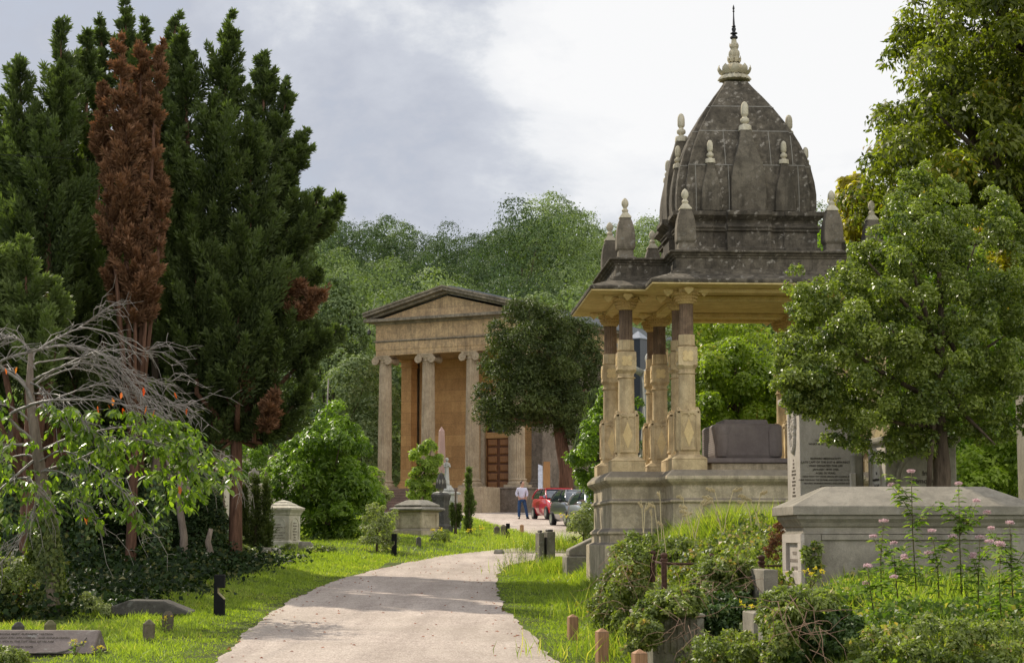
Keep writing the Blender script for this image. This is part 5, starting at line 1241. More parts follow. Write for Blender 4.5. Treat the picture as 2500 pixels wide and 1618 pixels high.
# ------------------------------------------------------------------ crowns outlined by real extents
def in_poly(P, x, y):
    c = False; n = len(P)
    for i in range(n):
        x1, y1 = P[i]; x2, y2 = P[i - 1]
        if (y1 > y) != (y2 > y) and x < (x2 - x1) * (y - y1) / (y2 - y1) + x1: c = not c
    return c
def region(poly, Y, depth, k, r, seed, loc):
    "k clumps filling a crown whose side view is the given outline; returned in local space of loc"
    rr = random.Random(seed); xs = [p[0] for p in poly]; ys = [p[1] for p in poly]; out = []
    cx, cy = sum(xs) / len(xs), sum(ys) / len(ys); g = 0
    pts = []
    while len(out) < k and g < 60000:
        g += 1; px, py = rr.uniform(min(xs), max(xs)), rr.uniform(min(ys), max(ys))
        if not in_poly(poly, px, py): continue
        # thickness falls towards the rim
        m = 1.0
        for f in (1.15, 1.35, 1.7):
            if not in_poly(poly, cx + (px - cx) * f, cy + (py - cy) * f): m -= .27
        dy = rr.uniform(-1, 1) * depth * m
        rad = r * rr.uniform(.6, 1.3) * (.6 + .4 * m)
        w = W(px, py, Y + dy); v = Vector((w.x - loc[0], w.y - loc[1], w.z - loc[2]))
        if any((v - u).length < r * .62 for u in pts[-240:]) and g < 40000: continue
        pts.append(v); out.append((v.x, v.y, v.z, rad))
    return np.array(out)
def region_tree(name, label, cat, px, Y, poly, depth, k, r, nleaf, size, mat, seed, asp=.5, droop=.3, trunk=.12, nl=10, bark=None, group=None, top=None, cull=.7, jit=.55, lean=(0, 0), z=None, flat=.85, part='crown', rag=.10):
    x = xp(px, Y, 2.0); root = tree_root(name, label, cat, x, Y, group=group, z=z); loc = root.location
    C = region(poly, Y, depth, k, r, seed, loc); rng = np.random.default_rng(seed)
    V, t = clump_leaves(rng, C, nleaf, size, asp, droop, cull=cull, jit=jit, flat=flat, rag=rag)
    o = fast_mesh(part, V, 4, LM[mat] if isinstance(mat, str) else mat, root, t)
    if trunk:
        zc = float(C[:, 2].mean()); limbs(root, zc * .5, [tuple(c) for c in C], nl, trunk, bark or M_BARK, seed, top or zc * 1.25, lean)
    return root, C, rng
# trees left of the chapel and close by
region_tree('silver_tree', 'silvery-leaved tree standing left of the chapel portico', 'tree', 850, 119, [(800, 900), (830, 860), (880, 850), (930, 880), (975, 900), (975, 1230), (900, 1240), (780, 1200), (760, 1080), (790, 980)], 2.2, 60, .8, 16000, .22, 'hillp', 31, trunk=.16)
region_tree('tall_ash_tree', 'tall light green tree with bare lower stems left of the chapel', 'tree', 800, 124, [(760, 720), (800, 680), (850, 700), (880, 760), (885, 900), (850, 980), (780, 960), (740, 900), (735, 800)], 2.2, 60, .9, 15000, .26, 'hill', 32, trunk=.18, nl=16, top=11)
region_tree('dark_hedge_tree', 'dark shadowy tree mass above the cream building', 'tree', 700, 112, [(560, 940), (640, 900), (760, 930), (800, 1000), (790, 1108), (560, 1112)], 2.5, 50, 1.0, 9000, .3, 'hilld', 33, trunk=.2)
for i, (px, Y, dx) in enumerate(((748, 116, .3), (775, 117, -.4), (790, 115, .2))):
    x = xp(px, Y, 6); root = tree_root('bare_trunk', 'thin bare pale trunk in the dark wood left of the chapel', 'tree', x, Y, group='bare trunks in the dark wood')
    MB().tube([(0, 0, 0), (dx * .5, 0, 3.5), (dx * 1.2, 0, 8)], [.10, .08, .04], 6).build('trunk', M_BARKPALE, root, smooth=True)
# yew in front of the chapel
yewp = [(1155, 1000), (1180, 940), (1165, 880), (1200, 850), (1192, 795), (1235, 778), (1248, 740), (1300, 725), (1335, 750), (1400, 770), (1452, 800), (1470, 850), (1480, 930), (1492, 1000), (1492, 1090), (1455, 1125), (1415, 1095), (1385, 1062), (1340, 1058), (1290, 1040), (1235, 1062), (1195, 1055)]
yr, C, rng = region_tree('yew_tree', 'dark spreading yew with a bare reddish trunk in front of the chapel', 'tree', 1383, 98, yewp, 2.6, 430, .50, 110000, .15, 'yew', 41, asp=.38, trunk=0, cull=.55, jit=.9, rag=.25)
x0 = yr.location.x; q = MB()
a = W(1385, 1205, 98); pts = [(0, 0, -.2)] + [tuple(W(px, py, 98 + d) - yr.location) for px, py, d in ((1382, 1150, 0), (1372, 1090, 0), (1362, 1020, .2), (1350, 930, .4), (1335, 840, .3))]
q.tube(pts, [.46, .36, .34, .30, .2, .08], 12)
for tgt in ((1230, 900), (1280, 990), (1400, 880), (1430, 950), (1300, 800), (1400, 1000), (1250, 1020)):
    s = W(1364, 1030 - random.Random(tgt[0]).uniform(0, 60), 98) - yr.location; e = W(tgt[0], tgt[1], 98 + random.Random(tgt[1]).uniform(-1.5, 1.5)) - yr.location; q.tube([s, (s + e) / 2 + Vector((0, 0, -.2)), e], [.14, .10, .04], 7)
q.build('trunk', M_BARKRED, yr, smooth=True)
# big glossy bush and companions
bigp = [(655, 1165), (668, 1135), (690, 1120), (705, 1085), (735, 1065), (760, 1035), (785, 1028), (800, 990), (828, 985), (832, 1010), (860, 1035), (880, 1065), (905, 1085), (900, 1110), (880, 1140), (905, 1150), (920, 1185), (915, 1260), (890, 1320), (800, 1330), (745, 1322), (735, 1260), (700, 1235), (665, 1215), (648, 1190)]
region_tree('large_round_bush', 'large glossy dark green bush with bright sunlit shoots left of centre', 'bush', 800, 56, bigp, 1.5, 190, .30, 42000, .14, 'bush', 42, asp=.38, trunk=.09, cull=.65, droop=.5)
region_tree('clipped_climber_bush', 'bright green rounded upright bush in front of the second chapel column', 'bush', 1035, 76, [(1000, 1130), (1010, 1100), (1035, 1080), (1062, 1076), (1075, 1100), (1078, 1210), (1060, 1228), (1005, 1228), (996, 1190)], .5, 46, .20, 12000, .12, 'bushl', 43, asp=.35, trunk=.07, droop=.9)
region_tree('yellowing_shrub', 'thin yellow-green shrub between the big bush and the chapel steps', 'bush', 925, 62, [(895, 1175), (915, 1150), (945, 1160), (962, 1190), (955, 1215), (935, 1235), (900, 1240)], .5, 26, .15, 2600, .10, 'pale', 44, trunk=.04)
region_tree('pale_shrub', 'pale small-leaved shrub beside the path left of the chest tomb', 'bush', 920, 48.5, [(880, 1330), (885, 1270), (900, 1235), (930, 1230), (968, 1240), (960, 1290), (975, 1340), (960, 1375), (905, 1370)], .6, 44, .13, 6500, .06, 'pale', 45, trunk=.03)
region_tree('green_shrub', 'small mid green shrub right of the big bush', 'bush', 905, 58, [(885, 1190), (905, 1165), (925, 1190), (932, 1250), (920, 1290), (880, 1290)], .4, 24, .16, 4000, .10, 'bush', 46, trunk=.04)
region_tree('bramble_mound', 'low bramble mound beside the chest tomb', 'bush', 1068, 55, [(1040, 1330), (1048, 1300), (1068, 1288), (1092, 1300), (1100, 1335), (1085, 1345)], .5, 20, .13, 3000, .07, M_IVYSUN, 47, trunk=0)
region_tree('background_holly', 'dark leafy shrub filling the gap between the conifer trunk and the cream building', 'bush', 618, 58, [(590, 1075), (625, 1055), (650, 1075), (645, 1120), (640, 1180), (655, 1230), (600, 1330), (578, 1330), (580, 1150)], .8, 46, .22, 8000, .09, 'bush', 48, trunk=.05)
region_tree('tomb_shrub', 'low leafy shrub and grass hiding the foot of the pyramid-topped tomb', 'bush', 700, 46.5, [(655, 1365), (670, 1340), (700, 1332), (760, 1345), (820, 1338), (860, 1345), (850, 1368), (760, 1372), (690, 1380)], .5, 34, .12, 5200, .075, M_IVYSUN, 49, trunk=0)
# right hand shrubs behind the mausoleum
region_tree('glossy_laurel', 'bright glossy shrub hugging the left side of the mausoleum plinth', 'bush', 1462, 41.5, [(1462, 950), (1478, 1000), (1440, 1010), (1425, 1050), (1430, 1085), (1400, 1100), (1392, 1130), (1415, 1150), (1410, 1190), (1430, 1222), (1470, 1235), (1560, 1250), (1560, 950)], .7, 100, .17, 22000, .085, 'bush', 51, asp=.42, trunk=.05, cull=.65)
region_tree('weeping_conifer', 'drooping dark blue-green conifer behind the laurel', 'tree', 1450, 58, [(1412, 1070), (1430, 1000), (1460, 950), (1520, 920), (1540, 1100), (1440, 1130), (1415, 1120)], .9, 40, .28, 16000, .16, 'con', 52, asp=.22, droop=2.2, trunk=.07)
region_tree('roadside_shrub', 'pale leafy shrub in front of the silver car', 'bush', 1425, 47, [(1385, 1290), (1400, 1255), (1432, 1232), (1470, 1238), (1470, 1320), (1400, 1325)], .6, 34, .16, 4200, .07, 'pale', 53, trunk=.03)
region_tree('maple_tree', 'bright yellow-green maple seen through the mausoleum', 'tree', 1800, 45, [(1685, 900), (1720, 860), (1760, 840), (1800, 830), (1850, 860), (1900, 880), (1925, 940), (1925, 1060), (1690, 1070), (1675, 980)], 1.3, 110, .26, 24000, .11, 'maple', 54, trunk=.07, cull=.65)
region_tree('olive_tree', 'yellow-olive tree behind the maple, framed by the mausoleum columns', 'tree', 1740, 58, [(1660, 760), (1720, 770), (1800, 760), (1860, 800), (1900, 860), (1890, 1000), (1660, 1000)], 1.6, 70, .45, 15000, .14, 'maple', 55, trunk=.1)
region_tree('dark_backdrop_tree', 'dark green tree behind the right mausoleum columns', 'tree', 1900, 72, [(1620, 740), (1750, 730), (1880, 740), (1990, 760), (2050, 900), (2050, 1150), (1650, 1150)], 2.5, 80, .8, 14000, .2, 'hilld', 56, trunk=.15)
hol = [(1935, 655), (1960, 690), (2010, 690), (2025, 640), (2075, 640), (2110, 580), (2165, 540), (2190, 450), (2230, 385), (2290, 420), (2350, 460), (2420, 470), (2520, 520), (2600, 640), (2620, 800), (2600, 960), (2520, 1060), (2420, 1080), (2330, 1075), (2290, 1100), (2210, 1135), (2150, 1125), (2090, 1110), (2050, 1090), (2010, 1070), (1980, 1020), (1925, 990), (1900, 960), (1905, 900), (1900, 840), (1930, 790), (1912, 740)]
hr, C, rng = region_tree('holly_tree', 'dense glossy holly tree partly hiding the mausoleum on the right', 'tree', 2292, 21.8, hol, 1.25, 760, .115, 150000, .046, 'holly', 61, asp=.55, trunk=0, cull=.5, droop=.1, jit=.9, rag=.28)
C2 = region([(1893, 900), (1900, 850), (1950, 820), (2010, 860), (2040, 930), (2050, 1010), (2010, 1022), (1960, 1012), (1915, 1000), (1890, 960)], 21.2, .45, 60, .085, 611, hr.location)
V, t = clump_leaves(np.random.default_rng(611), C2, 13000, .046, .55, .1, cull=.4, jit=.9, rag=.3); fast_mesh('crown', V, 4, LM['holly'], hr, t)
q = MB(); lc = hr.location
q.tube([(0, 0, -.3)] + [tuple(W(px, py, 21.8) - lc) for px, py in ((2300, 1150), (2296, 1080), (2290, 960), (2300, 800), (2290, 620))], [.13, .105, .09, .06, .04, .02], 9)
q.tube([tuple(W(px, py, 21.6) - lc) for px, py in ((2266, 1240), (2270, 1130), (2280, 1040), (2288, 960))], [.035, .03, .028, .02], 7)
for i, tg in enumerate(((2050, 900), (2100, 1000), (2150, 750), (2000, 800), (2200, 1060), (2430, 1085), (2480, 800), (2200, 560), (2380, 600), (2120, 640), (2400, 960))):
    s = W(2296, 1070 - i * 28, 21.8) - lc; e = W(tg[0], tg[1], 21.8 + (-1) ** i * .6) - lc; q.tube([s, (s + e) / 2 + Vector((0, 0, -.06)), e], [.035, .025, .008], 6)
q.build('trunk', M_BARK, hr, smooth=True)
chp = [(2235, -60), (2205, 60), (2172, 105), (2195, 170), (2185, 235), (2145, 300), (2185, 345), (2110, 400), (2090, 450), (2040, 505), (2120, 560), (2250, 560), (2420, 520), (2560, 560), (2800, 500), (3000, 300), (3050, 0), (2950, -300), (2650, -450), (2380, -350)]
hc, C, rng = region_tree('horse_chestnut', 'tall horse chestnut with turning leaves towering in the upper right', 'tree', 2700, 33, chp, 2.6, 700, .34, 130000, .13, 'chest', 62, asp=.40, trunk=.30, nl=26, cull=.55, droop=.9, top=9, jit=.85, rag=.25)
q = MB(); lc = hc.location
for path in (((2700, 900), (2500, 500), (2330, 260), (2295, 60), (2300, -100)), ((2600, 700), (2450, 480), (2330, 430), (2200, 420)), ((2650, 500), (2480, 250), (2400, 60))):
    q.tube([tuple(W(a_, b_, 33) - lc) for a_, b_ in path], [.22, .16, .12, .07, .03][:len(path)], 8)
q.build('limb', M_BARK, hc, smooth=True)
region_tree('yellow_tree', 'yellow-leaved small tree behind the holly at the right edge', 'tree', 2520, 36, [(2385, 480), (2420, 455), (2500, 440), (2620, 460), (2700, 560), (2680, 760), (2480, 760), (2420, 690), (2400, 600)], 1.2, 80, .3, 15000, .12, 'yellow', 63, trunk=.08)
region_tree('golden_branches', 'golden chestnut sapling hanging over the right parapet pinnacle', 'tree', 2110, 35.5, [(2040, 500), (2080, 440), (2120, 430), (2150, 480), (2140, 560), (2090, 600), (2060, 560)], .8, 30, .24, 4200, .15, 'yellow', 64, trunk=.04, droop=1.0, top=6.5)
region_tree('backdrop_shrubbery', 'mid green shrubbery behind the holly and inscribed monuments', 'bush', 2200, 40, [(1960, 620), (2050, 560), (2300, 540), (2600, 560), (2750, 800), (2750, 1180), (1990, 1180), (1960, 900)], 1.8, 150, .6, 30000, .15, 'bush', 65, trunk=.1)
region_tree('sunlit_ivy_bank', 'sunlit yellow-green creeper behind the gothic monument at the right edge', 'bush', 2440, 29, [(2330, 1120), (2350, 1080), (2420, 1060), (2560, 1040), (2640, 1180), (2600, 1300), (2360, 1300)], .9, 80, .22, 15000, .085, 'bushl', 66, trunk=0)
# ------------------------------------------------------------------ cypress-like conifers
def plume(rng, A, B, hw, nb, nl, size=.13, asp=.30, up=.85, base_frac=.0, blunt=.22):
    "foliage of one leader from A to B: nb ascending branches, nl sprays"
    A, B = np.array(A, float), np.array(B, float); ax = B - A; Ln = np.linalg.norm(ax); ax = ax / Ln
    t = rng.uniform(base_frac, 1, nb) ** .85
    ph = rng.uniform(0, 2 * PI, nb); r = np.array([1, 0, 0]) - ax * ax[0]; r = unit(r); s = np.cross(ax, r)
    out = np.cos(ph)[:, None] * r + np.sin(ph)[:, None] * s
    prof = np.minimum(1.0, (1 - t) * 1.0 + .0) ** .75 * np.clip(.55 + 1.6 * t, 0, 1)
    Lb = hw * np.clip(prof * 1.15, blunt * .6, 1.2) * rng.uniform(.45, 1.45, nb) * np.where(rng.uniform(0, 1, nb) < .18, 1.5, 1.0)
    dirb = unit(out + ax * up * rng.uniform(.7, 1.5, nb)[:, None] + np.array([0, 0, .25]))
    P0 = A + ax * (t * Ln)[:, None]
    w = Lb / Lb.sum(); b = rng.choice(nb, nl, p=w)
    u = rng.uniform(.08, 1, nl) ** .8
    # spray thins towards the branch tip
    wd = Lb[b] * .24 * (1.12 - u) + .022
    off = rdir(rng, nl) * (rng.uniform(0, 1, nl) ** .5 * wd)[:, None]
    curve = np.array([0, 0, 1.0]) * (Lb[b] * .18 * u ** 2)[:, None]
    P = P0[b] + dirb[b] * (Lb[b] * 1.25 * u)[:, None] + off + curve
    D = unit(dirb[b] * .9 + unit(off + 1e-6) * .7 + rdir(rng, nl) * .35 + np.array([0, 0, .1]))
    U = unit(rdir(rng, nl) + np.array([0, 0, .6]) + out[b] * .5)
    sz = size * rng.uniform(.6, 1.35, nl)
    tint = np.clip(.30 * rng.uniform(0, 1, nb)[b] + .55 * u ** 1.5 + .25 * rng.uniform(0, 1, nl) - .05, 0, 1)  # tips lighter, inside darker: light and shade put into the spray tint
    return leafquads(P, D, U, sz, sz * asp, fold=.15), tint
def conifer(name, label, px, Y, leaders, mat, seed, trunk_w, group='tall cypress trees on the left', trunk_top=900, size=.115, dens=1.0, bark=None, spurs=(), lean=0):
    rng = np.random.default_rng(seed); x = xp(px, Y, 1.9); root = tree_root(name, label, 'tree', x, Y, group=group); loc = np.array(root.location)
    VS, TS = [], []
    for (bx, by, tx, ty, hw, dy) in leaders:
        A = np.array(W(bx, by, Y + dy)) - loc; B = np.array(W(tx, ty, Y + dy * .9)) - loc; hwm = hw * Y / F; Ln = np.linalg.norm(B - A)
        nb = int((26 + Ln * hwm * 30) * (dens if dens < 1 else 1)); nl = int(dens * (2600 + Ln * hwm * 5200))
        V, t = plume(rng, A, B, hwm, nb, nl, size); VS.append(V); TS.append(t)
    V = np.vstack(VS); t = np.concatenate(TS)
    q = MB(); r = trunk_w / 2; tp = W(px + lean, trunk_top, Y) - root.location; mid = tp * .5
    q.tube([(0, 0, -.3), (0, 0, .3), tuple(mid), tuple(tp)], [r * 1.35, r * 1.1, r * .9, r * .4], 12)
    for (bx, by, tx, ty, hw, dy) in leaders:
        A = W(bx, by, Y + dy) - root.location; B = W(tx, ty, Y + dy * .9) - root.location
        q.tube([tuple(mid), tuple(A), tuple(A.lerp(B, .5)), tuple(A.lerp(B, .93))], [r * .6, r * .4, r * .25, .012], 6)
    q.build('trunk', bark or M_BARKRED, root, smooth=True)
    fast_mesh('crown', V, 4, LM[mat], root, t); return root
# (base px,py) -> (tip px,py), half width px, depth offset m
conifer('conifer', 'dark green cypress with twin pointed tops at the far left', 110, 39.0, [
    (150, 560, 148, 59, 80, 0), (205, 560, 213, 82, 62, .8), (60, 620, 48, 152, 85, -.3), (30, 560, 4, 245, 48, .2), (120, 720, 110, 300, 110, -.9), (190, 900, 190, 400, 100, .3), (-50, 900, -70, 480, 110, .4), (70, 980, 60, 460, 120, -.8), (170, 1090, 160, 640, 120, .2), (-20, 1100, -30, 560, 130, 0), (250, 900, 262, 560, 70, 1.2), (235, 460, 232, 190, 45, 1.4)], 'con', 101, .5, lean=10)
conifer('conifer', 'dark cypress rising behind the dead brown one with a forked top', 330, 41.5, [
    (330, 420, 304, 8, 58, 0), (262, 330, 243, 36, 34, 0), (350, 380, 352, 46, 42, .3), (385, 300, 437, 25, 36, -.2), (400, 600, 398, 190, 80, .5), (300, 800, 300, 330, 110, .4), (400, 1000, 400, 450, 100, .5), (330, 1180, 330, 700, 120, .6), (240, 1150, 240, 760, 110, .5)], 'con', 102, .45)
conifer('dead_conifer', 'dead rust-brown cypress standing in front of the green ones', 320, 37.3, [
    (300, 420, 292, 92, 47, 0), (340, 420, 345, 108, 45, .2), (375, 330, 396, 100, 24, 0), (255, 430, 250, 200, 34, .1), (370, 560, 375, 250, 42, .2), (310, 620, 308, 280, 75, -.2), (280, 640, 262, 380, 41, -.3), (385, 640, 396, 420, 32, 0), (330, 820, 320, 500, 61, -.2), (345, 790, 370, 640, 32, 0), (355, 790, 330, 600, 41, -.1), (290, 760, 270, 640, 29, 0)], 'dead', 103, .20, group=None, size=.105, dens=.78, lean=15, bark=M_BARKRED)
conifer('conifer', 'massive dark cypress with several spires and a thick bare lower trunk', 575, 40.2, [
    (460, 380, 443, 74, 60, .3), (540, 360, 566, 40, 58, .4), (640, 420, 646, 129, 54, .3), (680, 480, 700, 196, 50, .2), (520, 620, 520, 240, 110, -.5), (610, 700, 612, 300, 100, -.4), (440, 700, 432, 320, 80, -.6), (690, 760, 705, 400, 75, 0), (480, 960, 478, 520, 110, -.8), (580, 1000, 585, 560, 110, -.8), (670, 960, 690, 600, 90, -.3), (520, 1110, 520, 760, 110, -.2), (620, 1080, 625, 760, 90, -.1), (430, 1100, 425, 700, 70, -.6),
    (690, 480, 748, 325, 34, 0), (720, 620, 836, 484, 44, .1), (740, 600, 780, 470, 40, .3), (700, 920, 830, 800, 50, 0), (700, 800, 775, 660, 46, .2), (680, 1040, 765, 930, 50, 0), (620, 1090, 700, 1010, 50, .2), (640, 1080, 560, 1040, 60, 0), (400, 480, 408, 330, 40, -.3)], 'con', 104, .27, trunk_top=760, lean=5)
_rt = bpy.data.objects[[o.name for o in bpy.data.objects if o.get('label', '').startswith('massive dark')][0]]
_rn = np.random.default_rng(105); _vs, _ts = [], []
for (bx, by, tx, ty, hw) in ((690, 800, 800, 702, 30), (680, 745, 742, 690, 22), (640, 1060, 672, 960, 26), (560, 1010, 600, 900, 26)):
    A = np.array(W(bx, by, 39.6)) - np.array(_rt.location); B = np.array(W(tx, ty, 39.4)) - np.array(_rt.location)
    V, t = plume(_rn, A, B, hw * 39.6 / F, 40, 2600, .12); o = fast_mesh('dead_branch', V, 4, LM['dead'], _rt, t)
conifer('conifer', 'lighter green bushy cypress in front at the far left edge', 70, 34.8, [
    (70, 900, 60, 592, 78, 0), (130, 880, 135, 690, 46, .1), (10, 900, -10, 610, 85, .2), (100, 960, 95, 760, 70, -.3), (-60, 900, -80, 560, 100, 0)], 'conl', 106, .3, trunk_top=1000)
# small columnar yews and thin conifer
def column_tree(name, label, px, Y, w, top, bot, mat, seed, nl=9000, size=.075, group=None, tall=3):
    rng = np.random.default_rng(seed); x = xp(px, Y, 2); root = tree_root(name, label, 'tree', x, Y, group=group); loc = np.array(root.location)
    VS, TS = [], []
    for k in range(tall):
        bx = px + (k - (tall - 1) / 2) * w * .42; A = np.array(W(bx, bot, Y)) - loc; B = np.array(W(bx + rng.uniform(-3, 3), top + abs(k - (tall - 1) / 2) * 14, Y)) - loc; A[1] += rng.uniform(-.1, .1)
        V, t = plume(rng, A, B, w * .46 * Y / F, 170, nl // tall, size, up=1.6, blunt=.7); VS.append(V); TS.append(t)
    fast_mesh('foliage', np.vstack(VS), 4, LM[mat], root, np.concatenate(TS)); MB().tube([(0, 0, -.2), (0, 0, hz(top, Y) * .5)], [.06, .03], 8).build('trunk', M_BARK, root, smooth=True); return root
column_tree('columnar_yew', 'small very dark columnar yew beside the cypress trunk', 624, 46, 62, 1172, 1372, 'yew', 111, 16000)
column_tree('young_conifer', 'slim young green conifer in front of the third chapel column', 1146, 66, 32, 1152, 1306, 'conl', 112, 7000, .10, tall=1)
column_tree('dark_climber', 'short dark leafy column beside the black urn pedestal', 1112, 64, 26, 1228, 1292, 'yew', 113, 3500, .08, tall=2)
# ------------------------------------------------------------------ shaded trunks, ivy and undergrowth
def ivy_shell(rng, pts, rad, n, size):
    pts = np.array(pts, float); seg = rng.integers(0, len(pts) - 1, n); u = rng.uniform(0, 1, n)[:, None]
    P = pts[seg] * (1 - u) + pts[seg + 1] * u; ph = rng.uniform(0, 2 * PI, n); d = np.column_stack([np.cos(ph), np.sin(ph), np.zeros(n)])
    rr_ = rad * rng.uniform(.85, 1.35, n) * (1 + .35 * np.sin(P[:, 2] * 3 + ph * 2)); P = P + d * rr_[:, None]
    Un = unit(d + rdir(rng, n) * .5 + np.array([0, 0, .3])); D = unit(np.cross(Un, rdir(rng, n)) + np.array([0, 0, -.5])); s = size * rng.uniform(.6, 1.3, n)
    return leafquads(P, D, Un, s, s * .9), rng.uniform(0, 1, n)
TR = [(150, 39, .26, 1150, 0, 1), (250, 41, .22, 900, -10, 1), (300, 44, .2, 950, 14, 0), (378, 37.5, .24, 1080, 8, 1), (402, 40, .18, 700, -25, 0), (447, 36.5, .15, 1150, -6, 0), (480, 42, .25, 1000, 5, 1), (528, 40.5, .20, 1060, -8, 1), (200, 36, .2, 1100, 5, 1), (30, 38, .26, 1000, 5, 1), (512, 37, .14, 1290, 3, 0), (540, 44, .16, 1100, 4, 0)]
for i, (px, Y, w, top, ln, iv) in enumerate(TR):
    x = xp(px, Y, 2); lab = {0: 'bare thin brown trunk', 1: 'ivy-wrapped trunk'}[iv] + ' under the conifers, ' + ['behind the cherry', 'left of the dead conifer', 'under the dead conifer', 'leaning left of the forked pole', 'dark and tall behind the forked pole', 'pale and forked near the top', 'dark left of the massive cypress', 'pale beside the massive cypress', 'close behind the cherry trunk', 'at the far left edge', 'short, pale, by the black post', 'slim next to the cypress trunk'][i]
    root = tree_root('shaded_trunk', lab, 'tree trunk', x, Y, group='trunks in the shade of the conifers')
    tp = W(px + ln, top, Y) - root.location; pts = [(0, 0, -.2), tuple(tp * .35 + Vector((.04, 0, 0))), tuple(tp * .7 - Vector((.05, 0, 0))), tuple(tp)]
    q = MB(); q.tube(pts, [w * .62, w * .5, w * .42, w * .3], 9)
    if i == 5:
        f = tp * .62; q.tube([tuple(f), tuple(f + Vector((.12, 0, .35))), tuple(f + Vector((.14, 0, 1.0)))], [w * .4, w * .3, w * .2], 7); q.tube([tuple(f), tuple(f + Vector((-.18, 0, .35))), tuple(f + Vector((-.30, 0, 1.0)))], [w * .4, w * .25, w * .15], 7)
    q.build('trunk', M_BARK, root, smooth=True) if False else q.build('trunk', M_BARK if iv or i == 4 else M_BARKMID, root, smooth=True)
    if iv:
        V, t = ivy_shell(np.random.default_rng(200 + i), pts[:-1] if i % 2 else pts, w * .75, 2600, .085); fast_mesh('ivy', V, 4, M_IVY, root, t)
def under(name, label, px, Y, poly, depth, k, r, n, size, mat, seed, cat='bush', **kw): return region_tree(name, label, cat, px, Y, poly, depth, k, r, n, size, mat, seed, trunk=0, **kw)[0]
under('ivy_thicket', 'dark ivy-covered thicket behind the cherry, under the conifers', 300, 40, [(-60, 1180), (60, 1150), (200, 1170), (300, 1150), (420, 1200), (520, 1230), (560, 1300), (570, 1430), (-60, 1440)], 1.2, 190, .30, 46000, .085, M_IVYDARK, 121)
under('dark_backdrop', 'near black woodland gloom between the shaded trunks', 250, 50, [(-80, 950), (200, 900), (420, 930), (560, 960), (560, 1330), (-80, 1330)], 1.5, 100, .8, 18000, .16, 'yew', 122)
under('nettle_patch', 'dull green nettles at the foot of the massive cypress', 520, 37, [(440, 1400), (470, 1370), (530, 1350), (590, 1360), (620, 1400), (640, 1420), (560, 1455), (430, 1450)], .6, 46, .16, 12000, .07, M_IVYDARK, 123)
under('dry_bramble', 'dry brownish bramble around the base of the massive cypress', 575, 41, [(545, 1330), (570, 1300), (600, 1320), (620, 1350), (610, 1385), (550, 1390)], .5, 26, .13, 3000, .07, 'pale', 124)
under('low_ivy_mound', 'low dark ivy and weeds spilling over the fallen slab', 330, 28.2, [(190, 1500), (230, 1440), (290, 1460), (330, 1470), (350, 1490), (330, 1515), (230, 1530)], .45, 40, .10, 7000, .05, M_IVY, 125)
under('silver_weeds', 'pale variegated weeds beside the ivy-clad cherry trunk', 245, 27, [(195, 1480), (205, 1450), (235, 1450), (250, 1480), (290, 1490), (285, 1512), (215, 1515)], .3, 26, .07, 3600, .035, 'pale', 126)
under('left_edge_weeds', 'sunlit pale weeds and ivy at the far left behind the stone posts', 50, 27, [(-60, 1400), (-20, 1370), (60, 1385), (95, 1420), (110, 1480), (100, 1520), (-60, 1530)], .6, 50, .11, 8000, .055, M_IVYSUN, 127)
under('pale_ground_ivy', 'silvery sunlit ivy carpet behind the rusty fern at the left edge', 50, 31, [(-60, 1380), (0, 1365), (95, 1370), (100, 1420), (-60, 1440)], .7, 36, .13, 5200, .07, 'pale', 128)
under('rusty_fern', 'clump of rust-red dead fern left of the cherry trunk', 62, 28, [(25, 1485), (35, 1440), (60, 1420), (75, 1400), (98, 1420), (100, 1480), (60, 1495)], .25, 30, .09, 2600, .085, 'rust', 129, asp=.28, droop=1.2)
under('foreground_ivy', 'glossy ivy hanging over the lower edge of the coped gravestone', 50, 20.4, [(-90, 1600), (-20, 1588), (10, 1580), (60, 1592), (100, 1612), (120, 1640), (-90, 1650)], .25, 36, .055, 4200, .04, M_IVYSUN, 130)
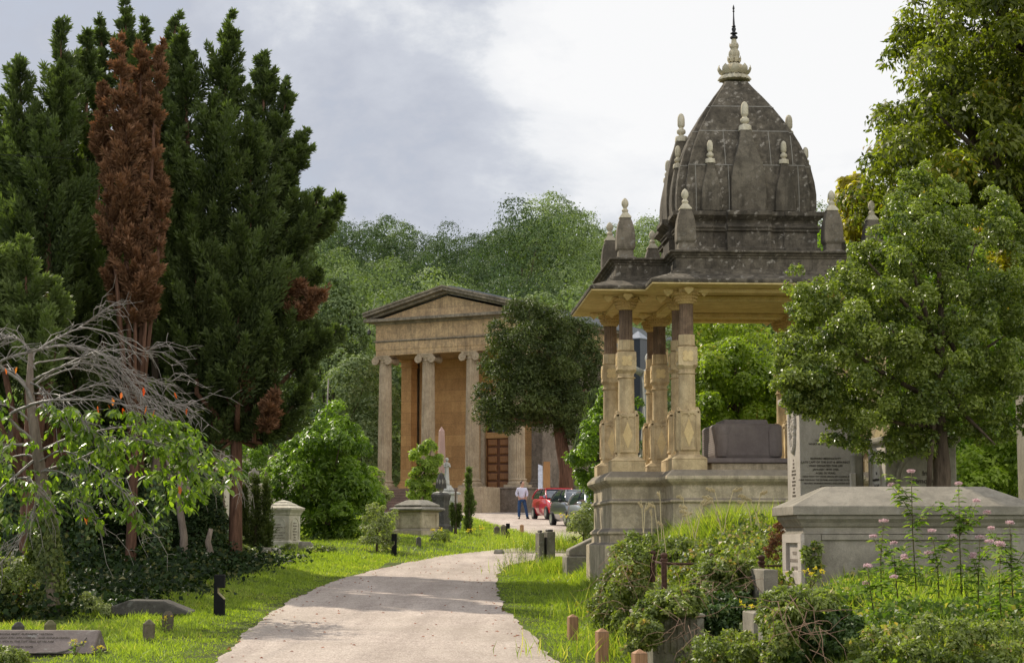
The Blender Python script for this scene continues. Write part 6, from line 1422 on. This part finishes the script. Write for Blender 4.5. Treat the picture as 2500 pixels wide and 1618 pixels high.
# ------------------------------------------------------------------ weeping cherry
CY = 27.4; cx = xp(125, CY, 1.2); ch = tree_root('weeping_cherry', 'weeping cherry with bare silvery arching twigs above bright drooping leaves', 'tree', cx, CY); cl_o = ch.location.copy()
def cw(px, py, dy=0.0): return W(px, py, CY + dy) - cl_o
MAIN = [
 ([(85, 1000), (60, 940), (0, 890), (42, 867), (133, 845), (175, 845), (227, 854), (260, 871), (292, 903), (325, 942), (351, 971)], 8, -.3),
 ([(80, 880), (88, 858), (140, 825), (195, 799), (224, 780), (240, 767)], 6, .2), ([(195, 799), (247, 806), (292, 825), (347, 856), (368, 853)], 4, .2),
 ([(76, 929), (130, 903), (195, 874), (230, 862), (276, 855)], 5, -.6), ([(80, 960), (36, 910), (0, 900), (-60, 890), (-120, 930)], 5, .5), ([(71, 932), (101, 949), (115, 985), (150, 1010)], 4, -.9),
 ([(90, 1080), (23, 1020), (68, 991), (114, 978), (179, 975), (230, 975), (292, 986), (357, 1000), (406, 1030), (450, 1080)], 7, -.9),
 ([(80, 960), (140, 963), (172, 988), (195, 1017), (221, 1049), (240, 1069)], 4, -1.1), ([(90, 1090), (32, 1085), (0, 1101), (-80, 1130)], 7, -.5),
 ([(88, 1120), (0, 1196), (34, 1171), (67, 1167), (84, 1191), (87, 1235), (77, 1282), (44, 1319), (0, 1379)], 6, -1.4),
 ([(100, 1150), (180, 1125), (227, 1104), (276, 1082), (325, 1072), (373, 1082), (440, 1110), (500, 1160)], 5, -1.0),
 ([(85, 940), (130, 905), (182, 887), (227, 890), (279, 906), (308, 929), (357, 942), (406, 975), (440, 1000)], 5, -.2), ([(100, 930), (162, 902), (208, 903), (260, 923), (308, 962), (350, 1020)], 4, .5),
 ([(85, 890), (97, 884), (162, 876), (234, 874), (276, 890), (325, 913), (383, 932), (438, 926)], 4, .8), ([(82, 1000), (170, 960), (250, 940), (340, 960), (420, 990), (510, 970)], 4, .2),
 ([(90, 1130), (150, 1100), (220, 1130), (280, 1180), (320, 1225), (347, 1282)], 4, -1.5), ([(95, 1100), (200, 1060), (330, 1040), (440, 1060), (530, 1110), (560, 1150)], 5, -.3),
 ([(85, 1040), (40, 1000), (-20, 990), (-120, 1050), (-180, 1150)], 5, .2), ([(90, 1120), (60, 1110), (0, 1130), (-60, 1200), (-110, 1280)], 5, .4), ([(92, 1150), (140, 1150), (185, 1180), (190, 1230), (250, 1290)], 4, -1.2),
 ([(85, 900), (60, 840), (30, 825), (0, 822), (-70, 850)], 4, .4), ([(80, 860), (50, 830), (20, 838), (-30, 860)], 3, -.2)]
rr = random.Random(9); bq = MB(); tips = []
bq.tube([(0, 0, -.3), tuple(cw(122, 1420)), tuple(cw(120, 1270)), tuple(cw(98, 1150)), tuple(cw(84, 1050)), tuple(cw(72, 950)), tuple(cw(75, 862))], [.19, .155, .12, .085, .075, .06, .035], 10)
bq.build('trunk', M_BARKMID, ch, smooth=True)
def smooth_pts(P, n=5):
    out = []
    for i in range(len(P) - 1):
        p0 = P[max(i - 1, 0)]; p1 = P[i]; p2 = P[i + 1]; p3 = P[min(i + 2, len(P) - 1)]
        for k in range(n):
            t = k / n; out.append(.5 * ((2 * p1) + (-p0 + p2) * t + (2 * p0 - 5 * p1 + 4 * p2 - p3) * t * t + (-p0 + 3 * p1 - 3 * p2 + p3) * t ** 3))
    out.append(P[-1]); return out
bq = MB(); tw = MB(); mm = CY / F
for path, wpx, dy in MAIN:
    n = len(path); P = [cw(a, b, dy * min(1, i / 3)) for i, (a, b) in enumerate(path)]; S = smooth_pts(P, 5)
    S = [p + Vector((rr.uniform(-1, 1), rr.uniform(-1, 1), rr.uniform(-1, 1))) * .006 for p in S]
    bq.tube(S, [wpx * mm * .62 * (1 - .78 * i / len(S)) for i in range(len(S))], 6)
    for k in range(int(len(S) * .85)):
        i = rr.randint(int(len(S) * .25), len(S) - 1); s = S[i]; d = (S[min(i + 1, len(S) - 1)] - S[i - 1]).normalized()
        Lt = rr.uniform(.15, .62); side = Vector((rr.uniform(-1, 1), rr.uniform(-1, 1), rr.uniform(-.6, .9)))
        p1 = s + (d * .8 + side * .45).normalized() * Lt * .5; p2 = p1 + (d * .7 + side * .3 + Vector((0, 0, -.45))).normalized() * Lt * .5; p3 = p2 + (d * .5 + Vector((rr.uniform(-.3, .3), 0, rr.uniform(-1, .1)))).normalized() * Lt * .4
        tw.tube([s, p1, p2, p3], [.0075, .006, .0045, .0025], 4, cap=False); tips.append((p2, d)); tips.append((p3, d))
        for m in range(rr.randint(1, 3)):
            b_ = rr.choice((p1, p2)); e = b_ + Vector((rr.uniform(-1, 1), rr.uniform(-1, 1), rr.uniform(-.9, .5))).normalized() * rr.uniform(.06, .22) + d * .06
            tw.tube([b_, (b_ + e) / 2 + Vector((0, 0, .015)), e], [.0045, .0035, .002], 4, cap=False)
bq.build('branch', M_BARKPALE, ch, smooth=True); tw.build('twig', M_BARKPALE, ch, smooth=True)
leafp = [(-60, 900), (0, 930), (40, 940), (130, 990), (230, 985), (330, 1000), (450, 1020), (520, 1090), (578, 1115), (585, 1170), (520, 1190), (500, 1210), (470, 1255), (400, 1240), (345, 1300), (310, 1260), (250, 1275), (170, 1240), (140, 1260), (90, 1240), (80, 1280), (30, 1335), (-60, 1360)]
LP, LD, Ls = [], [], []; LR = []
anch = []
for p, d in tips:
    wpt = p + cl_o; 
    py = 809 - F * math.tan(math.atan((wpt.z - CZ) / wpt.y) - TH); px = 1250 + F * wpt.x / (wpt.y * CT + (wpt.z - CZ) * ST)
    if in_poly(leafp, px, py) and py > 935: anch.append(p)
xs = [p[0] for p in leafp]; ys = [p[1] for p in leafp]
while len(anch) < 640:
    px, py = (rr.uniform(380, 585) if len(anch) % 4 == 0 else rr.uniform(-60, 585)), rr.uniform(920, 1360)
    if in_poly(leafp, px, py): anch.append(cw(px, py, rr.uniform(-1.8, 1.0)))
nr = 0
for p in anch:
    ax = Vector((rr.uniform(-.6, 1), rr.uniform(-1, 1), -.25)).normalized()
    for m in range(rr.randint(4, 8)):
        b_ = p + ax * (m * .028) + Vector((rr.uniform(-.03, .03), rr.uniform(-.03, .03), 0)); sd = Vector((rr.uniform(-1, 1), rr.uniform(-1, 1), rr.uniform(-.9, .15))) + ax * .5
        LP.append(b_); LD.append(sd.normalized()); Ls.append(rr.uniform(.09, .165))
rng = np.random.default_rng(5); LPn, LDn, Lsn = np.array(LP), np.array(LD), np.array(Ls)
def curled(P, D, U, s, asp):
    "leaf of two quads bent downwards at the middle"
    D = unit(D); S = unit(np.cross(D, U)); Nn = np.cross(S, D); w = s * asp
    m = P + D * (s * .5)[:, None]; t = m + unit(D + np.array([0, 0, -.7])) * (s * .5)[:, None]
    a = P; m1 = m + S * (w * .5)[:, None] - Nn * (w * .15)[:, None]; m2 = m - S * (w * .5)[:, None] - Nn * (w * .15)[:, None]
    q = P + D * (s * .25)[:, None]; q1 = q + S * (w * .38)[:, None]; q2 = q - S * (w * .38)[:, None]
    u = m + (t - m) * .5; u1 = u + S * (w * .36)[:, None]; u2 = u - S * (w * .36)[:, None]
    V = np.stack([a, q1, m1, u1, t, u2, m2, q2], 1); return V.reshape(-1, 3)
U = unit(rdir(rng, len(LPn)) * .5 + np.array([0, 0, 1.0])); isred = rng.uniform(0, 1, len(LPn)) < .012
fast_mesh('leaf', curled(LPn[~isred], LDn[~isred], U[~isred], Lsn[~isred], .38), 8, LM['cherry'], ch, rng.uniform(0, 1, (~isred).sum()) ** 1.3)
RP = [(42, 895), (12, 898), (350, 945), (297, 957), (275, 970), (262, 985), (425, 957), (300, 995), (358, 990), (378, 1000), (457, 996), (185, 1045), (238, 990), (447, 1182), (437, 1185), (205, 1262), (222, 1258), (228, 1268)]
RPn = np.array([cw(a, b, rr.uniform(-1.3, -.6)) for a, b in RP]); nR = len(RPn)
fast_mesh('red_leaf', curled(RPn, unit(np.column_stack([rng.normal(0, .4, nR), rng.normal(0, .4, nR), -np.ones(nR)])), rdir(rng, nR), rng.uniform(.10, .14, nR), .42), 8, LM['red'], ch, rng.uniform(0, 1, nR))
ib = [(0, 0, -.1), tuple(cw(120, 1420)), tuple(cw(116, 1250))]
V, t = ivy_shell(np.random.default_rng(77), np.array(ib) + np.array([-.07, 0, 0]), .175, 8000, .06); fast_mesh('ivy', V, 4, M_IVYSUN, ch, t * .8)
M_HEMPG = leafmat('weed leaf', (.055, .095, .022), (.20, .27, .06), (.40, .33, .12), trans=.42, rough=.5, spec=.3)
# ------------------------------------------------------------------ ivy mounds on the right bank
def mound(name, label, px, Y, poly, depth, k, r, n, size, mat, seed, **kw): return region_tree(name, label, 'ivy', px, Y, poly, depth, k, r, n, size, mat, seed, trunk=0, **{**dict(cull=.5), **kw})
mound('ivy_mound', 'tall tangled ivy mound against the left corner of the railing', 1500, 22.5, [(1500, 1360), (1505, 1325), (1540, 1308), (1590, 1312), (1612, 1345), (1590, 1380), (1600, 1450), (1640, 1500), (1600, 1560), (1520, 1575), (1460, 1540), (1445, 1500), (1440, 1470), (1470, 1440), (1485, 1400)], 1.0, 230, .085, 26000, .055, M_IVYSUN, 131, rag=.3, jit=.9)
mound('ivy_mound', 'ivy hanging over the smothered chest tomb in the centre', 1640, 18.3, [(1545, 1500), (1580, 1450), (1650, 1438), (1705, 1448), (1722, 1485), (1690, 1502), (1640, 1500), (1610, 1530), (1585, 1590), (1530, 1590), (1525, 1540)], .45, 120, .055, 13000, .045, M_IVYSUN, 132, rag=.3, jit=.9)
mound('ivy_mound', 'dense rounded ivy mound in the middle with dark shadow beneath', 1760, 20.2, [(1680, 1400), (1705, 1375), (1760, 1360), (1830, 1372), (1860, 1400), (1855, 1450), (1820, 1475), (1780, 1470), (1720, 1480), (1690, 1450)], .6, 150, .075, 16000, .052, M_IVYSUN, 133, rag=.25, jit=.8)
mound('ivy_mound', 'shadowed ivy leaves below the dense central mound', 1770, 19.2, [(1700, 1460), (1760, 1450), (1840, 1460), (1850, 1520), (1800, 1560), (1730, 1560), (1700, 1510)], .4, 90, .07, 9000, .05, M_IVY, 142, rag=.2)
mound('ivy_ridge', 'ivy and bramble ridge in front of the mausoleum plinth', 1720, 25.5, [(1590, 1335), (1640, 1318), (1720, 1326), (1800, 1320), (1880, 1328), (1890, 1370), (1800, 1385), (1690, 1378), (1600, 1372)], .8, 130, .09, 15000, .055, M_IVYSUN, 134, rag=.3, jit=.9)
mound('ivy_mound', 'large dark ivy mound at the bottom right below the chest tomb', 2000, 15.6, [(1890, 1500), (1930, 1462), (1990, 1455), (2050, 1478), (2110, 1530), (2140, 1590), (2130, 1670), (1880, 1670), (1905, 1570)], .6, 220, .065, 26000, .042, M_IVY, 135, rag=.2)
mound('ivy_mound', 'sunlit ivy crest draping the front of the dark ivy mound', 1930, 15.1, [(1850, 1480), (1890, 1440), (1960, 1432), (2040, 1452), (2060, 1478), (1990, 1480), (1945, 1540), (1930, 1600), (1880, 1640), (1860, 1560)], .45, 140, .045, 13000, .040, M_IVYSUN, 136, rag=.35, jit=.9)
mound('bramble_patch', 'low bramble and bindweed patch at the bottom right corner', 2320, 14.6, [(2080, 1570), (2150, 1530), (2300, 1505), (2420, 1530), (2520, 1515), (2560, 1670), (2110, 1670)], .8, 220, .055, 20000, .042, M_IVYSUN, 137, rag=.4, jit=1.0)
mound('bramble_patch', 'bramble leaves in the grass between the kerb blocks and posts', 1800, 17.2, [(1690, 1570), (1740, 1535), (1830, 1545), (1880, 1570), (1880, 1650), (1700, 1650)], .6, 90, .05, 7000, .042, M_IVYSUN, 138, rag=.4, jit=1.0)
mound('dry_ivy_tangle', 'dry brownish ivy tangle at the left shoulder of the large chest tomb', 1893, 20.6, [(1865, 1350), (1880, 1300), (1898, 1275), (1920, 1262), (1925, 1290), (1912, 1320), (1900, 1372)], .2, 30, .03, 1300, .03, LM['dead'], 139, rag=.5, jit=1.0)
mound('tomb_creeper', 'strand of ivy climbing the front of the large chest tomb', 1995, 18.86, [(1985, 1325), (1998, 1318), (2003, 1360), (2008, 1390), (1992, 1420), (1985, 1380)], .02, 14, .03, 420, .05, M_IVYSUN, 140)
mound('tomb_creeper', 'short strand of ivy on the left pilaster of the large chest tomb', 1966, 18.86, [(1960, 1320), (1970, 1330), (1980, 1370), (1975, 1400), (1962, 1380)], .02, 8, .025, 160, .05, M_IVYSUN, 141)
ivy_carpet('ground_ivy', 'sprawling sunlit ivy, bindweed and bramble over the old graves on the right bank', (.9, 3.4, 15.5, 27.5), 60000,
           lambda x, y, r: (x - xr_(y) > 1.25 + .25 * np.sin(y * 2.7) + .15 * r.normal(size=len(x))) & (x < np.interp(y, [15.5, 19, 20, 27], [2.5, 2.6, 3.4, 3.4])) & (np.sin(x * 4.1 + y) * np.sin(y * 2.3) > -.55), .05, 310, mat=M_IVYSUN, lift=.22, cat='ivy', up=.5)
ivy_carpet('ground_weeds', 'mixed low weeds and clover in the long grass at the bottom right', (2.2, 5.2, 13.5, 18.4), 42000,
           lambda x, y, r: (np.sin(x * 3.3 + 1) * np.sin(y * 2.9 + x) > -.35), .045, 311, mat=M_HEMPG, lift=.20, cat='weeds', up=.6)
# dry woody stems through the ivy
rr = random.Random(21)
def stems(name, label, px0, px1, py0, py1, Y, n, mat, cat='bramble', r=.0035):
    root = thing(name, label, cat, tuple(W((px0 + px1) / 2, py1, Y))); q = MB(); lc = root.location
    for i in range(n):
        a = W(rr.uniform(px0, px1), rr.uniform(py0, py1), Y + rr.uniform(-.5, .1)) - lc; pts = [a]
        d = Vector((rr.uniform(-1, 1), rr.uniform(-.3, .3), rr.uniform(-1, .3)))
        for k in range(4): d = (d + Vector((rr.uniform(-.6, .6), rr.uniform(-.3, .3), rr.uniform(-.6, .4)))).normalized(); pts.append(pts[-1] + d * rr.uniform(.06, .14))
        q.tube(pts, [r, r, r * .8, r * .6, r * .4], 4)
    o = q.build('stem', mat, root, smooth=True); o['kind'] = 'stuff'; return root
M_TWIG = simple('brown twig', (.30, .19, .13), .8, .2, bump=0)
stems('dead_bramble', 'tangle of pinkish dry bramble stems over the left ivy mound', 1470, 1610, 1340, 1520, 21.2, 34, M_TWIG)
stems('dead_bramble', 'dry stems on top of the central ivy mound', 1690, 1840, 1380, 1440, 19.4, 26, M_TWIG)
stems('dead_bramble', 'dry stems across the smothered chest tomb', 1590, 1710, 1440, 1550, 17.8, 16, M_TWIG)
stems('dead_bramble', 'pale twisting stems on the dark ivy mound', 1890, 2010, 1450, 1600, 14.4, 22, M_TWIG)
# tall grass and seed heads
def seed_grass(name, label, px, Y, n, spread, hmin, hmax, seed, mat=None, kind='stuff'):
    rng = np.random.default_rng(seed); x0 = xp(px, Y, 1.8); x = x0 + rng.normal(0, spread, n); y = Y + rng.normal(0, .35, n); h = rng.uniform(hmin, hmax, n)
    P = np.column_stack([x, y, ground(x, y)]); D = unit(np.column_stack([rng.normal(0, .22, n), rng.normal(0, .2, n), np.ones(n)])); U = rdir(rng, n)
    V = leafquads(P, D, U, h, .012, fold=.1, mid=.4).reshape(-1, 4, 3); b_ = rng.normal(0, .22, (n, 2)) * h[:, None]; V[:, 2, :2] += b_
    return tag(fast_mesh(name, V.reshape(-1, 3), 4, mat or M_GRASS, None, rng.uniform(0, 1, n)), label, 'grass', None, kind)
seed_grass('tall_grass', 'long arching grass tufts in front of the mausoleum plinth', 1720, 26.2, 3800, .75, .25, .60, 301)
seed_grass('tall_grass', 'coarse grass along the foot of the large chest tomb', 2200, 18.2, 4200, .95, .10, .30, 302)
seed_grass('tall_grass', 'long grass by the wedge-shaped gravestone', 1400, 38.5, 1800, .6, .15, .45, 303)
seed_grass('tall_grass', 'tall rough grass beyond the double headstone', 1440, 50, 3500, 1.3, .25, .7, 304)
seed_grass('tall_grass', 'loose grass at the bottom right corner', 2200, 14.8, 6500, 1.0, .10, .34, 305)
seed_grass('tall_grass', 'long grass round the central ivy mound', 1700, 20.8, 2600, .7, .12, .40, 306)
M_SEED = simple('dry seed head', (.50, .40, .22), .8, .1, bump=0)
rr = random.Random(31)
for i in range(24):
    px = rr.uniform(1560, 1900); Y = rr.uniform(24.5, 26.5); x = xp(px, Y, 2); z = gz(x, Y); top = hz(rr.uniform(1185, 1290), Y) - z
    g = thing('seed_stalk', 'tall dry grass stalk with a drooping seed head before the mausoleum plinth', 'grass stalk', (x, Y, z), 0, 'dry grass stalks before the mausoleum')
    ln = rr.uniform(-.16, .16); pts = [(0, 0, 0), (ln * .3, 0, top * .5), (ln, 0, top * .93), (ln * 1.35, 0, top), (ln * 1.7 + .02 * (1 if ln > 0 else -1), 0, top * .975)]
    MB().tube(pts, [.008, .007, .006, .005, .004], 4).build('stalk', M_DRY, g)
    q = MB(); a, b = Vector(pts[2]), Vector(pts[4])
    for k in range(9): q.sphere(tuple(a.lerp(b, k / 8) + Vector((rr.uniform(-.006, .006), 0, rr.uniform(-.01, .01)))), (.012, .012, .022), 5, 3)
    q.build('seed_head', M_SEED, g)
# hemp agrimony: leafy stems with dusty pink heads
M_PINKF = leafmat('dusty pink floret', (.52, .32, .34), (.80, .62, .62), trans=.35, rough=.8, spec=.1, transcol=(1.1, 1.0, 1.05))
M_HEMP = leafmat('hemp agrimony leaf', (.09, .15, .028), (.28, .36, .07), (.42, .40, .08), trans=.42, rough=.5, spec=.3)
M_STEM = simple('reddish green stem', (.12, .10, .035), .7, .3, bump=0)
def hemp(px, Y, ptop, pbot, lab, seed, heads=((0, 0),), branches=3):
    rr = random.Random(seed); rng = np.random.default_rng(seed); x = xp(px, Y, 1.8); zb = hz(pbot, Y); g = thing('pink_flower_plant', lab, 'plant', (x, Y, zb), 0, 'pink flowered plants before the large chest tomb')
    H = hz(ptop, Y) - zb; lean = rr.uniform(-.05, .05); st = MB(); P, D, Sz = [], [], []; HD = []
    def shoot(p0, p1, r):
        mid = p0.lerp(p1, .5) + Vector((rr.uniform(-.02, .02), 0, 0)); st.tube([p0, mid, p1], [r, r * .8, r * .5], 5)
        n = max(3, int((p1 - p0).length / .034))
        for k in range(1, n):
            c = p0.lerp(p1, k / n); a0 = rr.uniform(0, PI)
            for s in range(3 if rr.random() < .4 else 2):
                an = a0 + s * PI * (1 if True else .6); d = Vector((math.cos(an), math.sin(an), rr.uniform(-.1, .35))).normalized(); P.append(c); D.append(d); Sz.append(rr.uniform(.075, .125) * (1.2 - .5 * k / n) * 1.15)
                P.append(c); D.append((d + Vector((-d.y, d.x, 0)) * .45).normalized()); Sz.append(Sz[-1] * .8)
        if not HD or rr.random() < .45: HD.append(p1)
    top = Vector((lean, 0, H)); shoot(Vector((0, 0, 0)), top, .006)
    for b in range(branches):
        t = rr.uniform(.35, .8); s = Vector((lean * t, 0, H * t)); e = s + Vector((rr.uniform(-.22, .22), rr.uniform(-.15, .15), H * rr.uniform(.12, .32))); shoot(s, e, .004)
    st.build('stem', M_STEM, g, smooth=True)
    P, D, Sz = np.array(P), np.array(D), np.array(Sz); fast_mesh('foliage', curled(P, D, unit(rdir(rng, len(P)) * .3 + np.array([0, 0, 1.])), Sz, .30), 8, M_HEMP, g, rng.uniform(0, .95, len(P)))
    for h in HD:
        n = 110; a = rng.uniform(0, 2 * PI, n); r = rng.uniform(0, 1, n) ** .5 * rr.uniform(.026, .045); Q = np.column_stack([h.x + r * np.cos(a), h.y + r * np.sin(a) * .8, h.z + .012 - r * .35 + rng.uniform(0, .018, n)])
        fast_mesh('flower_head', leafquads(Q, unit(rdir(rng, n) * .5 + np.array([0, 0, .8])), rdir(rng, n), .016, .010), 4, M_PINKF, g, rng.uniform(0, 1, n))
for i, (px, Y, pt, pb, lab, br) in enumerate((
    (2235, 16.2, 1155, 1440, 'tallest pink-headed plant rising above the tomb lid', 3), (2345, 16.0, 1185, 1450, 'bushy pink-flowered plant at the right of the tomb front', 5), (2150, 16.4, 1275, 1450, 'pink-flowered plant with a single head left of the tallest', 2), (2190, 16.0, 1330, 1460, 'short leafy plant at the centre of the tomb front', 4),
    (2130, 15.6, 1385, 1490, 'small plant with a wide pink cluster low before the tomb', 2), (2290, 15.8, 1300, 1460, 'leafy stem between the two tallest pink-headed plants', 4), (2470, 15.4, 1280, 1470, 'pink-flowered plant at the right edge of the picture', 4), (2440, 15.0, 1335, 1500, 'low plant with two pink heads near the right edge', 3), (2385, 15.9, 1315, 1470, 'slender pink-headed stem left of the right edge', 3))):
    hemp(px, Y, pt, pb, lab, 400 + i, branches=br)
# small weeds with white or yellow flowers
M_YEL = leafmat('yellow petal', (.70, .50, .02), (.85, .62, .04), trans=.3, rough=.6); M_WHT = leafmat('white petal', (.62, .62, .55), (.80, .80, .72), trans=.3, rough=.6)
def weed(name, px, Y, pt, pb, lab, seed, mat, hs=.018, n=7, leaf=M_HEMP, group=None, spread=.12, nleaf=40):
    rr = random.Random(seed); rng = np.random.default_rng(seed); x = xp(px, Y, 1.8); zb = hz(pb, Y); g = thing(name, lab, 'plant', (x, Y, zb), 0, group); H = hz(pt, Y) - zb; st = MB(); Q = []; P = []
    for k in range(n):
        e = Vector((rr.uniform(-spread, spread), rr.uniform(-spread, spread), H * rr.uniform(.7, 1))); st.tube([(0, 0, 0), tuple(e * .5 + Vector((0, 0, .01))), tuple(e)], [.004, .003, .002], 4)
        for m in range(nleaf // n): P.append(e * rr.uniform(.1, .95) + Vector((rr.uniform(-.01, .01), 0, 0)))
        if mat: Q = np.array([e + Vector((rr.gauss(0, hs * .6), rr.gauss(0, hs * .6), rr.gauss(0, hs * .4))) for m in range(14)]); fast_mesh('flower_head', leafquads(Q, rdir(rng, len(Q)), rdir(rng, len(Q)), hs * .8, hs * .6), 4, mat, g, rng.uniform(0, 1, len(Q)))
    st.build('stem', M_STEM, g); P = np.array(P)
    fast_mesh('foliage', leafquads(P, unit(rdir(rng, len(P)) + np.array([0, 0, .2])), unit(rdir(rng, len(P)) * .4 + np.array([0, 0, 1.])), rng.uniform(.03, .07, len(P)), .016), 4, leaf, g, rng.uniform(0, 1, len(P)))
weed('ragwort', 1976, 18.2, 1385, 1440, 'yellow ragwort flowering at the left end of the large chest tomb', 501, M_YEL)
weed('ragwort', 1829, 17.6, 1465, 1520, 'small yellow flowers among the ivy left of the kerb stones', 502, M_YEL)
for i, (px, Y, pt, pb, lab) in enumerate(((405, 23.6, 1500, 1545, 'yellow flowers in front of the taller round-topped stone post'), (190, 20.4, 1560, 1600, 'yellow flowers against the right end of the coped gravestone'), (250, 20.6, 1575, 1610, 'yellow flowers just right of the coped gravestone'), (1170, 62, 1282, 1312, 'yellow ragwort patch left of the small stone posts'), (1150, 63, 1290, 1318, 'yellow flowers at the foot of the slim young conifer'), (1385, 49, 1250, 1290, 'yellow ragwort in front of the grey car'), (1062, 54, 1288, 1305, 'orange-yellow flowers on top of the bramble mound'))):
    weed('yellow_wildflower', px, Y, pt, pb, lab, 520 + i, M_YEL, n=8, spread=.18 if Y > 40 else .10, hs=.03 if Y > 40 else .012)
for i, (px, Y, pt, pb, lab) in enumerate(((1255, 41.5, 1322, 1420, 'tall wiry weed leaning over the right edge of the path'), (1285, 42, 1318, 1415, 'wiry leafy weed left of the thick headstones'), (1232, 40, 1352, 1425, 'low airy weed where the path bends'), (1300, 40.5, 1345, 1430, 'bushy weed in front of the thick headstones'))):
    weed('wiry_weed', px, Y, pt, pb, lab, 540 + i, M_WHT, n=18, spread=.32, hs=.010, nleaf=260, group='weeds at the bend of the path')
# fallen leaves and bits on the path
rng = np.random.default_rng(8); n = 260; y = rng.uniform(14, 45, n); side = rng.uniform(0, 1, n) ** 2.2; x = np.where(rng.uniform(0, 1, n) < .5, xl_(y) + side * 1.6, xr_(y) - side * 1.6); P = np.column_stack([x, y, ground(x, y) + .018])
tag(fast_mesh('fallen_leaves', leafquads(P, unit(np.column_stack([rng.normal(size=n), rng.normal(size=n), np.zeros(n)])), np.tile([0, 0, 1.], (n, 1)) + rng.normal(0, .2, (n, 3)), rng.uniform(.03, .07, n), .03), 4, LM['rust'], None, rng.uniform(0, 1, n)), 'scattered brown fallen leaves along the edges of the path', 'fallen leaves', None, 'stuff')
